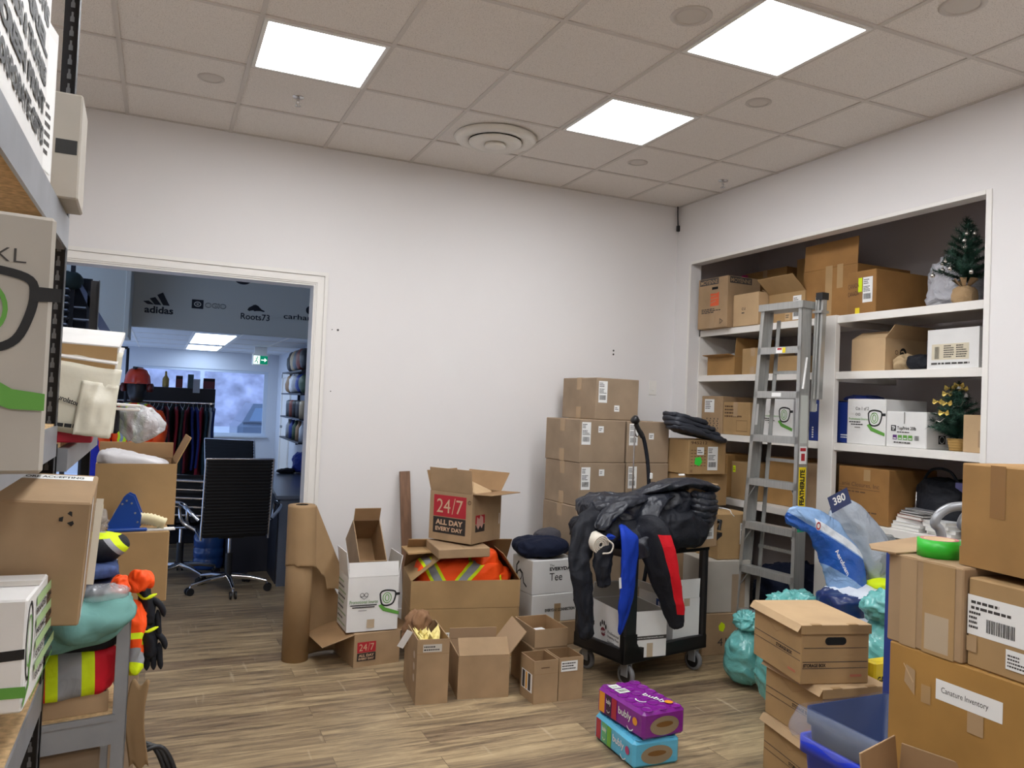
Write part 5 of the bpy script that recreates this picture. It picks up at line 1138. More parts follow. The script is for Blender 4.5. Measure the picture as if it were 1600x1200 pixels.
for y in (-.05, .12):
    M = Matrix.Translation((y, .12, .1)) @ Matrix.Rotation(PI/2, 4, 'Y'); MB().lathe([(0, -.02), (.09, -.02), (.1, 0), (.09, .02), (0, .02)], BLKPLASTIC, n=24, M=M).build('wheel', t)
carton('cardboard_box', 'open brown carton in the bottom right foreground with raised flaps', 1.875, 1.475, 0, .21, .19, .555, 16, m=CARD, open_=True, flaps={'B': (6, .13), 'R': (8, .11), 'F': (60, .10), 'L': (70, .07)}, prints=[('tape', 'F', face_tape(.1, .4, .05, .18, TAPE))])
t = thing('garbage_bag_pack', 'yellow pack of garbage bags beside the storage boxes', 'package', (2.95, 2.48, .35)); 
YB = mat('pack_yellow', (236, 208, 40), .4)
MB().box(-.11, -.03, 0, .13, .03, .19, YB, c=.008).build('pack', t)
sh = Sheet(); sh.text('GARBAGE BAGS', .0, .10, .2, .03, BLACK, .03); sh.text('ORDURES', .06, .06, .12, .025, BLACK, .03); sh.rect(.07, .14, .05, .02, BLACK); sh.mb.build('lettering', t, loc=(-.095, -.0305, 0), rot=(PI/2, 0, 0))
carton('white_shipping_box', 'white box under the yellow garbage bag pack', 2.97, 2.47, 0, .26, .2, .349, 0, m=WCARD)
t = thing('paper_carton', 'cream folded paper carton behind the teal bag', 'box', (3.56, 2.90, .55)); MB().box(-.06, -.04, 0, .06, .04, .22, GCARD, c=.012).build('body', t); MB().box(-.066, -.046, .20, .066, .046, .232, mat('cream_card', (226, 214, 200), .5), c=.012).build('lid', t)
carton('cardboard_box', 'brown box standing under the cream paper carton', 3.58, 2.90, 0, .26, .18, .548, 0, m=mat('mauve_board', (140, 120, 112), .7))
# ================================================================ DRINK PACKS
PU = mat('purple_wrap', (128, 28, 140), .25, bump=.5, bs=16, spec=.6); PUD = mat('purple_wrap_dark', (96, 20, 70), .3); CY_ = mat('sky_blue_wrap', (92, 186, 222), .25, bump=.5, bs=16, spec=.6); CAN = mat('can_end', (172, 160, 138), .3, metal=.6)
def drink_pack(label, x, y, z, deg, m, side, w, d, h, top, fruit):
    t = thing('drink_pack', label, 'drinks', (x, y, z), deg)
    mb = MB(); mb.box(-w/2, -d/2, 0, w/2, d/2, h, m, c=.014)
    mb.build('wrapper', t)
    # can rims pushing through the film
    mb = MB()
    for i in range(3):
        for j in range(6): mb.lathe([(.026, h), (.028, h+.0022), (.024, h+.0024), (.022, h+.0004)], m, c=(-w/2+w/6*(2*i+1), -d/2+d/12*(2*j+1), 0), n=18)
    mb.build('can_rims', t)
    mb = MB(); mb.lathe([(0, .0), (1, 0)], CAN, n=24); 
    M = Matrix.Translation((0, -d/2-.0012, h*.45)) @ Matrix.Rotation(PI/2, 4, 'X') @ Matrix.Diagonal((w*.34, h*.34, 1, 1)); mb.v = [tuple(M @ Vector(p)) for p in mb.v]; mb.build('wrap_opening', t)
    M = Matrix.Translation((0, -d/2-.002, h*.5)) @ Matrix.Rotation(PI/2, 4, 'X') @ Matrix.Diagonal((w*.2, h*.1, 1, 1)); mb = MB(); mb.lathe([(0, .0), (1, 0)], mat('can_copper', (140, 104, 60), .3, metal=.5), n=20); mb.v = [tuple(M @ Vector(p)) for p in mb.v]; mb.build('can_bottom', t)
    sh = Sheet(); sh.rect(.0+.02, h*.12, .045, h*.76, fruit[0]); sh.rect(.075, h*.12, .045, h*.76, side); sh.text('bubly', .078, h*.5, .038, h*.22, WHITE, .02); sh.stroke([(.085+.008*i, h*.3-.01*math.sin(i/3*PI)) for i in range(4)], .003, WHITE)
    sh.rect(.125, h*.12, .04, h*.76, fruit[1]); sh.text('bubly', .18, h*.38, .1, h*.35, WHITE, .01); sh.stroke([(.25+.012*i, h*.22-.014*math.sin(i/4*PI)) for i in range(5)], .005, WHITE); sh.disc(.31, h*.55, .018, fruit[2]); place_sheet(sh, 'side_print', t, 'L', (w, d, h))
    if top:
        sh = Sheet(); sh.z = .0032; sh.text('bubly', 0, 0, .13, .04, WHITE, .01, ang=-72); sh.stroke([(-.03+.012*math.cos(a)*2.2, -.05+.03*math.sin(a)) for a in [PI*.75+i*PI/10 for i in range(9)]], .006, WHITE)
        sh.rect(-.08, .05, .06, .05, WHITE); sh.barcode(-.075, .06, .05, .03, seed=3); sh.rect(-.08, .11, .05, .045, WHITE); sh.lines(-.075, .115, .04, .03, 3, INK, 2); sh.disc(.07, -.12, .02, fruit[2]); sh.mb.build('top_print', t, loc=(0, 0, h))
    return t
OR_ = mat('fruit_orange', (232, 150, 40), .4); RD_ = mat('fruit_red', (176, 40, 60), .4); GN_ = mat('fruit_green', (110, 180, 60), .4)
drink_pack('purple pack of bubly cans on top of the blue pack', 2.113, 3.125, .1245, 2.7, PU, mat('purple_black', (56, 20, 56), .4), .233, .369, .122, True, (OR_, RD_, OR_))
drink_pack('light blue pack of bubly cans on the floor under the purple pack', 2.095, 3.125, 0, -1.9, CY_, mat('lime_wrap', (96, 176, 120), .4), .24, .36, .12, False, (RD_, GN_, mat('pink_dot', (186, 70, 120), .4)))

# ================================================================ TALL RACK AT THE LEFT
def slot_post(mb, x, y, z0, z1, sx, sy, w=.038):
    """angle-iron rack post with keyhole slots drawn as flat plates, the light through them painted in"""
    mb.box(min(x, x+sx*w), min(y, y+sy*.002), z0, max(x, x+sx*w), max(y, y+sy*.002), z1, BLKSTEEL)
    mb.box(min(x, x+sx*.002), min(y, y+sy*w), z0, max(x, x+sx*.002), max(y, y+sy*w), z1, BLKSTEEL)
KEY = mat('slot_daylight', (128, 132, 138), .6)
FX = -.24
t = thing('storage_rack', 'tall boltless rack along the left side with black slotted posts and grey beams', 'rack', (-.48, 1.35, 0))
ox0, oy0 = -.48, 1.35; RW2 = .24; y0, y1 = .55, 2.36
for x, sx in ((FX, -1), (FX-.48, 1)):
    for y, sy in ((y1, -1), (y0, 1)):
        mb = MB(); slot_post(mb, x-ox0, y-oy0, 0, 3.1, sx, sy)
        z = .1
        while z < 3.05:   # slots on the face turned to the room and on the face turned along the rack
            xx = x-ox0+sx*.019; yy = y-oy0
            e = -.0008 if sy > 0 else -.0030
            for q in ((yy-.0006 if sy > 0 else yy-.0026),):
                mb.add([(xx-.005, q, z), (xx+.005, q, z), (xx+.005, q, z+.012), (xx+.0025, q, z+.016), (xx+.0025, q, z+.026), (xx-.0025, q, z+.026), (xx-.0025, q, z+.016), (xx-.005, q, z+.012)], [tuple(range(8))], KEY)
            yq = y-oy0+sy*.019; q = x-ox0+.0006
            mb.add([(q, yq-.005, z), (q, yq+.005, z), (q, yq+.005, z+.012), (q, yq+.0025, z+.026), (q, yq-.0025, z+.026), (q, yq-.005, z+.012)], [tuple(range(6))], KEY)
            z += .038
        mb.build('post', t)
for z in (.20, .82, 1.475, 2.015, 2.75):
    MB().box(-RW2, y0-oy0+.004, z-.012, RW2-.004, y1-oy0-.004, z, PBOARD).build('shelf_board', t)
    mb = MB()
    mb.box(RW2-.006, y0-oy0, z-.085, RW2+.001, y1-oy0, z-.005, STEEL); mb.box(-RW2, y0-oy0, z-.085, -RW2+.006, y1-oy0, z-.005, STEEL)
    mb.box(-RW2, y1-oy0-.007, z-.085, RW2, y1-oy0-.001, z-.005, STEEL); mb.box(-RW2, y0-oy0, z-.085, RW2, y0-oy0+.006, z-.005, STEEL); mb.build('beam', t)
SHT = [(.8205), (1.4755), (2.0155)]
# top shelf cartons
def bold_words(sh):
    W = ['EMBROIDERY', 'PROMOTIONS', 'APPAREL', 'AWARDS & TROPHIES', 'SCREEN PRINT', 'CORPORATE GIFTS']
    for i, s_ in enumerate(W): sh.text(s_, .03, .34-.06*i, .52, .040, BLACK, .06)
carton('white_shipping_box', 'white box with rows of bold black words on the top shelf of the left rack', -.395, 1.59, 2.0160, .30, .58, .40, 0, m=WCARD, prints=[('bold_words', 'R', bold_words)])
carton('white_shipping_box', 'plain white box overhanging the top shelf of the left rack, second from the camera', -.395, 1.985, 2.0160, .29, .10, .34, -8, m=WCARD, prints=[('paper_label', 'R', lambda sh: (sh.rect(.015, .02, .07, .29, WHITE), sh.lines(.02, .05, .05, .12, 6, INK, 4))), ('edge_mark', 'F', lambda sh: sh.rect(.255, .02, .02, .06, INK))])
carton('white_shipping_box', 'worn white box with a black stripe overhanging the far end of the top shelf', -.402, 2.215, 2.0160, .397, .19, .251, 1.5, m=GCARD, prints=[('black_stripe', 'F', lambda sh: (sh.rect(.345, .105, .045, .034, mat('ribbed_black', (44, 44, 44), .6)), ) ), ('red_sticker', 'F', lambda sh: (sh.rect(.322, .03, .014, .016, REDINK), sh.ring(.329, .038, .004, .002, WHITE)))])
# 3XL carton
def p3(sh):
    sh.text('3XL', .326, .224, .048, .015, INK, -.01)
    glasses_logo(sh, .293, .130, .090, False)
    sh.poly([(.25, .116), (.345, .104), (.368, .090), (.398, .086), (.398, .068), (.366, .069), (.340, .080), (.25, .096)], GREENINK)
carton('white_shipping_box', 'big grey white box marked 3XL with black glasses print at the left edge of view', -.323, 1.051, 1.476, .40, .20, .277, 8, m=GCARD, prints=[('spectacles_print', 'F', p3)])
mb = MB(); cloth_tube(mb, [(0, 0, 0), (0, .02, .1), (.01, 0, .2), (0, .02, .3)], [.03, .035, .03, .02], GCARD, flat=.5, wr=.012, seed=4); o = mb.build('paper_bundle', loc=(-.268, 1.97, 1.476)); tag(o, 'crumpled white paper bundle behind the slotted post of the left rack', 'paper')
# lower shelf: white spectacles box, supporting box, brown taped box
def p_low(sh):
    s = .080; sh.stroke([(.02+.5*s*math.cos(a)*.8+.02, .13+s*.95*math.sin(a)) for a in [i*2*PI/20 for i in range(20)]], .008, BLACK, True); sh.ring(.04, .13, .022, .005, GREENINK, ry=.05)
    sh.stroke([(.055, .10), (.05, .04), (.0, .015)], .012, GREENINK); sh.stroke([(.07, .0), (.34, .0+.02)], .004, GREENINK)
    PG = mat('pale_green_print', (168, 196, 140), .7)
    W = ['BRANDED APPAREL', 'PROMO ITEMS', 'SCREEN PRINTING', 'GRAPHIC DESIGN']
    for i in range(4): sh.rect(.10, .182-.045*i, .24, .02, PG); sh.text(W[i], .10, .165-.045*i, .22, .014, BLACK, .03)
def p_lowf(sh): sh.poly([(.22, .16), (.27, .165), (.275, .12), (.345, .125), (.345, .105), (.275, .1), (.25, .04), (.22, .02), (.24, .07), (.25, .12)], BLACK); sh.rect(.2, .03, .15, .022, GREENINK)
carton('white_shipping_box', 'white box with green list print on the lower shelf of the left rack', -.385, 1.930, .930, .345, .24, .221, -2, m=WCARD, prints=[('spectacles_print', 'R', p_low), ('spectacles_print', 'F', p_lowf), ('tape', 'T', lambda sh: sh.rect(.0, .12, .345, .05, mat('tape_on_white', (205, 202, 196), .2)))])
carton('cardboard_box', 'brown box under the taped brown carton on the lower shelf of the left rack', -.46, 2.19, .821, .34, .2, .20, 0, m=CARD)
carton('cardboard_box', 'flat box under the white box with green list print', -.44, 1.93, .821, .27, .2, .108, 0, m=CARD)
def p_bef(sh): sh.rect(.0, .41, .48, .02, WHITE); sh.text('DO NOT ACCEPT IF TAPE IS OPENED BEFORE APPROVAL', .02, .412, .44, .013, BLACK, .03)
def p_rec(sh):
    for k in range(3):
        a = k*2*PI/3+.5; sh.poly([(.455+.014*math.cos(a)-.009*math.sin(a), (.262)+.018*math.sin(a)+.009*math.cos(a)), (.455+.018*math.cos(a+.9), (.262)+.018*math.sin(a+.9)), (.455+.012*math.cos(a+1.2), (.262)+.012*math.sin(a+1.2)), (.455+.010*math.cos(a), (.262)+.010*math.sin(a))], BLACK)
carton('cardboard_box', 'brown carton sealed with printed white tape jutting out of the left rack', -.398, 2.200, 1.05, .50, .215, .30, 3, m=CARD, rot=(.20, math.radians(3.3), math.radians(1)), prints=[('recycling_mark', 'F', p_rec), ('printed_tape', 'T', lambda sh: (sh.rect(.02, .165, .47, .035, WHITE), sh.text('DO NOT ACCEPT IF BROKEN - CHECK BEFORE ACCEPTING', .03, .175, .44, .016, BLACK, .03))), ('printed_tape', 'R', lambda sh: sh.rect(.02, .0, .03, .30, WHITE))])
t = MB().box(-.008, -.0006, -.20, .008, .0006, .01, mat('tape_strip', (222, 216, 200), .25)).build('tape_strip', loc=(-.122, 2.19, 1.29), rot=(0, .06, 0)); tag(t, 'strip of white tape dangling beside the taped brown carton', 'tape')

# second bay: high shelf with mailers
t = thing('storage_rack', 'second rack bay behind the slotted post with a grey shelf holding mailers', 'rack', (-.48, 2.98, 0))
ox0, oy0 = -.48, 2.98; a0, a1 = 2.42, 3.55
for x, sx in ((FX, -1), (FX-.48, 1)):
    for y, sy in ((a1, -1), (a0-.04, 1)):
        mb = MB(); slot_post(mb, x-ox0, y-oy0, 0, 2.0 if y == a1 else 1.42, sx, sy, w=.032 if y == a1 else .02); mb.build('post', t)
MB().box(-RW2, a0-oy0, 1.408, RW2, a1-oy0, 1.42, PBOARD).build('shelf_board', t)
mb = MB(); mb.box(RW2-.004, a0-oy0, 1.345, RW2+.022, a1-oy0, 1.407, STEEL, c=.002).box(-RW2, a0-oy0-.006, 1.345, RW2+.022, a0-oy0, 1.407, STEEL); mb.build('beam', t)
MAIL = mat('poly_mailer', (222, 218, 200), .35, bump=.25, bs=14, spec=.5)
R = random.Random(3)
t = MB().box(-.14, -.11, 0, .14, .11, .03, mat('red_folder', (190, 36, 60), .5), c=.003).build('folder', loc=(-.31, 2.56, 1.4205), rot=(0, 0, .05)); tag(t, 'red folder under the mailers at the front of the grey shelf', 'folder')
t = MB().box(-.15, -.12, 0, .15, .12, .03, GCARD, c=.003).build('paper_stack', loc=(-.33, 2.80, 1.4205)); tag(t, 'white papers under the mailers on the grey shelf', 'paper')
def mailer(name, label, loc, w, h, rot, m, th=.005, txt=None, seed=1):
    mb = MB(); N_ = 14
    def fn(u, v): return Vector(((u-.5)*w, -.010*math.sin(PI*u)*math.sin(PI*v)-.006*noise.noise(Vector((u*4, v*4, seed))), v*h+.006*noise.noise(Vector((u*3, seed, 0)))))
    sheet_grid(mb, fn, N_, N_, m); o = thing(name, label, 'envelope', loc); o.rotation_euler = rot; mb.build('envelope_body', o, solid=th)
    if txt: sh = Sheet(); txt(sh); sh.mb.build('print', o, loc=(0, -.017, 0), rot=(PI/2, 0, 0))
    return o
mailer('padded_mailer', 'white poly mailer with a courier name standing front on the grey shelf', (-.268, 2.44, 1.452), .30, .19, (-.10, .10, .0), MAIL, txt=lambda sh: (sh.text('Purolator', .0, .088, .062, .014, BLACK, .03, ang=-14), sh.lines(-.0, .01, .11, .02, 1, BLACK, 5)), seed=2)
mailer('padded_mailer', 'white poly mailer behind the front one, leaning right', (-.25, 2.485, 1.455), .27, .23, (-.08, .06, .0), MAIL, seed=5)
mailer('padded_mailer', 'crumpled white mailer drooping at the right side of the pile on the grey shelf', (-.165, 2.415, 1.44), .09, .15, (-.2, .12, .1), MAIL, seed=7)
for k, (dz, w, a) in enumerate(((.20, .42, -.10), (.235, .42, -.03))):
    t = thing('cardboard_mailer', ['lower brown cardboard mailer with white edges atop the poly mailers', 'upper brown cardboard mailer with white edges atop the poly mailers'][k], 'envelope', (-.325, 2.60+.03*k, 1.475+dz)); t.rotation_euler = (.20, a*-1.0, 0)
    MB().box(-w/2, -.14, 0, w/2, .16, .012, CARD2, c=.001).build('board', t); MB().box(-w/2-.001, -.141, .0125, w/2+.001, .161, .0165, WCARD).box(w/2-.001, -.141, 0, w/2+.004, .161, .0165, WCARD).build('white_lining', t)
    MB().box(-w/2, -.142, -.028, w/2, -.1405, .012, CARD2).build('folded_front', t)
carton('cardboard_box', 'small brown box behind the cardboard mailers on the grey shelf', -.30, 2.95, 1.4205, .27, .25, .30, 0, m=CARD2)
t = thing('cardboard_box', 'stack of flattened boxes holding the mailers up on the grey shelf', 'box', (-.36, 2.64, 1.4515)); MB().box(-.12, -.12, 0, .12, .06, .2, CARD).build('body', t)
for k, (dx, z, lb) in enumerate(((0, 0, 'lower'), (.0, .014, 'upper'))):
    t = MB().box(-.05, -.04, 0, .045, .04, .009, WHITE, c=.002).build('white_envelope', loc=(-.105+.0*dx, 3.02, 1.50+z), rot=(0, .04, .1*k)); tag(t, lb+' small white envelope sticking out right of the mailers', 'envelope')
carton('cardboard_box', 'narrow box carrying the two small white envelopes', -.155, 3.06, 1.4205, .06, .12, .078, 0, m=BLKCLOTH)
t = thing('plastic_bag', 'translucent white plastic bag hanging from the end of the grey shelf', 'bag', (-.075, 3.10, 1.40))
mb = MB(); cloth_tube(mb, [(-.06, 0, .09), (-.02, 0, .07), (.03, 0, .04), (.055, 0, .0)], [.012, .055, .072, .05], film('bag_white_film', (206, 208, 212), .7, .25, .8, 25), flat=.6, wr=.012, seed=5, upv=(0, 1, 0), n=36, seg=12); mb.build('body', t)

# ================================================================ LOW GREY RACK WITH CLOTHES
LA = 9.8
t = thing('low_rack', 'low grey steel rack behind the tall rack, heaped with work clothes', 'rack', (-.410, 2.60, 0), LA)
LW, LD = .345, .165
for x in (-LW, LW-.036):
    for y in (-LD, LD-.02):
        sg = 1
        zt_ = .93 if y < 0 else 1.03; MB().box(x, y, 0, x+.036, y+.003, zt_, STEEL).box(x if x < 0 else x+.033, y, 0, (x if x < 0 else x+.033)+.003, y+.02, zt_, STEEL).build('post', t)
for z in (.10, .66):
    MB().box(-LW+.004, -LD+.004, z-.012, LW-.004, LD-.004, z, PBOARD).build('shelf_board', t)
    MB().box(-LW, -LD-.002, z-.085, LW-.03, -LD+.002, z-.002, STEEL).box(-LW, -LD-.006, z-.018, LW-.03, -LD, z-.002, STEEL).box(LW-.003, -LD, z-.085, LW+.001, LD, z-.01, STEEL).build('beam', t)
MB().box(-LW, LD-.004, .97, LW, LD, 1.03, STEEL).box(LW-.006, -LD, .88, LW, LD, .92, STEEL).build('top_rail', t)
carton('cardboard_box', 'brown tray under the red vest on the low grey rack', -.410, 2.60, .661, .60, .28, .055, LA, m=CARD, open_=True, flaps={})
def stripes(mb, axis, bands):
    for fi, f in enumerate(mb.f):
        c = sum((Vector(mb.v[i]) for i in f), Vector())/len(f); v = c.dot(axis)
        for a, b, m in bands:
            if a < v < b: mb.mi[fi] = mb.idx(m); break
mb = MB(); lump(mb, (0, 0, 0), (.62, .29, .145), banded('hi_vis_red', (206, 26, 44), [(C_LIME, [((1, 0, .04), .135, .255)]), (C_REFL, [((1, 0, .04), .165, .222)])]), 5, .010, 6, e=.35, nu=140, nv=40)
t = mb.build('safety_vest', loc=(-.395, 2.585, .70), rot=(0, 0, math.radians(8))); tag(t, 'folded red safety vest with lime and grey stripes on the low rack', 'vest')
mb = MB(); lump(mb, (0, 0, 0), (.62, .29, .06), BLKCLOTH, 8, .010, 7, e=.4); t = mb.build('folded_garment', loc=(-.385, 2.60, .822), rot=(0, 0, math.radians(8))); tag(t, 'black folded garments between the red vest and the teal fleece', 'clothing')
mb = MB(); lump(mb, (0, 0, 0), (.60, .38, .13), TEALC, 12, .022, 5, e=.6, nu=140, nv=60); cloth_tube(mb, [(-.1, -.1, .10), (.08, -.14, .09), (.18, -.15, .07), (.26, -.11, .08), (.27, .0, .10)], [.05, .075, .085, .075, .05], TEALC, flat=.6, wr=.014, seed=3)
t = mb.build('fleece', loc=(-.375, 2.545, .868), rot=(0, 0, math.radians(6))); tag(t, 'teal fleece sweater bulging over the edge of the low rack', 'clothing')
DEN = mat('denim', (56, 74, 120), .8, var=.15, vs=60)
for k in range(2):
    mb = MB(); lump(mb, (0, 0, 0), (.30, .26, .05), [mat('dark_denim', (34, 44, 76), .8), DEN][k], 14+k, .006, 9, e=.5); t = mb.build('folded_jeans', loc=(-.235, 2.63, .975+.045*k), rot=(0, 0, .1*k)); tag(t, ['dark blue folded jeans on the teal fleece', 'lighter blue folded jeans on top of the dark pair'][k], 'clothing')
mb = MB(); lump(mb, (0, 0, 0), (.12, .12, .05), film('thin_wrap', (214, 216, 218), .4, .12, .5, 20), 16, .006, 14); t = mb.build('plastic_wrap', loc=(-.115, 2.50, .975)); tag(t, 'crinkled clear wrap in front of the jeans', 'plastic')
t = thing('cap', 'black and lime hi-vis cap on the folded jeans', 'cap', (-.135, 2.66, 1.045))
mb = MB(); lump(mb, (0, 0, 0), (.16, .18, .11), banded('cap_striped', (27, 29, 36), [(C_REFL, [((.75, 0, .65), .060, .073)]), (C_LIME, [((.75, 0, .65), .073, .088)]), (C_LIME, [((0, 0, 1), .088, .10)])]), 18, .005, 7, e=1, nu=90, nv=50); mb.build('crown', t)
for k, (x, y, z, c_, lb) in enumerate(((-.075, 2.52, .985, ORANGE, 'small orange glove beside the jeans on the low rack'), (-.02, 2.60, .975, ORANGE, 'crumpled orange vest corner standing up at the rack post'))):
    mb = MB(); lump(mb, (0, 0, 0), (.045+.02*k, .06, .055), c_, 20+k, .010, 16); t = mb.build('hi_vis_garment', loc=(x+.0, y, z)); tag(t, lb, 'clothing')
# hanging at the right side of the rack
t = thing('safety_vest', 'orange and lime vest hanging down the right side of the low rack', 'vest', (-.03, 2.62, .78))
mb = MB(); lump(mb, (0, 0, -.06), (.055, .15, .22), banded('hanging_vest_striped', C_OR, [(C_LIME, [((0, .5, 1), -.10, -.035)]), (C_REFL, [((0, .5, 1), -.035, .005)]), (C_LIME, [((0, .5, 1), .03, .05)])]), 6, .012, 8, e=.7, nu=80, nv=60, flatbot=False); mb.build('body', t)
for k, (x, y, z) in enumerate(((-.003, 2.66, .87), (.006, 2.66, .77))):
    t = thing('work_glove', ['upper black work glove with lime trim hanging beside the low rack', 'lower black work glove hanging beside the low rack'][k], 'glove', (x, y, z)); mb = MB()
    cloth_tube(mb, [(-.015, 0, .11), (0, 0, .05), (.008, 0, -.015)], [.03, .036, .034], BLKCLOTH, flat=.6, wr=.006, seed=k, n=20)
    for j in range(4): cloth_tube(mb, [(-.016+.015*j, 0, .03), (-.02+.018*j, -.003, -.02), (-.022+.02*j, -.008, -.05)], [.011, .010, .008], BLKCLOTH, flat=.9, wr=.001, n=10, seg=4)
    cloth_tube(mb, [(.01, 0, .07), (.04, -.005, .04), (.048, -.008, .01)], [.012, .011, .009], BLKCLOTH, flat=.9, wr=.001, n=10, seg=4)
    mb.build('glove_body', t)
    mb = MB(); cloth_tube(mb, [(-.035, 0, .10), (-.01, -.026, .075), (.025, -.026, .085)], [.007, .009, .007], LIME, flat=.6, wr=.001, n=10, seg=5); mb.build('lime_trim', t)
# paper and boxes under the rack
mb = MB(); sheet_grid(mb, lambda u, v: Vector((.05*u-.01*math.sin(v*4), -.02*u, -.24*v+.01*math.sin(u*9))), 10, 16, KRAFT); t = mb.build('kraft_paper_sheet', loc=(-.035, 2.50, .74)); t.modifiers.new('thickness', 'SOLIDIFY').thickness = .0015; tag(t, 'strip of brown paper hanging beside the post of the low rack', 'paper')
carton('white_shipping_box', 'grey white box on the bottom shelf of the low rack', -.54, 2.58, .101, .34, .27, .465, LA, m=GCARD)
carton('cardboard_box', 'brown box on the bottom shelf of the low rack beside the grey white box', -.235, 2.645, .101, .22, .26, .45, LA, m=CARDG)
for k in range(3):
    o = MB().tube(catmull([(-.03, 2.62-.02*k, .52-.015*k), (.04+.01*k, 2.60, .50), (.085+.015*k, 2.58, .36), (.08+.02*k, 2.56, .18), (.03+.03*k, 2.50, .02+.013*k), (-.02+.02*k, 2.40, .016+.013*k)], 8), .0075, BLKPLASTIC, n=8).build('power_cable'); tag(o, ['innermost', 'middle', 'outermost'][k]+' of three black cables looping from the low rack to the floor', 'cable', 'black cables by the low rack')
t = MB().box(-.03, -.002, 0, .03, .002, .14, MAIL).build('paper_receipt', loc=(-.30, 2.42, .68), rot=(.2, -.7, 0)); tag(t, 'crumpled white receipt in front of the red vest', 'paper')

# ================================================================ BOXES WITH THE TAPE GUN
carton('cardboard_box', 'brown box on the floor supporting the tape gun boxes behind the low rack', -.16, 3.62, 0, .26, .34, .745, 3, m=CARDG, tape='Y')
carton('cardboard_box', 'brown box with the tape gun lying on it, behind the low rack', -.11, 3.62, .7465, .32, .46, .275, 3, m=CARD2)
carton('cardboard_box', 'open brown box with white packing inside, behind the tape gun', -.075, 3.70, 1.0225, .30, .30, .25, 2, m=CARD2, open_=True, flaps={'R': (25, .12), 'B': (5, .07)})
mb = MB(); lump(mb, (0, 0, 0), (.26, .22, .07), mat('white_foam_wrap', (196, 194, 196), .4, bump=.3, bs=20), 4, .012, 8, e=.5); t = mb.build('packing_wrap', loc=(-.085, 3.68, 1.235), rot=(0, .16, 0)); tag(t, 'white plastic packing sheet bulging from the open box behind the tape gun', 'packing')
mb = MB(); lump(mb, (0, 0, 0), (.24, .18, .11), film('clear_crumple2', (170, 160, 150), .5, .1, 1, 20), 6, .025, 12); t = mb.build('plastic_bag', loc=(-.27, 2.455+.62, 1.055)); tag(t, 'crinkled clear plastic on the boxes left of the tape gun', 'bag')
carton('cardboard_box', 'brown box with a barcode label left of the open packing box', -.33, 3.13, .0, .2, .22, 1.05, 0, m=CARD2)
TGB = mat('tape_gun_blue', (24, 72, 158), .4)
t = thing('tape_gun', 'blue tape gun with a ribbed cream handle on the brown box', 'tape gun', (-.075, 3.44, 1.0225), -4)
mb = MB(); prof = [(-.085, .02), (-.03, .135), (-.015, .145), (.005, .135), (.035, .06), (.03, .012), (.02, .005), (-.075, .005)]
mb.prism(prof, -.03, -.024, TGB, M=Matrix.Rotation(PI/2, 4, 'X')); mb.prism(prof, .024, .03, TGB, M=Matrix.Rotation(PI/2, 4, 'X')); mb.box(.0, -.024, .02, .03, .024, .05, TGB); mb.box(-.085, -.026, .012, -.075, .026, .03, STEEL); mb.build('frame', t)
for x, z in ((-.035, .105), (-.02, .118), (-.002, .108), (.012, .07), (.022, .035)): MB().cyl((x, -.0305, z), (x, -.032, z), .004, STEEL, n=10).build('rivet', t)
mb = MB(); mb.tube(catmull([(.025, 0, .045), (.07, 0, .04), (.12, 0, .022)], 8), [.024, .028, .023, .028, .023, .028, .023, .028, .023, .028, .023, .028, .023, .028, .023, .028, .024], mat('cream_handle', (226, 214, 172), .5), n=14, flat=.8); mb.build('handle', t)
mb = MB(); mb.lathe([(.036, -.022), (.048, -.022), (.048, .022), (.036, .022), (.036, -.022)], TAPEC, n=30, M=Matrix.Translation((-.02, 0, .055)) @ Matrix.Rotation(PI/2, 4, 'X')); mb.build('tape', t)
t = MB().lathe([(.038, 0), (.052, 0), (.052, .1), (.038, .1), (.038, 0)], mat('pale_tape', (206, 192, 168), .25), n=30).build('tape_roll', loc=(-.23, 3.44, 1.0225)); tag(t, 'roll of pale packing tape standing left of the tape gun', 'tape')
t = MB().box(-.07, -.012, 0, .07, .012, .012, TGB, c=.003).build('box_cutter', loc=(-.09, 3.405, 1.0225), rot=(0, 0, .1)); tag(t, 'long blue cutter lying in front of the tape gun', 'tool')
t = MB().box(-.08, -.02, 0, .08, .02, .006, WHITE).build('paper_card', loc=(.00, 3.42, 1.0228), rot=(0, 0, .1)); t.location.y = 3.425; tag(t, 'white card lying at the front corner of the tape gun box', 'paper')

# ================================================================ SHOWROOM BEYOND THE DOORWAY
OW = mat('showroom_wall', (206, 210, 218), .6, spec=.3); OB = mat('bulkhead_grey', (204, 203, 190), .7, spec=.2)
OX0, OX1, OY1, OZ = -3.2, 2.16, 16.5, 2.40
w = MB(); w.box(OX1, BACKY+T, 0, OX1+.1, OY1+.1, 3.3, OW); struct(w, 'wall_showroom_right')
w = MB(); w.box(OX0-.1, BACKY+T, 0, OX0, OY1+.1, 3.3, OW); struct(w, 'wall_showroom_left')
wx0, wx1, wz0, wz1 = -.42, 1.97, .76, 2.05
w = MB(); w.box(OX0, OY1, 0, wx0, OY1+.1, 3.3, OW); w.box(wx1, OY1, 0, OX1, OY1+.1, 3.3, OW); w.box(wx0, OY1, 0, wx1, OY1+.1, wz0, OW); w.box(wx0, OY1, wz1, wx1, OY1+.1, 3.3, OW); struct(w, 'wall_showroom_far')
w = MB(); w.box(OX0, BACKY+T, 3.02, OX1, 8.5, 3.1, OW); struct(w, 'ceiling_showroom_near')
w = MB(); w.box(OX0, 8.621, OZ, OX1, OY1, OZ+.08, mat('showroom_ceiling', (216, 220, 226), .8)); struct(w, 'ceiling_showroom')
w = MB()
for x in (-.4, .38, 1.0, 1.62): w.box(x-.012, 8.63, OZ-.005, x+.012, OY1, OZ+.001, TRIM)
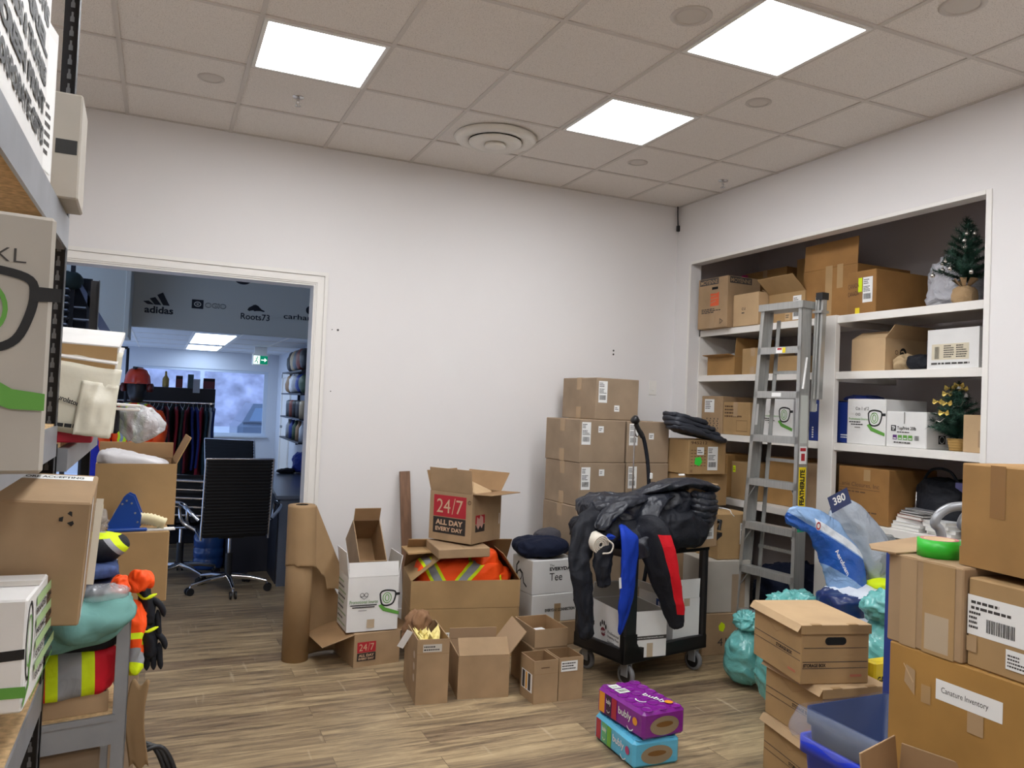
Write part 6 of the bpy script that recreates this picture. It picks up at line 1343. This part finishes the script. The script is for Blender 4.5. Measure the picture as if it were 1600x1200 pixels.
for y in (11.2, 12.4, 13.6, 14.8, 16): w.box(OX0, y-.012, OZ-.0055, OX1, y+.012, OZ+.0005, TRIM)
struct(w, 'trim_4')
w = MB(); w.box(-.31, 8.5, 2.195, OX1, 8.62, 3.02, OB); w.box(OX0, 7.9, 2.06, -.31, 8.62, 3.02, OB); w.box(-.33, 7.88, 2.05, -.285, 8.5, 3.02, OB, c=.006); struct(w, 'wall_bulkhead')
LG = mat('logo_black', (14, 16, 24), .5)
def sign(name, label, x, z, fn):
    sh = Sheet(); fn(sh); o = sh.mb.build(name, loc=(x, 8.4985, z), rot=(PI/2, 0, 0)); o.rotation_euler = (PI/2, 0, 0); return tag(o, label, 'sign')
def adi(sh):
    sh.text('adidas', 0, 0, .26, .07, LG, .03)
    for x0, x1, t0 in ((.03, .085, .035), (.075, .15, .075), (.125, .225, .125)):
        a = .085; sh.poly([(x1-.06, a), (x1, a), (x1-.045-t0*.18, a+t0), (x1-.095-t0*.18, a+t0*.78)], LG)
sign('wall_sign', 'black three stripe logo with the word adidas on the grey bulkhead', -.18, 2.335, adi)
def ogi(sh):
    sh.stroke([(0, 0), (.1, 0), (.1, .08), (0, .08)], .014, LG, True); sh.rect(.0, .0, .1, .08, LG); sh.ring(.05, .04, .03, .009, OB, ry=.022, n=12); sh.disc(.05, .04, .012, OB, ry=.007)
    sh.text('OGIO', .12, .012, .2, .05, LG, .03); sh.text('OGIO', .124, .018, .192, .038, OB, .0)
sign('wall_sign', 'boxed O emblem with the word OGIO on the grey bulkhead', .25, 2.42, ogi)
def roo(sh):
    sh.text('Roots73', 0, 0, .285, .065, LG, .012)
    sh.poly([(.06, .10), (.075, .125), (.10, .14), (.12, .155), (.14, .16), (.165, .15), (.185, .13), (.20, .115), (.235, .10), (.225, .09), (.19, .098), (.15, .095), (.13, .09), (.12, .10), (.10, .095), (.08, .088)], LG)
sign('wall_sign', 'beaver emblem over the word Roots73 on the grey bulkhead', .715, 2.345, roo)
sign('wall_sign', 'word carhartt with a round mark cut off by the door jamb, on the grey bulkhead', 1.14, 2.385, lambda sh: (sh.text('carhartt', 0, 0, .36, .055, LG, .01), sh.disc(.27, .11, .045, LG)))
sign('wall_sign', 'large serif K letter cut off by the top of the doorway', -.13, 2.735, lambda sh: sh.text('K', 0, 0, .2, .24, LG, .02))
sign('wall_sign', 'black oval mark at the top of the bulkhead, cut off by the doorway', .66, 2.70, lambda sh: sh.disc(.06, .05, .08, LG, ry=.05))
# ceiling lights, exit sign
FD = glow('lit_diffuser_far', (206, 228, 255), PANEL_FAR)
for y0_, y1_, lb in ((11.8, 14.1, 'nearer'), (14.75, 16.2, 'farther')):
    t = thing('ceiling_light', lb+' lit panel in the showroom ceiling', 'light', (.68, (y0_+y1_)/2, OZ-.006), group='showroom ceiling lights'); hy = (y1_-y0_)/2
    MB().box(-.27, -hy, -.001, .27, hy, .004, FD).build('diffuser', t); MB().box(-.3, -hy-.03, -.002, -.27, hy+.03, .006, TRIM).box(.27, -hy-.03, -.002, .3, hy+.03, .006, TRIM).build('frame', t)
t = thing('exit_sign', 'green running man exit sign with arrow hanging from the showroom ceiling', 'sign', (1.53, 14.0, 2.085))
MB().box(-.13, -.03, 0, .13, .03, .19, TRIM, c=.004).box(-.1, -.02, .19, .1, .02, .31, TRIM).build('housing', t)
sh = Sheet(); EG = glow('exit_green', (10, 110, 84), .9); EW = glow('exit_white', (220, 255, 244), 1.1); sh.rect(-.115, .02, .23, .14, EG); sh.rect(-.115, .02, .105, .14, EW); sh.disc(-.05, .135, .012, EG); sh.stroke([(-.06, .12), (-.07, .08), (-.045, .06), (-.05, .03)], .014, EG); sh.stroke([(-.07, .08), (-.095, .045)], .012, EG); sh.stroke([(-.085, .115), (-.06, .115), (-.035, .095)], .009, EG)
sh.poly([(.01, .082), (.065, .082), (.065, .055), (.105, .09), (.065, .125), (.065, .098), (.01, .098)], EW); sh.mb.build('lit_face', t, loc=(0, -.031, 0), rot=(PI/2, 0, 0))
# window with frame and glass
w = MB(); FRA = mat('window_frame', (196, 206, 220), .4)
for a in ((wx0, wz0, wx1, wz0+.05), (wx0, wz1-.05, wx1, wz1), (wx0, wz0+.05, wx0+.05, wz1-.05), (wx1-.07, wz0+.05, wx1, wz1-.05), (.70, wz0+.05, .78, wz1-.05)): w.box(a[0], OY1+.02, a[1], a[2], OY1+.07, a[3], FRA)
w.box(wx0-.03, OY1-.06, wz0-.03, wx1+.03, OY1, wz0, FRA); struct(w, 'window_1')
gm = film('window_glass', (200, 214, 240), .10, .05, 0, 1); w = MB(); w.box(wx0+.05, OY1+.04, wz0+.05, wx1-.07, OY1+.046, wz1-.05, gm); struct(w, 'window_2')
# outside: snowy lot, bank of bare trees, car
w = MB(); w.box(-25, OY1+.2, -.15, 25, 70, -.05, mat('snowy_ground', (196, 204, 216), .9, var=.08, vs=1)); struct(w, 'ground')
mb = MB(); sheet_grid(mb, lambda u, v: Vector((-25+50*u, 42+10*v, -.1+9*math.sin(v*PI/2)*(1+.25*noise.noise(Vector((u*20, 0, 0)))))), 90, 24, mat('bare_woods', (166, 166, 186), .95, var=.28, vs=1.1, bump=.6, bs=3)); o = mb.build('wooded_bank'); o['kind'] = 'structure'
CARM = mat('car_paint', (70, 92, 116), .3, metal=.4, coat=.5); CGL = mat('car_glass', (96, 128, 160), .1)
t = thing('car', 'blue car parked outside the showroom window', 'car', (4.1, 20.8, -.05), 2)
def carsec(x0, x1, z0, z1, ys, m, mb, xt0=None, xt1=None):
    xt0 = x0 if xt0 is None else xt0; xt1 = x1 if xt1 is None else xt1
    mb.add([(x0, -ys, z0), (x1, -ys, z0), (x1, ys, z0), (x0, ys, z0), (xt0, -ys*.86, z1), (xt1, -ys*.86, z1), (xt1, ys*.86, z1), (xt0, ys*.86, z1)], [(3, 2, 1, 0), (4, 5, 6, 7), (0, 1, 5, 4), (1, 2, 6, 5), (2, 3, 7, 6), (3, 0, 4, 7)], m)
mb = MB(); mb.box(-2.4, -.9, .25, 2.2, .9, .98, CARM, c=.12); carsec(-2.3, 1.3, .97, 1.42, .86, CARM, mb, -2.05, .6); mb.build('body', t)
mb = MB(); carsec(-2.15, 1.2, 1.0, 1.36, .875, CGL, mb, -1.98, .62); mb.build('side_windows', t)
for x in (-1.4, 1.4):
    for y in (-.85, .85): MB().lathe([(0, -.1), (.3, -.1), (.34, -.06), (.34, .06), (.3, .1), (0, .1)], BLKPLASTIC, n=24, M=Matrix.Translation((x, y, .34)) @ Matrix.Rotation(PI/2, 4, 'X')).build('wheel', t)
# white door in the right wall
w = MB(); w.box(OX1-.03, 14.6, 0, OX1-.001, 14.7, 2.0, TRIM).box(OX1-.03, 15.6, 0, OX1-.001, 15.7, 2.0, TRIM).box(OX1-.03, 14.6, 1.92, OX1-.001, 15.7, 2.0, TRIM).box(OX1-.012, 14.7, 0, OX1-.001, 15.6, 1.92, TRIM).cyl((OX1-.05, 15.5, 1.0), (OX1-.01, 15.5, 1.0), .025, STEEL); struct(w, 'door_2')
# black garment display
t = thing('garment_display', 'black display stand with a rail of hanging garments in the showroom', 'display', (.12, 9.3, 0))
DB_ = mat('display_black', (20, 20, 26), .5)
MB().box(-.62, 0, 0, .44, .05, 1.62, DB_, c=.004).build('back_panel', t); MB().box(-.62, -.4, 0, .44, .0, .08, DB_, c=.004).build('base', t)
for x in (-.55, .38): MB().tube([(x, 0, 1.46), (x, -.32, 1.46)], .012, CHROME, n=8).build('arm', t)
MB().tube([(-.6, -.30, 1.46), (.42, -.30, 1.46)], .012, CHROME, n=8).build('rail', t)
# garments on the rail
R = random.Random(12)
gcol = [(26, 28, 36)]*9+[(20, 30, 54), (60, 62, 72), (110, 30, 40), (34, 44, 40), (150, 26, 36), (28, 34, 60), (44, 60, 50), (120, 28, 40), (24, 40, 110), (30, 46, 120), (150, 30, 50), (30, 60, 70), (170, 176, 180), (26, 44, 96)]
for k, cc in enumerate(gcol):
    x = -.50+.0415*k; gm_ = mat('garment_%d_%d_%d' % cc, cc, .85)
    gn = ['dark charcoal']*9+['navy', 'slate grey', 'wine red', 'dark olive', 'bright red', 'deep navy', 'moss green', 'dark red', 'royal blue', 'cobalt', 'crimson', 'petrol', 'pale grey', 'marine blue']
    t = thing('hanging_garment', gn[k]+' garment, number %s from the left on the black display rail' % ('one two three four five six seven eight nine ten eleven twelve thirteen fourteen fifteen sixteen seventeen eighteen nineteen twenty twenty-one twenty-two twenty-three twenty-four'.split()[k]), 'clothing', (.12+x, 9.0, 1.46), R.uniform(-12, 12), 'garments hanging on the black display rail')
    L = R.uniform(.62, .82); mb = MB()
    def gf(u, v, L=L, s=k): return Vector((.010*math.sin(v*5+s)+.008*math.sin(u*12+s), (u-.5)*(.34+.10*v), -.04-.05*abs(u-.5)*2*(1-v)-L*v))
    sheet_grid(mb, gf, 8, 10, gm_); mb.build('cloth', t, solid=.022)
    MB().tube([(0, 0, .0), (0, .0, -.03), (0, -.15, -.075)], .003, CHROME, n=5).tube([(0, 0, -.03), (0, .15, -.075)], .003, CHROME, n=5).build('hanger', t)
# things on top of the display
def ontop(name, label, x, w_, h_, m, cat, m2=None):
    t = thing(name, label, cat, (x, 9.325, 1.6205)); MB().box(-w_/2, -.022, 0, w_/2, .022, h_, m, c=.003).build('body', t)
    if m2: MB().box(-w_/2+.004, -.0235, h_*.72, w_/2-.004, -.022, h_*.92, m2).build('label_panel', t)
RB = mat('maroon_box', (104, 34, 48), .4)
t = tag(MB().lathe([(0, 0), (.032, 0), (.034, .02), (.034, .09), (.012, .125), (.011, .17), (0, .172)], mat('gold_bottle', (176, 150, 84), .3, metal=.3), n=18).build('bottle', loc=(.05, 9.325, 1.6205)), 'gold topped bottle on the display stand', 'bottle')
ontop('gift_box', 'maroon box with a black top on the display stand, next to the gold bottle', .185, .07, .13, RB, 'box', LG)
ontop('gift_box', 'tall grey green box in the middle of the display top', .30, .06, .15, mat('grey_green', (64, 84, 84), .5), 'box')
ontop('gift_box', 'small grey box in the middle of the display top', .365, .04, .10, mat('slate_box', (76, 86, 110), .5), 'box')
ontop('gift_box', 'wide maroon box at the right end of the display top', .49, .12, .115, RB, 'box', LG)
t = tag(MB().box(-.035, -.001, -.05, .035, .001, .1, mat('clear_holder', (170, 180, 190), .2)).build('sign_holder', loc=(.36, 9.27, 1.62)), 'small clear sign holder hooked over the display top', 'sign')
# mannequin with helmet and vest
t = thing('mannequin', 'black mannequin wearing an orange hard hat and orange hi-vis jacket', 'mannequin', (-.20, 8.3, 0), -20)
mb = MB(); cloth_tube(mb, [(0, 0, .02), (0, 0, .5), (0, 0, .95), (0, 0, 1.08)], [.15, .12, .14, .17], BLKPLASTIC, flat=.7, wr=0, n=24); mb.lathe([(.0, 1.30), (.055, 1.34), (.05, 1.47), (.0, 1.50)], BLKPLASTIC, n=18); mb.lathe([(.001, 1.45), (.055, 1.47), (.082, 1.54), (.088, 1.60), (.08, 1.67), (.05, 1.70), (0, 1.71)], BLKPLASTIC, n=22); mb.build('body', t)
mb = MB(); cloth_tube(mb, [(0, 0, .98), (0, 0, 1.1), (0, 0, 1.25), (0, 0, 1.38), (0, 0, 1.46)], [.19, .2, .19, .215, .09], ORANGE, flat=.62, wr=.012, seed=2, n=40, seg=12, upv=(0, 1, 0))
paint(mb, lambda c: LIME if .035 < abs(c.x) < .05 or .095 < abs(c.x) < .11 else (REFL if .05 < abs(c.x) < .095 and c.z > 1.0 else None)); mb.build('hi_vis_jacket', t)
for s in (-1, 1):
    mb = MB(); cloth_tube(mb, [(s*.17, 0, 1.38), (s*.235, -.02, 1.25), (s*.25, -.06, 1.10), (s*.2, -.14, 1.0)], [.07, .07, .06, .05], ORANGE, flat=.9, wr=.01, seed=3, n=20); mb.build('jacket_sleeve', t)
HH = mat('hard_hat_orange', (214, 60, 28), .25, coat=.6)
mb = MB(); mb.lathe([(.118, 1.635), (.115, 1.66), (.108, 1.71), (.08, 1.765), (.04, 1.785), (0, 1.79)], HH, n=28); mb.prism([(-.08, -.1), (.08, -.1), (.06, -.165), (0, -.185), (-.06, -.165)], 1.633, 1.643, HH); mb.box(-.012, -.10, 1.77, .012, .09, 1.795, BLKPLASTIC, c=.004); mb.build('hard_hat', t)
for s in (-1, 1): MB().lathe([(0, -.02), (.04, -.02), (.042, .02), (0, .025)], mat('ear_muff', (90, 28, 20), .4), n=18, M=Matrix.Translation((s*.12, 0, 1.60)) @ Matrix.Rotation(s*PI/2, 4, 'Y')).build('ear_muff', t)
# clothes hanging left of the mannequin
for k, (x, cc, z1_, L, lb) in enumerate(((-.62, (20, 26, 44), 1.95, .75, 'dark navy coat'), (-.62, (190, 30, 110), 1.30, .45, 'magenta garment'), (-.56, (34, 40, 150), 1.22, .5, 'blue garment'))):
    t = thing('hanging_garment', lb+' hanging in the showroom left of the mannequin', 'clothing', (x+.12*(k > 0), 8.9-.25*k, z1_)); mb = MB()
    cloth_tube(mb, [(0, 0, 0), (.0, 0, -.1), (0, 0, -L*.6), (0, 0, -L)], [.03, .14, .15, .16], mat('garment_%d_%d_%d' % cc, cc, .85), flat=.3, wr=.01, n=24, upv=(0, 1, 0)); mb.build('cloth', t)
    MB().tube([(0, 0, -.01), (0, 0, .04)], .003, CHROME, n=5).build('hanger', t)
t = thing('garment_rail', 'black rail stand behind the hanging coats left of the mannequin', 'rack', (-.6, 8.95, 0))
for x in (-.5, .28): MB().tube([(x, 0, 0), (x, 0, 2.0)], .014, BLKSTEEL, n=8).build('upright', t)
MB().tube([(-.5, 0, 2.0), (.28, 0, 2.0)], .014, BLKSTEEL, n=8).build('rail', t); MB().tube([(-.5, -.2, 1.34), (.28, -.2, 1.34)], .01, BLKSTEEL, n=8).build('rail', t); MB().box(-.52, -.3, 0, .3, .1, .03, BLKSTEEL).build('base', t)
# black rack with folded goods high at the left
t = thing('display_rack', 'black and chrome rack with stepped shelves high at the left beyond the doorway', 'rack', (-.62, 6.75, 0))
for x in (-.3, -.02, .10): MB().box(x-.015, -.02, 0, x+.015, .02, 2.5 if x < 0 else 2.3, BLKSTEEL).build('upright', t)
for k in range(7): MB().box(-.3, -.16, 1.98+k*.052, -.03, .16, 1.988+k*.052, STEEL).build('shelf', t)
MB().box(-.3, -.16, 0, .12, .2, .05, BLKSTEEL).build('base', t); MB().box(-.3, .165, 1.7, .10, .18, 2.42, BLKSTEEL).build('back_panel', t)  # black back panel added only to darken the view behind the shelves
mb = MB(); mb.prism([(-.02, 2.42), (.0, 2.42), (.26, 2.0), (.26, 1.93), (.22, 1.93)], -.02, .02, mat('grey_blue_steel', (96, 104, 124), .4, metal=.3), M=Matrix.Rotation(PI/2, 4, 'X')); mb.build('diagonal_brace', t)
for k in range(2): MB().box(.0, -.05, 2.08+.09*k, .13-.05*k, .05, 2.09+.09*k, STEEL).build('small_shelf', t)
for k, (x, z, cc, lb) in enumerate(((-.80, 2.302, (26, 28, 70), 'navy bundle at the very top of the black rack'), (-.66, 2.302, (30, 46, 42), 'dark green bundle at the top of the black rack'))):
    mb = MB(); lump(mb, (0, 0, 0), (.19, .2, .14), mat('garment_%d_%d_%d' % cc, cc, .8), 5+k, .01, 8); t = mb.build('folded_garment', loc=(x, 6.75, z)); tag(t, lb, 'clothing')
t = MB().box(-.11, -.1, 0, .11, .1, .036, mat('grey_goods', (112, 112, 116), .6), c=.004).build('folded_shirt', loc=(-.79, 6.75, 2.045)); tag(t, 'grey folded shirt on the stepped shelves', 'clothing')
# desk
t = thing('desk', 'dark grey desk with a rounded end beyond the doorway', 'desk', (1.25, 7.75, 0))
DK = mat('desk_grey', (96, 102, 114), .22, spec=.7)
top = [(-.33, -1.02), (.34, -1.02), (.34, 1.2), (.12, 1.24), (-.02, 1.22), (-.12, 1.1), (-.2, .7)]
mb = MB(); mb.prism(top, .72, .75, DK); mb.build('desktop', t); MB().box(-.30, -.9, 0, -.27, .8, .72, mat('desk_panel', (40, 42, 50), .5)).build('modesty_panel', t); MB().box(.2, -1.0, 0, .23, .9, .72, DK).build('leg_panel', t); MB().box(-.3, -1.0, 0, .3, -.97, .72, DK).build('end_panel', t)
# office chairs
RIB = LEATHER
def ribbed(mb, w_, L_, n, th=.022):
    """thin ribbed pad in the xz plane, bottom at 0"""
    for i in range(n):
        z0 = L_*i/n; mb.box(-w_/2, -th/2-.004, z0+.002, w_/2, th/2, z0+L_/n-.002, RIB, c=.006)
    mb.box(-w_/2+.01, -th/2, .01, w_/2-.01, th/2-.003, L_-.01, RIB)
def office_chair(label, x, y, deg, back=.62):
    t = thing('office_chair', label, 'chair', (x, y, 0), deg, 'black ribbed office chairs')
    for k in range(5):
        a = k*2*PI/5+.3; d = (math.cos(a), math.sin(a)); MB().tube([(d[0]*.03, d[1]*.03, .115), (d[0]*.17, d[1]*.17, .105), (d[0]*.30, d[1]*.30, .078)], [.026, .018, .013], CHROME, n=8).build('base_leg', t)
        mb = MB(); 
        for s in (-1, 1): mb.cyl((d[0]*.31-d[1]*.012*s, d[1]*.31+d[0]*.012*s, .03), (d[0]*.31-d[1]*.026*s, d[1]*.31+d[0]*.026*s, .03), .03, BLKPLASTIC, n=16)
        mb.cyl((d[0]*.31, d[1]*.31, .03), (d[0]*.30, d[1]*.30, .07), .008, CHROME, n=8); mb.build('caster', t)
    MB().cyl((0, 0, .10), (0, 0, .30), .028, BLKPLASTIC).cyl((0, 0, .28), (0, 0, .44), .014, CHROME).build('gas_column', t)
    mb = MB(); mb.box(-.1, -.1, .43, .1, .1, .46, BLKPLASTIC, c=.006); mb.build('mechanism', t)
    mb = MB(); 
    for i in range(9): mb.box(-.24, -.24+i*.053, .462, .24, -.24+i*.053+.048, .49, RIB, c=.007)
    mb.build('seat', t)
    mb = MB(); ribbed(mb, .49, back, 24); M = Matrix.Translation((0, .24, .48)) @ Matrix.Rotation(-.14, 4, 'X'); mb.v = [tuple(M @ Vector(p)) for p in mb.v]; mb.build('backrest', t)
    for s in (-1, 1):
        mb = MB(); mb.tube([M @ Vector((s*.25, 0, -.03)), M @ Vector((s*.25, 0, back))], .008, CHROME, n=8); mb.tube([M @ Vector((s*.25, 0, -.03)), (s*.25, -.23, .475)], .008, CHROME, n=8); mb.build('side_frame', t)
        mb = MB(); mb.tube(catmull([(s*.25, -.12, .47), (s*.35, -.16, .54), (s*.37, -.14, .67), (s*.37, .02, .69), (s*.35, .18, .68), (s*.27, .24, .60)], 6), .014, CHROME, n=8); mb.build('armrest', t)
    mb = MB(); mb.tube([M @ Vector((-.25, 0, back+.002)), M @ Vector((.25, 0, back+.002))], .007, CHROME, n=8); mb.build('top_bar', t)
    return t
office_chair('black ribbed office chair seen from behind just beyond the doorway', .57, 6.72, 184, .60)
office_chair('black ribbed office chair behind the first one, facing the desk', .80, 8.35, 150, .66)
office_chair('black ribbed office chair at the left, turned sideways under the stacked one', .22, 7.25, 70, .30)
t = thing('office_chair', 'chrome framed ribbed chair seats stacked upside down on the left chair', 'chair', (.20, 7.20, .50), 80)
for i in range(5):
    mb = MB(); mb.tube([(-.2, -.24, .06+.07*i), (-.2, .2, .075+.07*i)], .012, CHROME, n=8); mb.tube([(.2, -.24, .06+.07*i), (.2, .2, .075+.07*i)], .012, CHROME, n=8); mb.build('chrome_bar', t)
mb = MB()
for i in range(8): mb.box(-.22, -.22+i*.055, .005, .22, -.22+i*.055+.05, .045, RIB, c=.007)
mb.build('seat', t); MB().box(-.21, -.2, .12, .21, .2, .16, RIB, c=.01).box(-.21, -.2, .24, .21, .2, .30, RIB, c=.01).box(-.18, -.18, .05, -.15, .18, .36, RIB).box(.15, -.18, .05, .18, .18, .36, RIB).build('backrest', t)
# water jugs
JUG = mat('water_jug_blue', (44, 84, 150), .15, spec=.7)
for k, (x, y) in enumerate(((.47, 7.62), (.62, 7.85))):
    t = thing('water_jug', ['blue water jug on the floor left of the first office chair', 'second blue water jug just behind the other one'][k], 'bottle', (x, y, 0))
    MB().lathe([(0, 0), (.125, .005), (.13, .03), (.13, .09), (.122, .1), (.13, .115), (.13, .18), (.122, .19), (.13, .205), (.13, .29), (.11, .34), (.05, .385), (.03, .40), (.03, .43), (0, .43)], JUG, n=28).build('body', t); MB().cyl((0, 0, .43), (0, 0, .455), .032, WHITE).build('cap', t)
t = tag(MB().box(-.2, -.18, 0, .2, .18, .48, mat('dark_cabinet', (44, 44, 52), .5), c=.005).build('pedestal_cabinet', loc=(.80, 7.55, 0)), 'dark cabinet under the desk behind the first office chair', 'cabinet')
# wall shelves with goods on the right wall
R = random.Random(6)
for k, z in enumerate((1.98, 1.63, 1.25, .90)):
    t = thing('wall_shelf', ['top', 'second', 'third', 'lowest'][k]+' black wall shelf on the right of the showroom', 'shelf', (OX1-.14, 12.9, z)); MB().box(-.13, -1.0, -.025, .139, 1.0, 0, BLKSTEEL, c=.003).build('board', t); MB().box(.1, -.8, -.13, .139, -.77, -.026, BLKSTEEL).box(.1, .7, -.13, .139, .73, -.026, BLKSTEEL).build('bracket', t)
pal = [(30, 30, 36), (150, 120, 90), (120, 60, 50), (60, 80, 60), (90, 96, 104), (40, 60, 130), (180, 160, 130), (150, 150, 154), (60, 60, 66), (200, 200, 204)]
for k, z in enumerate((1.98, 1.63, 1.25, .90)):
    for j in range(5):
        y = 12.15+j*.34; cc = pal[(k*3+j*2) % 10]; m_ = mat('goods_%d_%d_%d' % cc, cc, .5)
        lb = 'item %s the %s black wall shelf' % (['at the near end of', 'second from the near end of', 'in the middle of', 'second from the far end of', 'at the far end of'][j], ['top', 'second', 'third', 'lowest'][k])
        if k == 2: mb = MB().lathe([(0, 0), (.075, 0), (.08, .18), (.075, .25), (.04, .27), (.0, .27)], m_, n=16); o = mb.build('travel_mug', loc=(2.0, y, z+.0005)); tag(o, 'coloured mug, '+lb, 'mug')
        elif k == 3: mb = MB().lathe([(0, 0), (.065, 0), (.065, .2), (.03, .26), (.03, .3), (0, .3)], m_, n=16); o = mb.build('drink_bottle', loc=(2.0, y, z+.0005)); tag(o, 'coloured bottle, '+lb, 'bottle')
        else:
            mb = MB(); lump(mb, (0, 0, 0), (.24, .3, .34 if k == 0 else .3), m_, k*9+j, .012, 9, nu=24, nv=14); o = mb.build('cap' if k == 0 else 'small_bag', loc=(2.02, y, z+.0005)); tag(o, ('cap, ' if k == 0 else 'small bag, ')+lb, 'cap' if k == 0 else 'bag')
mb = MB(); lump(mb, (0, 0, 0), (.22, .3, .22), mat('blue_fabric_item', (34, 60, 160), .6), 3, .02, 9); t = mb.build('bag', loc=(1.44, 8.72, .7505)); tag(t, 'blue bag lying at the far end of the desk', 'bag')
mb = MB(); lump(mb, (0, 0, 0), (.2, .14, .05), BLKCLOTH, 7, .012, 9); t = mb.build('folded_garment', loc=(1.28, 8.72, .7505)); tag(t, 'dark things piled on the desk left of the blue bag', 'clothing')
